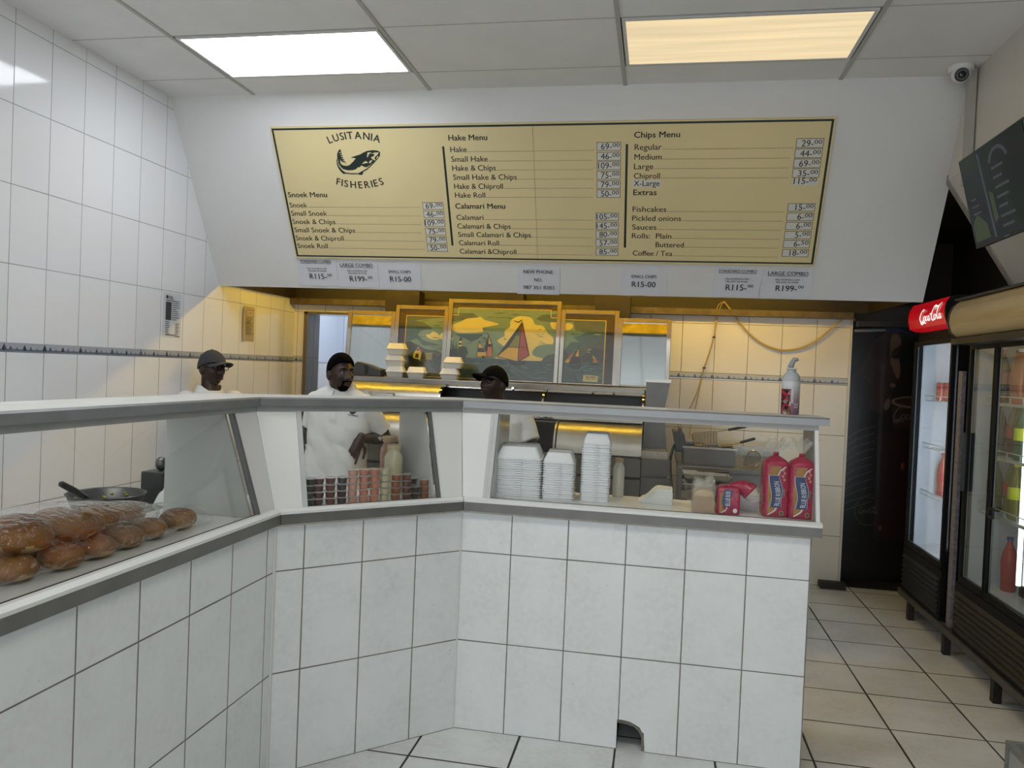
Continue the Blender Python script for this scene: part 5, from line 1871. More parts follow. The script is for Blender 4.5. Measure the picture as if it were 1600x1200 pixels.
def tray(z, label, x0=.185, x1=.478):
    o = thing('steel_tray', label, 'tray', (.33, 5.05, z), 0, 'trays on the steel rack')
    y0, y1, hh = 4.92, 5.16, .036
    mb = MB().box(x0 + .02, x1 - .02, y0 + .02, y1 - .02, z, z + .003)
    mb.hexa([(x0 + .02, y0 + .02, z), (x1 - .02, y0 + .02, z), (x1 - .02, y0 + .023, z), (x0 + .02, y0 + .023, z), (x0, y0, z + hh), (x1, y0, z + hh), (x1, y0 + .004, z + hh), (x0, y0 + .004, z + hh)])
    mb.hexa([(x0 + .02, y1 - .023, z), (x1 - .02, y1 - .023, z), (x1 - .02, y1 - .02, z), (x0 + .02, y1 - .02, z), (x0, y1 - .004, z + hh), (x1, y1 - .004, z + hh), (x1, y1, z + hh), (x0, y1, z + hh)])
    mb.hexa([(x0 + .02, y0 + .02, z), (x0 + .023, y0 + .02, z), (x0 + .023, y1 - .02, z), (x0 + .02, y1 - .02, z), (x0, y0, z + hh), (x0 + .004, y0, z + hh), (x0 + .004, y1, z + hh), (x0, y1, z + hh)])
    mb.hexa([(x1 - .023, y0 + .02, z), (x1 - .02, y0 + .02, z), (x1 - .02, y1 - .02, z), (x1 - .023, y1 - .02, z), (x1 - .004, y0, z + hh), (x1, y0, z + hh), (x1, y1, z + hh), (x1 - .004, y1, z + hh)])
    part('pan', mb, M_steel, o)
    rm = MB().tube([(x0, y0, z + hh), (x1, y0, z + hh), (x1, y1, z + hh), (x0, y1, z + hh), (x0, y0, z + hh)], .004, 6)
    part('rim', rm, M_chrome, o)


tray(.9145, 'lower shallow steel tray on the rack before the fryer')
tray(.975, 'upper shallow steel tray on the rack before the fryer')
t = thing('tongs', 'thin dark tongs lying across the upper steel tray', 'tongs', (.4, 5.0, 1.016))
part('arm', MB().tube([(.27, 4.96, 1.035), (.47, 5.05, 1.018)], .0035, 6), M_blackm, t)
part('arm', MB().tube([(.275, 4.975, 1.03), (.47, 5.05, 1.026)], .0035, 6), M_blackm, t)

# cable slung along the back wall
mb = MB()
loop = [(.504, 6.44, 2.233), (.53, 6.46, 2.205), (.58, 6.47, 2.145), (.645, 6.475, 2.06), (.71, 6.475, 1.99), (.79, 6.478, 1.925), (.88, 6.478, 1.882), (.98, 6.478, 1.862), (1.11, 6.478, 1.884), (1.226, 6.475, 1.95), (1.339, 6.47, 2.056), (1.40, 6.46, 2.112), (1.435, 6.455, 2.128), (1.50, 6.455, 2.122)]
for off in (0, .008):
    mb.tube([(x, y - off * .6, z - off) for x, y, z in smooth2(loop, 5)], .0048, 6)
strand = [(.504, 6.44, 2.233), (.465, 6.46, 2.21), (.447, 6.47, 2.15), (.437, 6.478, 1.95), (.40, 6.478, 1.80), (.37, 6.478, 1.693), (.33, 6.478, 1.51), (.272, 6.478, 1.36), (.215, 6.478, 1.24), (.19, 6.46, 1.16)]
mb.tube(smooth2(strand, 5), .0042, 6)
strand = [(.506, 6.44, 2.233), (.48, 6.46, 2.20), (.462, 6.47, 2.13), (.440, 6.47, 1.95), (.405, 6.47, 1.80), (.374, 6.47, 1.693), (.348, 6.478, 1.56), (.32, 6.478, 1.37), (.288, 6.478, 1.20), (.28, 6.46, 1.12)]
mb.tube(smooth2(strand, 5), .0042, 6)
t = thing('hanging_cable', 'cream cable looped and hanging on the yellow lit back wall', 'cable', (.5, 6.47, 2.2))
part('cord', mb, P('cream cable', '#b59f6a', .5), t, smooth=True)
for p in ((.437, 6.474, 1.945), (.371, 6.474, 1.694)):
    part('cable_clip', MB().box(p[0] - .012, p[0] + .012, p[1] - .012, p[1] + .012, p[2] - .006, p[2] + .006), M_black, t)
part('cable_clip', MB().box(1.42, 1.46, 6.445, 6.475, 2.118, 2.135), M_dark, t)
# ---------------------------------------------------------------- on the counter: foam boxes
WZ = 1.0305
M_foamw = P('white foam bright', '#e6e8ea', .5, 0, .015, 30, .04, 160)


def tray_half(mb, w, y0, y1, hh, rim=.006):
    """upside-down foam pan, rim at z = 0"""
    c = .016
    yc, d = (y0 + y1) / 2, (y1 - y0)
    rings = []
    for sx, sy, z in ((1.0, 1.0, -.004), (1.0, 1.0, .0), (.935, .92, .0015), (.925, .91, .012), (.78, .69, hh - .006), (.74, .63, hh)):
        a, b = w / 2 * sx, d / 2 * sy
        ring = []
        for (qx, qy) in ((1, 1), (-1, 1), (-1, -1), (1, -1)):
            pts = [(qx * a, qy * (b - c)), (qx * (a - c * .3), qy * (b - c * .3)), (qx * (a - c), qy * b)]
            if qx * qy < 0:
                pts = pts[::-1]
            ring += pts
        rings.append([Vector((x, y + yc, z)) for x, y in ring])
    return mb.rings(rings, True)


def foam_proto(w, d1, d2, hh, label, group):
    mb = MB()
    tray_half(mb, w, 0, d1, hh)
    tray_half(mb, w, d1 + .004, d1 + d2, hh)
    mb.box(-w / 2 + .02, w / 2 - .02, d1 - .002, d1 + .006, -.004, -.001)
    mb.box(-w * .065, w * .065, -.006, .001, -.0035, .0035)            # closing tab
    return tag(part('foam_container', mb, M_foamw, None, smooth=35, local=True), label, 'food container', group)


def foam_stack(x, y, w, d1, d2, hh, n, pitch, rz, top_label, mid_label, bottom_label, group):
    r = random.Random(int(x * 100))
    o = foam_proto(w, d1, d2, hh, bottom_label, group)
    o.location = (x, y, WZ + .0045)
    o.rotation_euler = (0, 0, rz)
    for k in range(1, n):
        c = o.copy()
        COL.objects.link(c)
        c.location = (x + (r.random() - .5) * .003, y + (r.random() - .5) * .003, WZ + .0045 + pitch * k)
        c.rotation_euler = (0, 0, rz + (r.random() - .5) * .012)
        c['label'] = top_label if k == n - 1 else mid_label


foam_stack(-.604, 3.475, .214, .135, .12, .053, 18, .0104, .09, 'white foam container on top of the wide left stack', 'white foam container between top and bottom of the wide left stack', 'white foam container at the bottom of the wide left stack', 'open foam containers in the wide left stack')
foam_stack(-.421, 3.488, .146, .115, .115, .044, 17, .0105, .07, 'white foam container on top of the narrow middle stack', 'white foam container between top and bottom of the narrow middle stack', 'white foam container at the bottom of the narrow middle stack', 'open foam containers in the narrow middle stack')
foam_stack(-.256, 3.525, .134, .105, .09, .046, 24, .0113, .06, 'white foam container on top of the tallest stack', 'white foam container between top and bottom of the tallest stack', 'white foam container at the bottom of the tallest stack', 'open foam containers in the tallest stack')

# ---------------------------------------------------------------- sauce tubs
M_tub = clear('clear tub plastic', (.95, .95, .95), 1.45, .08, 0, 30, 1.0, .03)
SAUCE = {'black': '#141312', 'dred': '#471310', 'brick': '#5d2110', 'plum': '#240d0e', 'pink': '#cf9885', 'coral': '#c78068', 'cream': '#c6c09a', 'amber': '#8a4a17', 'brown': '#5a2816', 'choc': '#35140f', 'gold': '#8a4d1d'}
SM = {k: P('sauce ' + k, v, .3) for k, v in SAUCE.items()}
tub = thing('sauce_tub', 'proto', 'sauce tub', (0, 0, 0), 0, 'sauce tubs in the middle case')
part('sauce', MB().lathe([(0, .0008), (.0175, .0008), (.0192, .008), (.0212, .0235), (0, .0235)], 20), SM['pink'], tub, smooth=40, local=True)
part('tub', MB().lathe([(.0178, 0), (.0198, .009), (.0218, .0255)], 20, cap=False), M_tub, tub, smooth=True, local=True)
part('lid', MB().lathe([(0, .0245), (.0236, .0245), (.0240, .0262), (.0236, .0282), (.020, .0280), (0, .0270)], 20), clear('tub lid plastic', (.93, .93, .93), 1.45, .12, 0, 30, 1.0, .18), tub, smooth=30, local=True)
COLS = [(.135, 'black', 4, 'black'), (.172, 'dred', 4, 'dark red'), (.222, 'brick', 4, 'brick red'), (.272, 'plum', 4, 'dark plum'), (.320, 'pink', 5, 'pale pink'), (.370, 'coral', 5, 'coral'), (.418, 'coral', 5, 'deep coral'),
        (.466, 'cream', 5, 'cream'), (.518, 'amber', 4, 'amber'), (.570, 'brown', 4, 'brown'), (.615, 'choc', 2, 'dark chocolate'), (.662, 'gold', 3, 'golden brown')]
ORD = {0: 'at the bottom', 1: 'second from the bottom', 2: 'third from the bottom', 3: 'fourth from the bottom', 4: 'on top'}
first = True
rt = random.Random(9)
for s, m, n, word in COLS:
    for k in range(n):
        p = sp('B', s + .029 + (rt.random() - .5) * .003, .088 + (rt.random() - .5) * .004, WZ + .0003 + k * .0281)
        lab = '%s sauce tub %s of its column' % (word, 'on top' if k == n - 1 else ORD[k])
        if word == 'deep coral':
            lab = lab.replace('deep coral', 'coral').replace('of its column', 'of the column beside the cream tubs')
        elif word == 'coral':
            lab = lab.replace('of its column', 'of the column beside the pale pink tubs')
        if first:
            tub.location = p
            tub['label'] = lab
            for ch in tub.children:
                if ch.name.startswith('sauce'):
                    ch.data.materials[0] = SM[m]
            first = False
        else:
            dup(tub, p, rt.random() * 6, lab, None, {'sauce': SM[m]})
for s, k, word in ((.618, 0, 'at the bottom'), (.618, 1, 'in the middle'), (.618, 2, 'on top')):
    dup(tub, sp('B', s + .041, .145, WZ + .0003 + k * .0281), 0, 'dark sauce tub %s of the rear column' % word, None, {'sauce': SM['choc']})


# ---------------------------------------------------------------- big sauce bottles behind the glass
def jar(name, label, loc, h, r, body, cap, neck=.42, group=None):
    t = thing(name, label, 'bottle', loc, 0, group)
    part('body', MB().lathe([(0, 0), (r * .94, 0), (r, .008), (r, h * .70), (r * .93, h * .77), (r * .70, h * .84), (r * neck * 1.05, h * .88), (r * neck, h * .90), (0, h * .90)], 24), body, t, smooth=40, local=True)
    part('cap', MB().lathe([(0, h * .895), (r * neck * 1.25, h * .895), (r * neck * 1.25, h * .985), (r * neck * .9, h), (0, h)], 20), cap, t, smooth=40, local=True)
    return t


M_tan = P('tan cap', '#a88e6c', .5)
jar('sauce_bottle', 'large bottle of pink sauce behind the tubs in the middle case', (-1.222, 3.470, WZ), .250, .042, P('pink speckled sauce', '#a8806e', .25, 0, .35, 40), M_tan, .62)
jar('sauce_bottle', 'large bottle of cream sauce before the pink one in the middle case', (-1.172, 3.392, WZ), .222, .042, P('cream sauce', '#c3bd9e', .25), P('cream cap', '#b9ad8c', .5), .62)
jar('sauce_bottle', 'slim white sauce bottle standing right of the tallest foam stack', (-.160, 3.735, WZ), .185, .027, P('white sauce', '#b9b8aa', .3), M_tan, .6)
jar('sauce_bottle', 'bottle with a red lid peeping out behind the tallest foam stack', (-.300, 3.715, WZ), .255, .036, P('white sauce', '#b9b8aa', .3), P('red cap', '#7d1018', .4), .8)

# ---------------------------------------------------------------- napkins, paper
t = thing('napkin_stack', 'slumped stack of white paper napkins on the counter', 'napkins', (.02, 3.65, WZ))
mb = MB()
r = random.Random(2)
NS = 12
for k in range(24):
    rows = []
    j0, j1, j2 = r.random() * .004, r.random() * .003, r.random() * .004
    for i in range(NS + 1):
        f = i / NS
        q = max(0, min(1, f / .55))
        q = q * q * (3 - 2 * q)
        x = -.062 + j0 + .018 * (k / 24) * (1 - f) + (.150 + j1) * f
        z0 = WZ + .0006 + k * .0031 * (.22 + .78 * q) - .006 * (k / 24) * f
        th = .0026 * (.25 + .75 * q)
        y0 = 3.600 + j2 - .022 * f
        rows.append([(x, y0, z0), (x, y0 + .125, z0), (x, y0 + .125, z0 + th), (x, y0, z0 + th)])
    mb.rings([[Vector(p) for p in row] for row in rows], True)
part('napkins', mb, P('white tissue', '#dcdcd8', .85, 0, .02, 20), t)
t = thing('paper_stack', 'stack of white wrapping paper sheets behind the torn bread bag', 'paper', (.43, 3.68, WZ))
mb = MB()
for k in range(9):
    z = WZ + .0005 + k * .0072
    o = .003 * sin(k * 3.1)
    mb.box(.375 + o, .470 + o, 3.60 + o, 3.76, z, z + .0062)
part('sheets', mb, P('white wrapping paper', '#d4d4da', .6, 0, .03, 12), t)
part('top_sheet', MB().add([(.37, 3.60, WZ + .068), (.468, 3.60, WZ + .068), (.47, 3.76, WZ + .10), (.38, 3.76, WZ + .105)], [(0, 1, 2, 3)]), P('white wrapping paper', '#d4d4da', .6, 0, .03, 12), t, normals=False)

# ---------------------------------------------------------------- bread
M_crust = P('bread crust', '#a9793f', .65, 0, .25, 14, .2, 90)
M_crumb = P('bread side', '#c9a873', .75, 0, .2, 22, .25, 120)
M_mag = P('magenta bread bag', '#a3123f', .28, 0, .08, 14, .25, 30)
M_navy = P('navy ribbon print', '#1d2f63', .35)
M_lett = P('pale print', '#dcdde2', .4)
M_bagc = clear('clear bread bag', (.97, .97, .97), 1.42, .10, .6, 55, 1.0, .06)
M_bagw = clear('clear bag milky', (.96, .96, .94), 1.42, .12, .7, 45, 1.0, .22, (.8, .78, .7))


def rbox_ring(w, d, c, n=4):
    """rounded rectangle outline"""
    out = []
    for qx, qy, a0 in ((1, 1, 0), (-1, 1, 90), (-1, -1, 180), (1, -1, 270)):
        for k in range(n + 1):
            a = radians(a0 + 90 * k / n)
            out.append((qx * (w / 2 - c) + c * cos(a), qy * (d / 2 - c) + c * sin(a)))
    return out


def loaf_bag(label, x, y, rz, w=.106, d=.100, h=.255):
    t = thing('bread_loaf', label, 'bread', (x, y, WZ + .001), rz)
    rings = []
    prof = [(.90, 0, .012), (.99, .006, .014), (1.0, .03, .016), (1.0, h * .5, .018), (1.0, h * .84, .02), (.96, h * .90, .022), (.84, h * .945, .026), (.58, h * .985, .02), (.28, h * 1.02, .011), (.12, h * 1.045, .005)]
    r_ = random.Random(int(x * 1000))
    for f, z, c in prof:
        ring = rbox_ring(w * f, d * f, min(c, w * f * .45))
        rings.append([Vector((px + (r_.random() - .5) * .0022, py + (r_.random() - .5) * .0022, z)) for px, py in ring])
    part('bag', MB().rings(rings, True), M_mag, t, smooth=50, local=True)
    # neck tie and crumpled clear top
    part('bag_tie', MB().lathe([(0, h * 1.035), (.010, h * 1.04), (.013, h * 1.06), (.008, h * 1.085), (0, h * 1.085)], 12), P('red tie', '#a5102c', .4), t, smooth=True, local=True)
    mb = MB()
    n = 18
    rings = []
    for k, (rr, z) in enumerate(((.006, h * 1.07), (.018, h * 1.12), (.036, h * 1.20), (.052, h * 1.29))):
        rings.append([Vector((rr * cos(2 * pi * q / n) * (1 + .45 * (q % 2 - .5) * k / 3 + .3 * sin(q * 2.3 + x * 50)), rr * .7 * sin(2 * pi * q / n) * (1 + .4 * cos(q * 1.7)), z + .022 * k / 3 * sin(q * 1.9 + x * 90))) for q in range(n)])
    mb.rings(rings, False)
    part('bag_top', mb, M_bagw, t, normals=False, local=True, label='crumpled clear bag top')
    # front print: window on the crust, ribbon and lettering
    fr = Frame((0, -d / 2 - .0022, 0), (1, 0, 0), (0, 0, 1))
    mb = MB()
    flat(mb, fr, [(-.030, h * .86), (.016, h * .865), (.006, h * .76), (-.004, h * .60), (-.010, h * .45), (-.006, h * .25), (.006, h * .17), (-.002, h * .10), (-.020, h * .055), (-.036, h * .035), (-.038, h * .5)], .0004)
    part('bag_window', mb, M_crust, t, normals=False, local=True, label='clear window showing brown crust')
    mb = MB()
    stroke(mb, fr, [(.034, h * .855), (.014, h * .80), (.002, h * .70)], .004, .0008)
    stroke(mb, fr, [(.006, h * .22), (-.006, h * .12), (-.034, h * .04)], .005, .0008)
    part('white_swoosh', mb, M_lett, t, normals=False, local=True)
    mb = MB()
    wob = lambda z: .0065 * sin((z / h - .18) * 9.5)
    zs = [h * (.17 + .54 * k / 14) for k in range(15)]
    pts = [(-.027 + wob(z), z) for z in zs] + [(.017 + wob(z) + .004 * sin(z * 60), z) for z in zs[::-1]]
    flat(mb, fr, [(a * 1.07 + .0, b) for a, b in pts], .0010)
    rib = part('ribbon', mb, M_lett, t, normals=False, local=True)
    mb = MB()
    flat(mb, fr, [(a, b - .001 if k > 0 else b) for k, (a, b) in enumerate(pts)], .0014)
    part('ribbon_print', mb, M_navy, t, normals=False, local=True, label='navy blue ribbon print')
    mb = MB()
    word = 'BLUE RIBBON'
    z = h * .20
    for ch in word:
        if ch == ' ':
            z += .004
            continue
        g = glyphs(ch, False)
        wd = (g[3] - g[2])
        adv = max(.0042, wd * .017) + .0018
        vs = [fr(.010 + wob(z) - p[1] * .030, z + (p[0] - g[2]) * .017, .002) for p in g[0]]
        mb.add(vs, g[1])
        z += adv
    part('lettering', mb, M_lett, t, normals=False, local=True)
    mb = MB()
    disc(mb, fr, .022, h * .075, .0095, .0105, .0012)
    for k in range(4):
        disc(mb, fr, .029 - (k % 2) * .006, h * (.64 + .055 * k), .0045, .006, .0012)
    write(mb, fr, 'WHITE', .034, h * .36, .010, h=.0012, rot=pi / 2)
    part('small_print', mb, P('dim gold print', '#b99b7d', .5), t, normals=False, local=True)
    mb = MB()
    disc(mb, fr, .022, h * .075, .007, .008, .0016)
    rect(mb, fr, .024, h * .35, .031, h * .46, .0010)
    part('dark_print', mb, P('dark green print', '#31402f', .5), t, normals=False, local=True)
    return t


loaf_bag('sealed magenta bread loaf standing on the counter, left of its twin', .522, 3.515, .06)
loaf_bag('sealed magenta bread loaf standing against the right end of the glass case', .628, 3.510, .04)

# opened half loaf in its bag, cut face slices to the left
t = thing('bread_slices', 'cut half of a white loaf in a clear bag on the counter', 'bread', (.222, 3.51, WZ))
mb = MB()
prof = rbox_ring(.084, .09, .012)
n = 14
for k in range(n):
    y = 3.452 + k * .0085
    pts = []
    for a in range(13):
        f = a / 12
        pts.append((.18 + .084 * f, WZ + .083 + .018 * sin(pi * f) ** .6))
    poly = [(.180, WZ + .0015), (.264, WZ + .0015)] + pts[::-1]
    mb.prism([(px, y, pz) for px, pz in poly], (0, .0078, 0))
part('slices', mb, M_crumb, t)
mb = MB()
poly = [(.183, WZ + .003), (.261, WZ + .003), (.262, WZ + .072), (.182, WZ + .072)]
mb.prism([(px, 3.4505, pz) for px, pz in poly], (0, .0012, 0))
part('crust_face', mb, M_crust, t, label='browner crust on the near side')
rings = []
for f, z in ((1.02, .001), (1.08, .05), (1.08, .10), (.98, .125), (.75, .14)):
    ring = rbox_ring(.092 * f, .135 * f, .016)
    rr = random.Random(int(z * 1000))
    rings.append([Vector((.222 + a + (rr.random() - .5) * .006, 3.512 + b + (rr.random() - .5) * .006, WZ + z + (.012 * sin(a * 150) if z > .12 else 0))) for a, b in ring])
part('bag', MB().rings(rings, False), M_bagw, t, smooth=True, normals=False, label='clear milky bag')
part('bag_tuft', MB().ball((.205, 3.50, WZ + .122), (.030, .03, .022), 14, 8).ball((.247, 3.50, WZ + .132), (.024, .026, .028), 14, 8), M_bagw, t, smooth=True)

t = thing('bread_half', 'open half loaf in a magenta bag slumping to the right', 'bread', (.326, 3.50, WZ))
rings = []
rr = random.Random(5)
for f, z in ((.95, .0008), (1.0, .006), (1.0, .07), (.99, .095), (.9, .112), (.6, .122), (.2, .124)):
    rings.append([Vector((.326 + a + (rr.random() - .5) * .003, 3.497 + b + (rr.random() - .5) * .003, WZ + z)) for a, b in rbox_ring(.098 * f, .105 * f, .010)])
part('bag', MB().rings(rings, True), M_mag, t, smooth=50)
tail = smooth2([(.335, 3.50, WZ + .112), (.372, 3.49, WZ + .118), (.405, 3.485, WZ + .110), (.432, 3.48, WZ + .085), (.445, 3.475, WZ + .06)], 4)
mb = MB().tube(tail[:11], [.018 + .0022 * k + .002 * (k % 2) for k in range(11)], 10)
part('bag_tail', mb, M_mag, t, smooth=True)
mb = MB().tube(tail[9:], [.040, .039, .036, .034, .030, .028, .024, .02][:len(tail[9:])], 10, cap=False)
part('bag_end', mb, M_bagw, t, smooth=True, normals=False, label='clear crumpled bag end')
fr = Frame((.326, 3.4425, WZ), (1, 0, 0), (0, 0, 1))
mb = MB()
flat(mb, fr, [(-.038, .095), (-.022, .098), (-.024, .03), (-.006, .012), (-.038, .006)], .0006)
part('bag_window', mb, M_crust, t, normals=False, label='clear window showing brown crust')
mb = MB()
pts = [(-.024 - .004 * sin(k * .5), .036 + k * .0075) for k in range(11)] + [(.010 + .005 * cos(k * .45), .108 - k * .0075) for k in range(11)]
flat(mb, fr, pts, .001)
part('ribbon_print', mb, M_navy, t, normals=False, label='navy blue ribbon print')
mb = MB()
z = .040
for ch in 'BLUE RIB':
    if ch == ' ':
        z += .003
        continue
    g = glyphs(ch, False)
    mb.add([fr(.006 - p[1] * .028, z + (p[0] - g[2]) * .0155, .0016) for p in g[0]], g[1])
    z += max(.004, (g[3] - g[2]) * .0155) + .0017
disc(mb, fr, .028, .02, .009, .010, .0012)
stroke(mb, fr, [(-.006, .036), (-.010, .022), (-.030, .008)], .004, .0009)
part('lettering', mb, M_lett, t, normals=False)

# ---------------------------------------------------------------- pump bottle on top of the right case
t = thing('pump_bottle', 'fruit printed hand wash bottle with grey pump on the right glass case', 'bottle', (.600, 3.70, 1.4668))
br_ = .040
m, tt, bb = new_mat('fruit print label')
co = tt.coord()
xz = tt.xyz(co)
grad = tt.ramp(tt.math('DIVIDE', xz[2], .15), [(.05, '#7d6170'), (.35, '#8e7183'), (.6, '#a6a09c'), (.9, '#c3c6c8')])
vor = tt.node('ShaderNodeTexVoronoi')
vor.inputs['Scale'].default_value = 75
tt.l.new(co, vor.inputs['Vector'])
sepc = tt.node('ShaderNodeSeparateColor')
tt.l.new(vor.outputs['Color'], sepc.inputs[0])
berry = tt.ramp(sepc.outputs[0], [(.0, '#15121a'), (.3, '#2a2030'), (.45, '#a3162c'), (.7, '#c22a3c'), (.85, '#39502a'), (1, '#d8b0b0')])
side = tt.math('MULTIPLY', tt.math('LESS_THAN', xz[0], -.004), tt.math('LESS_THAN', xz[2], .115))
tt.l.new(tt.mix(side, grad, berry), bb.inputs['Base Color'])
bb.inputs['Roughness'].default_value = .25
part('body', MB().lathe([(0, 0), (br_ * .96, 0), (br_, .004), (br_, .150)], 28, cap=True), m, t, smooth=40, local=True, label='printed label of berries on grey')
part('shoulder', MB().lathe([(br_, .1502), (br_ * .97, .165), (br_ * .80, .182), (br_ * .50, .192), (br_ * .46, .205), (0, .205)], 28), P('pale grey plastic', '#a9adb0', .25), t, smooth=40, local=True)
part('collar', MB().lathe([(0, .2052), (.020, .2052), (.028, .207), (.028, .210), (.018, .211), (0, .211)], 20).box(-.034, .0, -.006, .006, .206, .210), P('white plastic', '#d9d9d9', .35), t, smooth=40, local=True)
part('pump', MB().tube([(-.006, 0, .211), (-.002, 0, .226), (.003, 0, .240), (.010, 0, .250), (.020, 0, .250), (.024, 0, .244)], [.014, .0125, .011, .0105, .009, .007], 12), P('grey pump', '#8d9093', .4), t, smooth=True, local=True)
fr = Frame((.006, -br_ - .0003, 0), (1, 0, 0), (0, 0, 1))


class Cyl:
    def __call__(self, x, y, h=0.0):
        a = -pi / 2 + x / br_
        return Vector(((br_ + .0006 + h) * cos(a), (br_ + .0006 + h) * sin(a), y))


mb = MB()
write(mb, Cyl(), 'Satiskin', .006, .050, .022, h=.0004, rot=pi / 2, width=None)
for k, wv in enumerate((.020, .018, .020, .017)):
    rect(mb, Cyl(), .012, .030 - k * .006 + .02, .012 + wv, .033 - k * .006 + .02, .0003)
part('lettering', mb, P('white plastic', '#d9d9d9', .35), t, normals=False, local=True)

# ---------------------------------------------------------------- left case: bagged rolls, bowl
M_bun = P('roll crust', '#8a5a24', .5, 0, .35, 9, .12, 60)
M_bunl = P('roll underside', '#bd9d6c', .7, 0, .2, 20)
M_bagr = clear('clear roll bag', (.985, .985, .985), 1.9, .05, .7, 40, 1.0, .0)


def bun(label, x, y, z, L, W, Hh, rz, group='bread rolls in clear bags', tilt=0.0):
    nu, nv = 40, 26
    rings = []
    seed = x * 13 + y * 7
    for j in range(nv + 1):
        t_ = -pi / 2 + pi * (j + .03) / (nv + .06)
        ring = []
        for k in range(nu):
            a = 2 * pi * k / nu
            ct = abs(cos(t_)) ** .75
            px = L / 2 * ct * (1 if cos(a) > 0 else -1) * abs(cos(a)) ** .85
            py = W / 2 * ct * (1 if sin(a) > 0 else -1) * abs(sin(a)) ** .85
            pz = Hh / 2 * sin(t_)
            if pz < 0:
                pz *= .72
            nn = noise.noise(Vector((px * 22 + seed, py * 22, pz * 22)))
            f = 1 + .05 * nn
            ring.append(Vector((px * f, py * f, pz * f)))
        rings.append(ring)
    mb = MB().rings(rings, True)
    mb.m = [1 if sum(mb.v[i].z for i in f) / len(f) < Hh * (-.12 + .30 * noise.noise(Vector((mb.v[f[0]].x * 24 + seed, mb.v[f[0]].y * 24, 3.1)))) else 0 for f in mb.f]
    zmin = min(v.z for v in mb.v)
    o = tag(part('bread_roll', mb, [M_bun, M_bunl], None, smooth=True, local=True), label, 'bread roll', group)
    o.location = (x, y, z - zmin)
    o.rotation_euler = (0, tilt, rz)
    return o


rolls = [
    # lower layer, front row nearest the glass
    ('bottom layer bread roll at the left edge of the photo, in front', -1.575, 1.690, .0, .10, .11, .072, .2),
    ('bottom layer bread roll, front row, second from the left', -1.560, 1.825, .0, .115, .105, .074, -.1),
    ('bottom layer bread roll, front row, third from the left', -1.560, 1.955, .0, .11, .11, .070, .3),
    ('bottom layer bread roll, front row, second from the right end', -1.565, 2.085, .0, .11, .11, .072, .0),
    ('bottom layer bread roll, front row, right of centre under the upper bag', -1.575, 2.215, .0, .11, .11, .072, .5),
    ('small bread roll at the far right end of the bottom layer', -1.58, 2.375, .0, .115, .115, .078, .1),
    ('bottom layer bread roll in the back row at the left', -1.69, 1.75, .0, .11, .12, .060, .2),
    ('bottom layer bread roll in the back row, second from left', -1.69, 1.88, .0, .11, .12, .060, -.3),
    ('bottom layer bread roll in the back row, in the middle', -1.69, 2.01, .0, .11, .12, .058, .1),
    ('bottom layer bread roll in the back row, right of the middle', -1.69, 2.14, .0, .11, .12, .052, .4),
    ('bottom layer bread roll in the back row at the right', -1.69, 2.27, .0, .11, .12, .050, -.1),
]
for lab, x, y, z, L, W, Hh, rz in rolls:
    bun(lab, x, y, WZ + .002 + z, L, W, Hh, rz)
for lab, x, y, L, W, Hh, rz, dz_ in (
        ('large bread roll in the upper bag at the left edge of the photo', -1.60, 1.74, .13, .15, .092, .1, .058), ('large pale sided bread roll in the upper bag, front and centre', -1.600, 1.905, .135, .16, .090, -.1, .056),
        ('large bread roll in the upper bag, behind and right of the front one', -1.655, 2.06, .14, .15, .080, .2, .048), ('bread roll at the right end of the upper bag', -1.665, 2.205, .13, .14, .066, .0, .042),
        ('bread roll at the back left of the upper bag', -1.735, 1.86, .13, .15, .082, .0, .054), ('bread roll at the back of the upper bag, in the middle', -1.76, 2.03, .12, .15, .076, .3, .046)):
    bun(lab, x, y, WZ + .002 + dz_, L, W, Hh, rz, 'bread rolls in the upper clear bag')


def bagshell(label, pts, pad):
    """crinkled clear bag around a run of rolls: pts are (x, y, z, rx, rz) stations along y"""
    rings = []
    n = 64
    st = smooth2([Vector((p[0], p[1], p[2])) for p in pts], 9)
    rad = smooth2([Vector((p[3], p[4], 0)) for p in pts], 9)
    for k, (c, q) in enumerate(zip(st, rad)):
        ring = []
        for j in range(n):
            a = 2 * pi * j / n
            w1 = noise.noise(Vector((c.y * 22 + sin(a) * 2, cos(a) * 2.2, sin(a) * 2.2)))
            w2 = noise.noise(Vector((c.y * 60 + a, cos(a) * 6 + c.y * 20, sin(a) * 6)))
            f = 1 + .10 * (.4 - abs(w1)) + .035 * (.4 - abs(w2))
            pz = c.z + q.y * sin(a) * f
            ring.append(Vector((c.x + q.x * cos(a) * f, c.y, max(pz, WZ + .0008))))
        rings.append(ring)
    return tag(part('plastic_bag', MB().rings(rings, True), M_bagr, None, smooth=True), label, 'bag')


bagshell('crinkled clear plastic bag round the bottom layer of bread rolls', [(-1.63, 1.60, WZ + .04, .11, .042), (-1.63, 1.75, WZ + .04, .125, .045), (-1.63, 2.0, WZ + .04, .125, .044), (-1.63, 2.25, WZ + .04, .125, .044), (-1.61, 2.36, WZ + .042, .095, .044), (-1.58, 2.43, WZ + .04, .07, .042), (-1.565, 2.48, WZ + .025, .05, .024), (-1.56, 2.50, WZ + .018, .03, .015)], 0)
bagshell('crinkled clear plastic bag round the upper large bread rolls', [(-1.68, 1.62, WZ + .102, .12, .046), (-1.675, 1.78, WZ + .103, .142, .051), (-1.68, 2.0, WZ + .093, .145, .050), (-1.675, 2.18, WZ + .076, .125, .040), (-1.66, 2.26, WZ + .072, .085, .034), (-1.65, 2.30, WZ + .070, .05, .020), (-1.645, 2.325, WZ + .068, .03, .012)], 0)

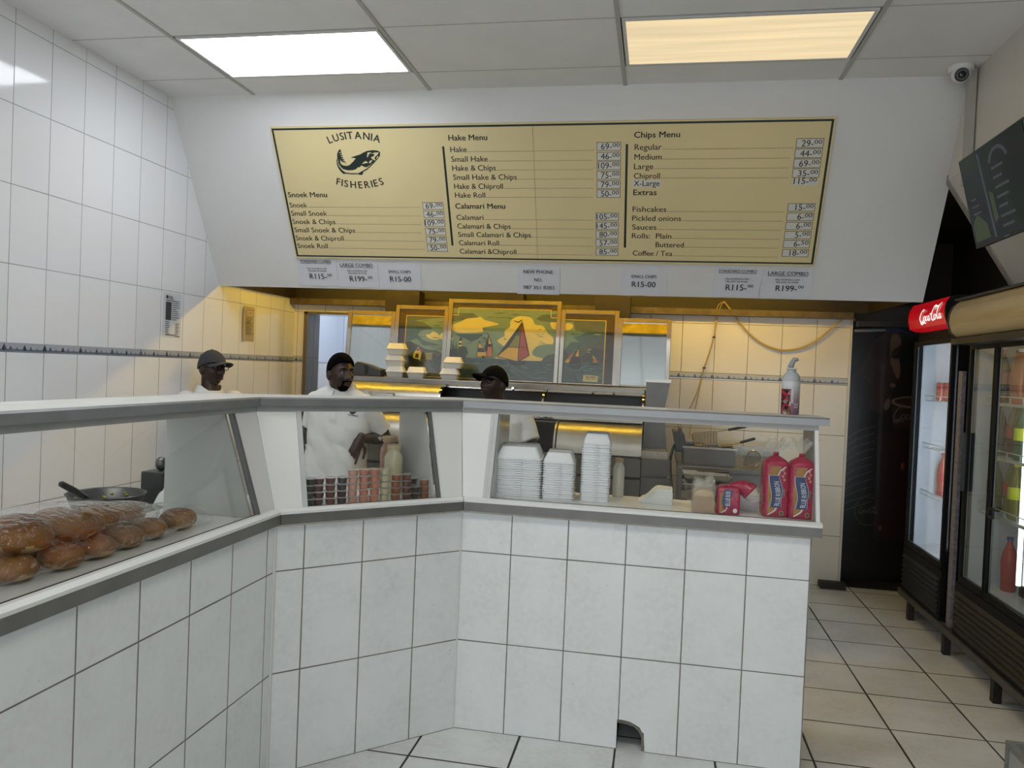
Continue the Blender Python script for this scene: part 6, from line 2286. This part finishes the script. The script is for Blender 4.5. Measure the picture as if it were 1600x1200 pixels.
t = thing('mixing_bowl', 'steel bowl with scraps of yellow salad behind the bagged rolls', 'bowl', (-2.02, 2.58, .98))
bp = [(.0, 0), (.055, 0), (.085, .012), (.118, .055), (.135, .10), (.141, .104), (.138, .106), (.131, .101), (.112, .056), (.080, .016), (.0, .005)]
Mb = Matrix.Translation((-2.02, 2.585, .984))
part('bowl', MB().lathe(bp, 32).xf(Mb), P('dull bowl steel', '#4f4f4d', .38, .7, .1, 8), t, smooth=40)
mb = MB()
rr = random.Random(8)
for k in range(26):
    a, q = 1.2 + rr.random() * 2.2, .098 + .028 * rr.random()
    z = .984 + .030 + max(0, (q - .098)) * 1.9
    mb.ball((-2.02 + q * cos(a), 2.585 + q * sin(a), z + .004), (.005 + .008 * rr.random(), .006, .004), 7, 5)
part('salad_scraps', mb, P('yellow salad', '#b3a13a', .6, 0, .3, 60), t, smooth=True)
sp_ = thing('serving_spoon', 'spoon with a thick black handle resting in the steel bowl', 'spoon', (-2.0, 2.45, 1.08))
part('handle', MB().tube([(-2.0, 2.335, 1.158), (-2.005, 2.40, 1.125), (-2.01, 2.475, 1.083)], [.011, .0125, .010], 10, round_ends=True), M_black, sp_, smooth=True)
part('bowl', MB().tube([(-2.01, 2.475, 1.083), (-2.015, 2.53, 1.045), (-2.02, 2.585, 1.0)], [.005, .006, .012], 8), M_steel, sp_, smooth=True)

# behind the left case: side table with a dispenser
t = thing('side_table', 'narrow white shelf table along the left wall behind the counter', 'table', (-2.1, 2.6, 0))
part('top', MB().box(-2.30, -1.835, 1.6, 3.0, .945, .975), P('pale table top', '#a6a7a6', .4), t)
for x in (-2.28, -1.90):
    for y in (1.65, 2.92):
        part('leg', MB().box(x, x + .04, y, y + .04, 0, .9445), M_steeld, t)
t = thing('dispenser', 'dark grey block with a white paper roll beside the left divider', 'dispenser', (-2.0, 2.87, .976))
part('casing', MB().box(-2.05, -1.95, 2.82, 2.92, .9755, 1.14), P('dark grey casing', '#3a3d3c', .4), t, bevel=.004)
part('paper_roll', MB().tube([(-1.945, 2.80, 1.00), (-1.945, 2.88, 1.09)], .030, 14), P('white tissue', '#dcdcd8', .85, 0, .02, 20), t, smooth=40)
part('knob', MB().ball((-1.99, 2.865, 1.17), (.024, .02, .03), 12, 8), M_steeld, t, smooth=True)
# ---------------------------------------------------------------- the three men behind the counter
M_skin = P('dark brown skin', '#2d190f', .45, 0, .15, 30, .06, 200)
M_lip = P('dark lips', '#331a17', .4)
M_hair = P('black short hair', '#040404', 1.0, 0, .3, 200, .4, 400, spec=.08)
M_shirt = P('white cotton polo', '#d3d4d2', .8, 0, .04, 12, .15, 250)
M_trous = P('dark work trousers', '#1c1d22', .8, 0, .1, 20)
M_shoe = P('black shoe leather', '#0d0d0d', .4)
M_capb = P('black cap cloth', '#08080a', .95, 0, .2, 60, spec=.1)
M_capg = P('grey cap cloth', '#3b3d42', .85, 0, .15, 40, .2, 200)
M_eye = P('eye white', '#837b70', .25)
M_iris = P('dark iris', '#120a07', .1)
M_sleeve = P('black elastic arm sleeve', '#121214', .6)
M_print = P('pale sleeve print', '#b7b8b8', .6)


def fuse(name, mb, voxel, iters, mat, parent, wrinkle=None, label=None):
    """melt overlapping volumes into one continuous skin"""
    me = bpy.data.meshes.new('tmp')
    me.from_pydata([tuple(p) for p in mb.v], [], mb.f)
    bm = bmesh.new()
    bm.from_mesh(me)
    bmesh.ops.recalc_face_normals(bm, faces=bm.faces)
    bm.to_mesh(me)
    bm.free()
    ob = bpy.data.objects.new('tmp', me)
    COL.objects.link(ob)
    md = ob.modifiers.new('r', 'REMESH')
    md.mode = 'VOXEL'
    md.voxel_size = voxel
    if iters:
        m2 = ob.modifiers.new('s', 'SMOOTH')
        m2.factor = .5
        m2.iterations = iters
    dg = bpy.context.evaluated_depsgraph_get()
    new = bpy.data.meshes.new_from_object(ob.evaluated_get(dg))
    bpy.data.objects.remove(ob)
    bpy.data.meshes.remove(me)
    new.name = name
    if wrinkle:
        ns = [v.normal.copy() for v in new.vertices]
        for v, n_ in zip(new.vertices, ns):
            v.co += n_ * wrinkle(v.co)
    Mi = root_matrix(parent).inverted()
    new.transform(Mi)
    new.materials.clear()
    new.materials.append(mat)
    new.polygons.foreach_set('use_smooth', [True] * len(new.polygons))
    o = bpy.data.objects.new(name, new)
    COL.objects.link(o)
    o.parent = parent
    if label:
        o['label'] = label
    return o


def g(x, s):
    return math.exp(-(x / s) ** 2)


def head_point(u, v, wide=1.0):
    """u: angle round the head (0 = face), v: -pi/2..pi/2; face looks to -y"""
    x, y, z = .074 * wide * cos(v) * sin(u), -.095 * cos(v) * cos(u), .115 * sin(v)
    if z < -.015:
        t = min(1, (-.015 - z) / .10)
        x *= 1 - .30 * t ** 1.3
        if y > 0:
            y *= 1 - .55 * t
        else:
            y *= 1 + .10 * t
    if z > .03:
        x *= 1 + .03
    if y < -.055:
        y = -.055 - (-.055 - y) * .78
    f = max(0, cos(u))
    if f > 0 and y < -.02:
        ax = abs(x)
        d = 0
        d += .026 * g(x, .0135) * g(z + .026, .016)              # nose tip
        d += .008 * g(ax - .014, .009) * g(z + .030, .009)       # nostrils
        d += .013 * g(x, .010) * g(z - .000, .020)               # bridge
        d -= .010 * g(ax - .031, .014) * g(z - .010, .011)       # eye sockets
        d += .006 * g(ax - .028, .022) * g(z - .031, .008)       # brow
        d += .012 * g(x, .022) * g(z + .054, .0075)              # upper lip
        d += .012 * g(x, .020) * g(z + .070, .0075)              # lower lip
        d -= .006 * g(x, .024) * g(z + .062, .003)
        d -= .004 * g(x, .02) * g(z + .084, .008)
        d += .010 * g(x, .020) * g(z + .100, .012)               # chin
        d += .005 * g(ax - .045, .016) * g(z + .020, .018)       # cheek bones
        y -= d
    return Vector((x, y, z))


def head_mesh(wide=1.0, nu=64, nv=44):
    rings = []
    for j in range(nv + 1):
        v = -pi / 2 + pi * (j + .15) / (nv + .3)
        rings.append([head_point(2 * pi * k / nu, v, wide) for k in range(nu)])
    mb = MB().rings(rings, True)
    for s in (-1, 1):                                               # ears
        Me = Matrix.Translation((s * .077, .012, -.006)) @ Matrix.Rotation(s * .35, 4, 'Z')
        mb.ball((0, 0, 0), (.010, .019, .031), 14, 10, 0, None) if False else mb.join(MB().ball((0, 0, 0), (.010, .019, .031), 14, 10), Me)
        mb.join(MB().ball((0, .004, -.022), (.008, .010, .012), 10, 8), Me)
    return mb


def head_shell(keep, push, wide=1.0, nu=72, nv=52):
    """part of the head surface pushed outwards: hair, cap crown"""
    pts, idx = [], {}
    mb = MB()
    grid = []
    for j in range(nv + 1):
        v = -pi / 2 + pi * (j + .15) / (nv + .3)
        row = []
        for k in range(nu):
            u = 2 * pi * k / nu
            x, y, z = .076 * wide * cos(v) * sin(u), -.093 * cos(v) * cos(u), .115 * sin(v)
            if z < -.015 and y > 0:
                y *= 1 - .45 * min(1, (-.015 - z) / .10)
            p = Vector((x, y, z))
            row.append((p, p + Vector((x / .076 ** 2, y / .093 ** 2, z / .115 ** 2)).normalized() * push(p)))
        grid.append(row)
    for j in range(nv):
        for k in range(nu):
            q = [(j, k), (j, (k + 1) % nu), (j + 1, (k + 1) % nu), (j + 1, k)]
            if all(keep(grid[a][b][0]) for a, b in q):
                out = [grid[a][b][1] for a, b in q]
                inn = [grid[a][b][0] * .97 for a, b in q]
                mb.add(out + inn, [(0, 1, 2, 3), (7, 6, 5, 4), (0, 4, 5, 1), (1, 5, 6, 2), (2, 6, 7, 3), (3, 7, 4, 0)])
    return mb


def hand(mb, wrist, fwd, palm, side, curls, spread=.0, size=1.0, thumb=.6):
    """fwd: along the hand, palm: direction the palm faces, side: +1/-1 thumb side; fingers curl towards the palm"""
    f, p = Vector(fwd).normalized(), Vector(palm)
    p = (p - f * p.dot(f)).normalized()
    s = f.cross(p) * side
    w = Vector(wrist)
    mb.tube([w - f * .02, w + f * .01, w + f * .045, w + f * .075], [.024, .026, .030, .026], 12, round_ends=True)
    for q in (-.026, -.009, .009, .026):
        mb.tube([w + f * .015 + s * q * .7, w + f * .085 * size + s * q], [.015, .0115], 8, round_ends=True)
    lens = (.066, .078, .083, .074)
    for i, q in enumerate((-.029, -.010, .010, .029)):              # little ... index
        base = w + f * (.082 + .004 * (1.5 - abs(i - 1.7))) * size + s * q
        d = (f + s * spread * (i - 1.5)).normalized()
        c = curls[i]
        pts, a = [base], 0
        for k, fr_ in enumerate((.46, .30, .24)):
            a += c * (.6, 1.0, .8)[k]
            pts.append(pts[-1] + (d * cos(a) + p * sin(a)) * lens[i] * fr_ * size)
        mb.tube(pts, [.0095, .0090, .0082, .0070], 8, round_ends=True)
    tb = w + f * .022 + s * .022 + p * .006
    pts = [tb, tb + (f * .55 + s * .75 + p * .2) * .036, tb + (f * .80 + s * .65 + p * .35 * thumb) * .060, tb + (f * 1.0 + s * .5 + p * .6 * thumb) * .082]
    mb.tube(pts, [.0135, .0110, .0098, .0078], 8, round_ends=True)
    return mb


def torso(mb, rings, th, n=28):
    rs = []
    c, s = cos(th), sin(th)
    for cx, cy, z, rx, ry in rings:
        ring = []
        for k in range(n):
            a = 2 * pi * k / n
            x = rx * (1 if cos(a) >= 0 else -1) * abs(cos(a)) ** .8
            y = ry * (1 if sin(a) >= 0 else -1) * abs(sin(a)) ** .8
            ring.append(Vector((cx + x * c - y * s, cy + x * s + y * c, z)))
        rs.append(ring)
    return mb.rings(rs, True)


def person(label, base, head_c, head_yaw, head_tilt, head_scale, body_yaw, tor, arms, legs, neck_to, wide=1.0, seed=0, logo=None):
    t = thing('person', label, 'person', base)
    HM = Matrix.Translation(head_c) @ Matrix.Rotation(head_yaw, 4, 'Z') @ Matrix.Rotation(head_tilt, 4, 'X') @ Matrix.Scale(head_scale, 4)
    mb = MB().join(head_mesh(wide), HM)
    nk = HM @ Vector((0, .020, -.055))
    mb.tube([nk, (nk + Vector(neck_to)) / 2, Vector(neck_to)], [.056 * head_scale, .057, .068], 16, round_ends=True)
    torso(mb, [(a, b, z, rx * .93, ry * .92) for a, b, z, rx, ry in tor], body_yaw)
    for A in arms:
        sh, el, wr = map(Vector, A['p'])
        mb.tube([sh, (sh * .55 + el * .45), el], [.052, .046, .038], 12, round_ends=True)
        mb.tube([el, el * .65 + wr * .35, wr], [.040, .040, .027], 12, round_ends=True)
        hand(mb, wr, A['fwd'], A['palm'], A['side'], A['curls'], A.get('spread', 0), 1.0, A.get('thumb', .6))
    for hip, kn, an, toe in legs:
        hip, kn, an, toe = map(Vector, (hip, kn, an, toe))
        mb.tube([hip, hip * .5 + kn * .5, kn], [.088, .075, .054], 12, round_ends=True)
        mb.tube([kn, kn * .65 + an * .35, an], [.055, .055, .038], 12, round_ends=True)
        mb.tube([an - Vector((0, 0, .03)), toe + Vector((0, 0, .035))], [.04, .034], 10, round_ends=True)
    body = fuse('body', mb, .0042, 2, M_skin, t)
    # shirt
    ms = MB()
    torso(ms, tor, body_yaw)
    for A in arms:
        sh, el, wr = map(Vector, A['p'])
        k = A.get('sleeve', .72)
        e2 = sh + (el - sh) * k
        ms.tube([sh + Vector((0, 0, -.01)), sh * .5 + e2 * .5, e2], [.074, .071, .069], 16, round_ends=False)
        ms.ball(sh, .074, 16, 10)
    nt = Vector(neck_to)

    def wr_(co):
        q = co * 1.0
        n1 = noise.noise(Vector((q.x * 7 + q.z * 5 + seed, q.y * 5, q.z * 4 - q.x * 3)))
        n2 = noise.noise(Vector((q.x * 16 + q.z * 9, q.y * 12 + seed, q.z * 8)))
        k = .35 + .65 * max(0, min(1, (1.35 - q.z) / .3))
        return (.016 * abs(n1) + .007 * n2 - .004) * k
    shirt = fuse('polo_shirt', ms, .0075, 5, M_shirt, t, wr_)
    # collar: a turned-down band round the neck, open at the throat
    mc = MB()
    n = 30
    c_, s_ = cos(body_yaw), sin(body_yaw)
    rings = []
    for k in range(n + 1):
        a = radians(-74 + 328 * k / n)
        ux, uy = cos(a), sin(a)
        fr_ = max(0, -uy) ** 1.5                                       # droops towards the throat
        ring = []
        for r_, dz in ((.064, -.02), (.066, .030 - .045 * fr_), (.070, .046 - .050 * fr_), (.079, .044 - .052 * fr_), (.098 + .012 * fr_, -.004 - .055 * fr_), (.092 + .012 * fr_, -.010 - .055 * fr_)):
            x, y = ux * r_ * 1.08, uy * r_
            ring.append(Vector((nt.x + x * c_ - y * s_, nt.y + x * s_ + y * c_, nt.z + dz)))
        rings.append(ring)
    mc.rings(rings, True)
    col = part('collar', mc, M_shirt, shirt, smooth=50)
    for i, A in enumerate(arms):
        if 'guard' in A:
            sh, el, wr = map(Vector, A['p'])
            a0, a1 = A['guard']
            m_ = MB()
            p0 = sh + (el - sh) * .66
            p1 = el + (wr - el) * a1
            m_.tube([p0, sh + (el - sh) * .85, el, el * .6 + p1 * .4, p1], [.047, .045, .0445, .0445, .036], 16, cap=False)
            gd = part('arm_sleeve', m_, M_sleeve, t, smooth=True, normals=False, label='black elastic arm sleeve with pale print')
            gd.modifiers.new('thick', 'SOLIDIFY').thickness = .003
            m_ = MB()
            rr = random.Random(seed + i)
            ax = (p1 - el).normalized()
            for q in range(9):
                f_ = rr.random()
                c0 = el + (p1 - el) * f_ * .8
                d = Vector((.3 + rr.random() * .7, -1, .5 * (rr.random() - .5))).normalized()
                d = (d - ax * d.dot(ax)).normalized()
                e = ax.cross(d)
                r0 = .0485
                m_.add([c0 + d * r0 + e * .012, c0 + d * r0 + ax * .02 + e * .004, c0 + d * r0 + ax * .026 - e * .004, c0 + d * r0 + ax * .004 - e * .010], [(0, 1, 2, 3)])
            part('sleeve_print', m_, M_print, gd, normals=False)
    # trousers, shoes
    mt = MB()
    for hip, kn, an, toe in legs:
        hip, kn, an, toe = map(Vector, (hip, kn, an, toe))
        mt.tube([hip + Vector((0, 0, .04)), hip * .5 + kn * .5, kn, an + Vector((0, 0, .02))], [.105, .09, .074, .062], 14, round_ends=False)
    a0 = tor[0]
    torso(mt, [(a0[0], a0[1], legs[0][0][2] - .06, a0[3] * .86, a0[4] * .9), (a0[0], a0[1], a0[2] + .10, a0[3] * .93, a0[4] * .93)], body_yaw)
    fuse('trousers', mt, .012, 4, M_trous, t)
    for hip, kn, an, toe in legs:
        an, toe = Vector(an), Vector(toe)
        d = (toe - an)
        d.z = 0
        m_ = MB().tube([Vector((an.x, an.y, .045)) - d * .35, Vector((an.x, an.y, .05)), Vector((toe.x, toe.y, .042)), Vector((toe.x, toe.y, .036)) + d.normalized() * .03], [.040, .048, .043, .034], 12, round_ends=True)
        m_.v = [Vector((p.x, p.y, max(p.z, .001))) for p in m_.v]
        part('shoe', m_, M_shoe, t, smooth=True)
    # eyes and brows
    for s in (-1, 1):
        eb = MB().join(MB().ball((0, 0, 0), .0128, 14, 10), HM @ Matrix.Translation((s * .031, -.0665, .010)))
        ey = part('eye', eb, M_eye, t, smooth=True)
        gx = .003
        part('iris', MB().join(MB().ball((0, 0, 0), .0068, 12, 8), HM @ Matrix.Translation((s * .031 + gx, -.0735, .010))), M_iris, ey, smooth=True)
        lid = MB().join(MB().ball((0, 0, 0), (.0165, .0140, .0085), 14, 8), HM @ Matrix.Translation((s * .031, -.0675, .0185)))
        part('eyelid', lid, M_skin, ey, smooth=True)
        br = MB()
        pts = [HM @ Vector((s * x, y, z)) for x, y, z in ((.014, -.0835, .029), (.026, -.0835, .0335), (.040, -.076, .033), (.049, -.068, .028))]
        br.tube(pts, [.0035, .004, .0035, .002], 6)
        part('eyebrow', br, M_hair, t, smooth=True)
    lp = MB()
    for zc, w_, r_ in ((-.0545, .022, .0042), (-.0685, .020, .0052)):
        pts = []
        for k in range(9):
            x = -w_ + 2 * w_ * k / 8
            y = -.0835 - .0135 * (1 - (x / w_) ** 2) ** .7 if True else 0
            pts.append(HM @ Vector((x, y + .004, zc + (.003 * cos(x / w_ * pi) if zc > -.06 else -.002 * cos(x / w_ * pi)))))
        lp.tube(pts, [r_ * (.35 + .65 * (1 - ((k - 4) / 4) ** 2)) for k in range(9)], 8)
    part('lips', lp, M_lip, t, smooth=True)
    return t, HM


def beard(t, HM):
    mb = MB()
    nu, nv = 90, 60
    for j in range(nv):
        for k in range(nu):
            q = []
            for a, b in ((j, k), (j, k + 1), (j + 1, k + 1), (j + 1, k)):
                p = head_point(2 * pi * b / nu, -pi / 2 + pi * (a + .15) / (nv + .3))
                q.append(p)
            c = (q[0] + q[1] + q[2] + q[3]) / 4
            ax = abs(c.x)
            mouth = ax < .024 and -.074 < c.z < -.050
            ok = c.y < -.03 and not mouth and ((ax < .034 and -.112 < c.z < -.043 and not (ax < .012 and c.z > -.040)) or (ax >= .034 and c.z < -.075))
            if ok:
                mb.add([p * 1.012 + Vector((0, -.0012, 0)) for p in q] , [(0, 1, 2, 3)])
    part('beard', MB().join(mb, HM), M_hair, t, smooth=True, normals=False)


def short_hair(t, HM):
    beard(t, HM)
    mb = head_shell(lambda p: p.z > .068 - .85 * max(0, p.y + .06) - 0 and p.z > -.034, lambda p: .005 + .016 * max(0, p.z / .115) ** 1.2 + .010 * max(0, -p.y / .09) * max(0, p.z / .115))
    part('hair', MB().join(mb, HM), M_hair, t, smooth=True)


def cap(t, HM, mat, zline=.034, brim_len=.075, lift=.0, twist=0.0):
    mb = head_shell(lambda p: p.z > zline - .30 * max(0, p.y + .05) - .0, lambda p: .011 + .006 * max(0, p.z / .115))
    CM = HM @ Matrix.Rotation(twist, 4, 'Z')
    cr = part('cap', MB().join(mb, CM), mat, t, smooth=True)
    mb = MB()
    n, m = 18, 7
    vs = []
    for j in range(m + 1):
        f = j / m
        for k in range(n + 1):
            a = radians(-72 + 144 * k / n)
            r0 = Vector((.080 * sin(a), -.094 * cos(a), 0))
            ext = brim_len * f * cos(a) ** .55
            z = zline + .006 + lift * f + .010 * cos(a) * (1 - f) * 0 - .030 * (abs(sin(a)) ** 2) - .012 * f * f
            vs.append(Vector((r0.x * (1 + .06 * f), r0.y - ext, z)))
    N = n + 1
    mb.add(vs, [(j * N + k, j * N + k + 1, (j + 1) * N + k + 1, (j + 1) * N + k) for j in range(m) for k in range(n)])
    b = part('brim', MB().join(mb, CM), mat, cr, smooth=True, normals=False)
    b.modifiers.new('thick', 'SOLIDIFY').thickness = .004
    part('button', MB().join(MB().ball((0, .0, .132), (.008, .008, .004), 10, 6), CM), mat, cr, smooth=True)


# middle man: bare headed, leaning, looking to the right
by = radians(8)
p2, HM2 = person('man in a white polo with short black hair, behind the sauce tubs, looking right', (-2.02, 4.72, 0),
                 (-1.998, 4.685, 1.540), radians(56), radians(-2), 1.03, by,
                 [(-2.03, 4.73, .80, .205, .140), (-2.035, 4.73, .92, .205, .138), (-2.02, 4.73, 1.08, .198, .128), (-2.01, 4.73, 1.20, .205, .128), (-2.015, 4.735, 1.30, .212, .122), (-2.02, 4.735, 1.37, .205, .108), (-2.022, 4.735, 1.42, .165, .09), (-2.018, 4.735, 1.455, .100, .078)],
                 [dict(p=((-2.178, 4.74, 1.352), (-2.235, 4.76, 1.08), (-2.22, 4.62, .86)), fwd=(.2, -.5, -.9), palm=(1, 0, 0), side=1, curls=(.5, .5, .45, .4), sleeve=.62, guard=(.1, .6)),
                  dict(p=((-1.842, 4.74, 1.345), (-1.742, 4.86, 1.135), (-1.838, 4.655, 1.135)), fwd=(-.30, -.30, -1), palm=(-.2, 1, -.1), side=1, curls=(1.1, 1.0, .85, .12), sleeve=.80, guard=(.0, .55), spread=.05)],
                 [((-2.12, 4.74, .86), (-2.14, 4.72, .48), (-2.15, 4.75, .08), (-2.16, 4.60, .0)), ((-1.94, 4.74, .86), (-1.92, 4.70, .48), (-1.90, 4.75, .08), (-1.89, 4.60, .0))],
                 (-2.008, 4.725, 1.448), seed=3)
short_hair(p2, HM2)
# small dark print and placket on his chest
sh2 = [c for c in p2.children if c.name.startswith('polo_shirt')][0]
bpy.context.view_layer.update()
from mathutils.bvhtree import BVHTree
_M = root_matrix(sh2)
_bv = BVHTree.FromPolygons([_M @ v.co for v in sh2.data.vertices], [list(p.vertices) for p in sh2.data.polygons])


def drape(mb, off=.0022):
    """lay flat lettering on the shirt front"""
    out = []
    for p in mb.v:
        hit = _bv.ray_cast(Vector((p.x, 4.2, p.z)), Vector((0, 1, 0)))
        out.append(hit[0] - Vector((0, off, 0)) if hit[0] is not None else p)
    mb.v = out
    return mb


LF = Frame((-1.885, 4.50, 1.290), (1, 0, 0), (0, 0, 1))
mb = MB()
write(mb, LF, 'FISHERIES', 0, -.012, .015, width=.060, align='C', rot=-.16)
stroke(mb, LF, [(-.022, .018, .5), (-.006, .008, 1.8), (.010, .014, 1.4), (.024, .024, .4)], .008)
part('shirt_logo', drape(mb), M_ink, sh2, normals=False)
mb = MB()
for k in range(8):
    z0_, z1_ = 1.395 - k * .018, 1.395 - (k + 1) * .018
    x0_, x1_ = -2.012 + .001 * k, -2.012 + .001 * (k + 1)
    mb.add([(x0_ - .017, 4.5, z0_), (x0_ + .017, 4.5, z0_), (x1_ + .017, 4.5, z1_), (x1_ - .017, 4.5, z1_)], [(0, 1, 2, 3)])
part('placket', drape(mb, .004), M_shirt, sh2, normals=False)
# right-hand man: black cap, face turned to the left
by = radians(-12)
p3, HM3 = person('man in a white polo and black cap, before the boat mural, face turned left', (-1.0, 4.98, 0),
                 (-1.045, 4.935, 1.512), radians(-34), radians(-12), .97, by,
                 [(-1.0, 4.98, .78, .19, .135), (-1.0, 4.98, .92, .19, .132), (-1.0, 4.98, 1.06, .188, .126), (-1.005, 4.98, 1.18, .195, .125), (-1.01, 4.98, 1.275, .192, .113), (-1.015, 4.98, 1.335, .150, .09), (-1.02, 4.98, 1.372, .08, .07)],
                 [dict(p=((-1.185, 4.97, 1.300), (-1.25, 4.92, 1.06), (-1.12, 4.76, 1.12)), fwd=(.8, -.4, -.1), palm=(0, .2, -1), side=-1, curls=(.5, .5, .45, .4), guard=(0, .6)),
                  dict(p=((-.855, 4.98, 1.300), (-.765, 4.93, 1.105), (-.955, 4.77, 1.125)), fwd=(-.9, -.3, -.05), palm=(0, .2, -1), side=1, curls=(.5, .45, .4, .35), sleeve=.74, guard=(0, .58))],
                 [((-1.09, 4.99, .84), (-1.10, 4.97, .46), (-1.11, 5.0, .08), (-1.13, 4.85, 0)), ((-.91, 4.99, .84), (-.90, 4.96, .46), (-.89, 5.0, .08), (-.88, 4.85, 0))],
                 (-1.022, 4.965, 1.360), wide=1.05, seed=11)
cap(p3, HM3, M_capb, .046, .072, -.004, radians(-16))
# left man: grey cap and glasses, his back against the tiled wall
by = radians(62)
p1, HM1 = person('man in a white polo, grey cap and dark glasses leaning on the tiled left wall', (-3.05, 4.93, 0),
                 (-3.052, 4.925, 1.532), radians(74), radians(-3), 1.02, by,
                 [(-3.055, 4.93, .80, .185, .130), (-3.055, 4.93, .92, .185, .128), (-3.055, 4.93, 1.07, .182, .122), (-3.058, 4.93, 1.19, .190, .120), (-3.062, 4.93, 1.28, .188, .112), (-3.065, 4.93, 1.345, .150, .09), (-3.068, 4.93, 1.385, .08, .07)],
                 [dict(p=((-3.135, 4.765, 1.310), (-3.11, 4.72, 1.05), (-2.94, 4.72, .95)), fwd=(.8, .3, -.3), palm=(0, 1, 0), side=1, curls=(.6, .6, .5, .5)),
                  dict(p=((-2.975, 5.085, 1.310), (-2.90, 5.12, 1.05), (-2.80, 5.0, .95)), fwd=(.7, -.5, -.3), palm=(-.2, -.6, -.3), side=-1, curls=(.6, .6, .5, .5))],
                 [((-3.09, 4.84, .86), (-3.07, 4.81, .48), (-3.10, 4.80, .08), (-2.96, 4.76, 0)), ((-3.01, 5.02, .86), (-2.98, 5.04, .48), (-3.02, 5.06, .08), (-2.88, 5.02, 0))],
                 (-3.066, 4.93, 1.375), seed=21)
cap(p1, HM1, M_capg, .036, .078, .004)
mb = MB()
gl = MB()
for s in (-1, 1):
    ring = [HM1 @ Vector((s * .033 + .021 * cos(a * pi / 8) * (1.05), -.099 + .004 * abs(cos(a * pi / 8)), .006 + .0165 * sin(a * pi / 8))) for a in range(17)]
    mb.tube(ring, .0028, 6)
    gl.add([p for p in ring[:-1]], [list(range(16))])
    mb.tube([HM1 @ Vector((s * .054, -.096, .012)), HM1 @ Vector((s * .075, -.05, .014)), HM1 @ Vector((s * .080, .008, .012)), HM1 @ Vector((s * .079, .02, .0))], .0022, 6)
mb.tube([HM1 @ Vector((-.012, -.100, .010)), HM1 @ Vector((0, -.104, .013)), HM1 @ Vector((.012, -.100, .010))], .0022, 6)
gs = part('glasses', mb, M_black, p1, smooth=True)
part('lens', gl, M_pg, gs, normals=False)
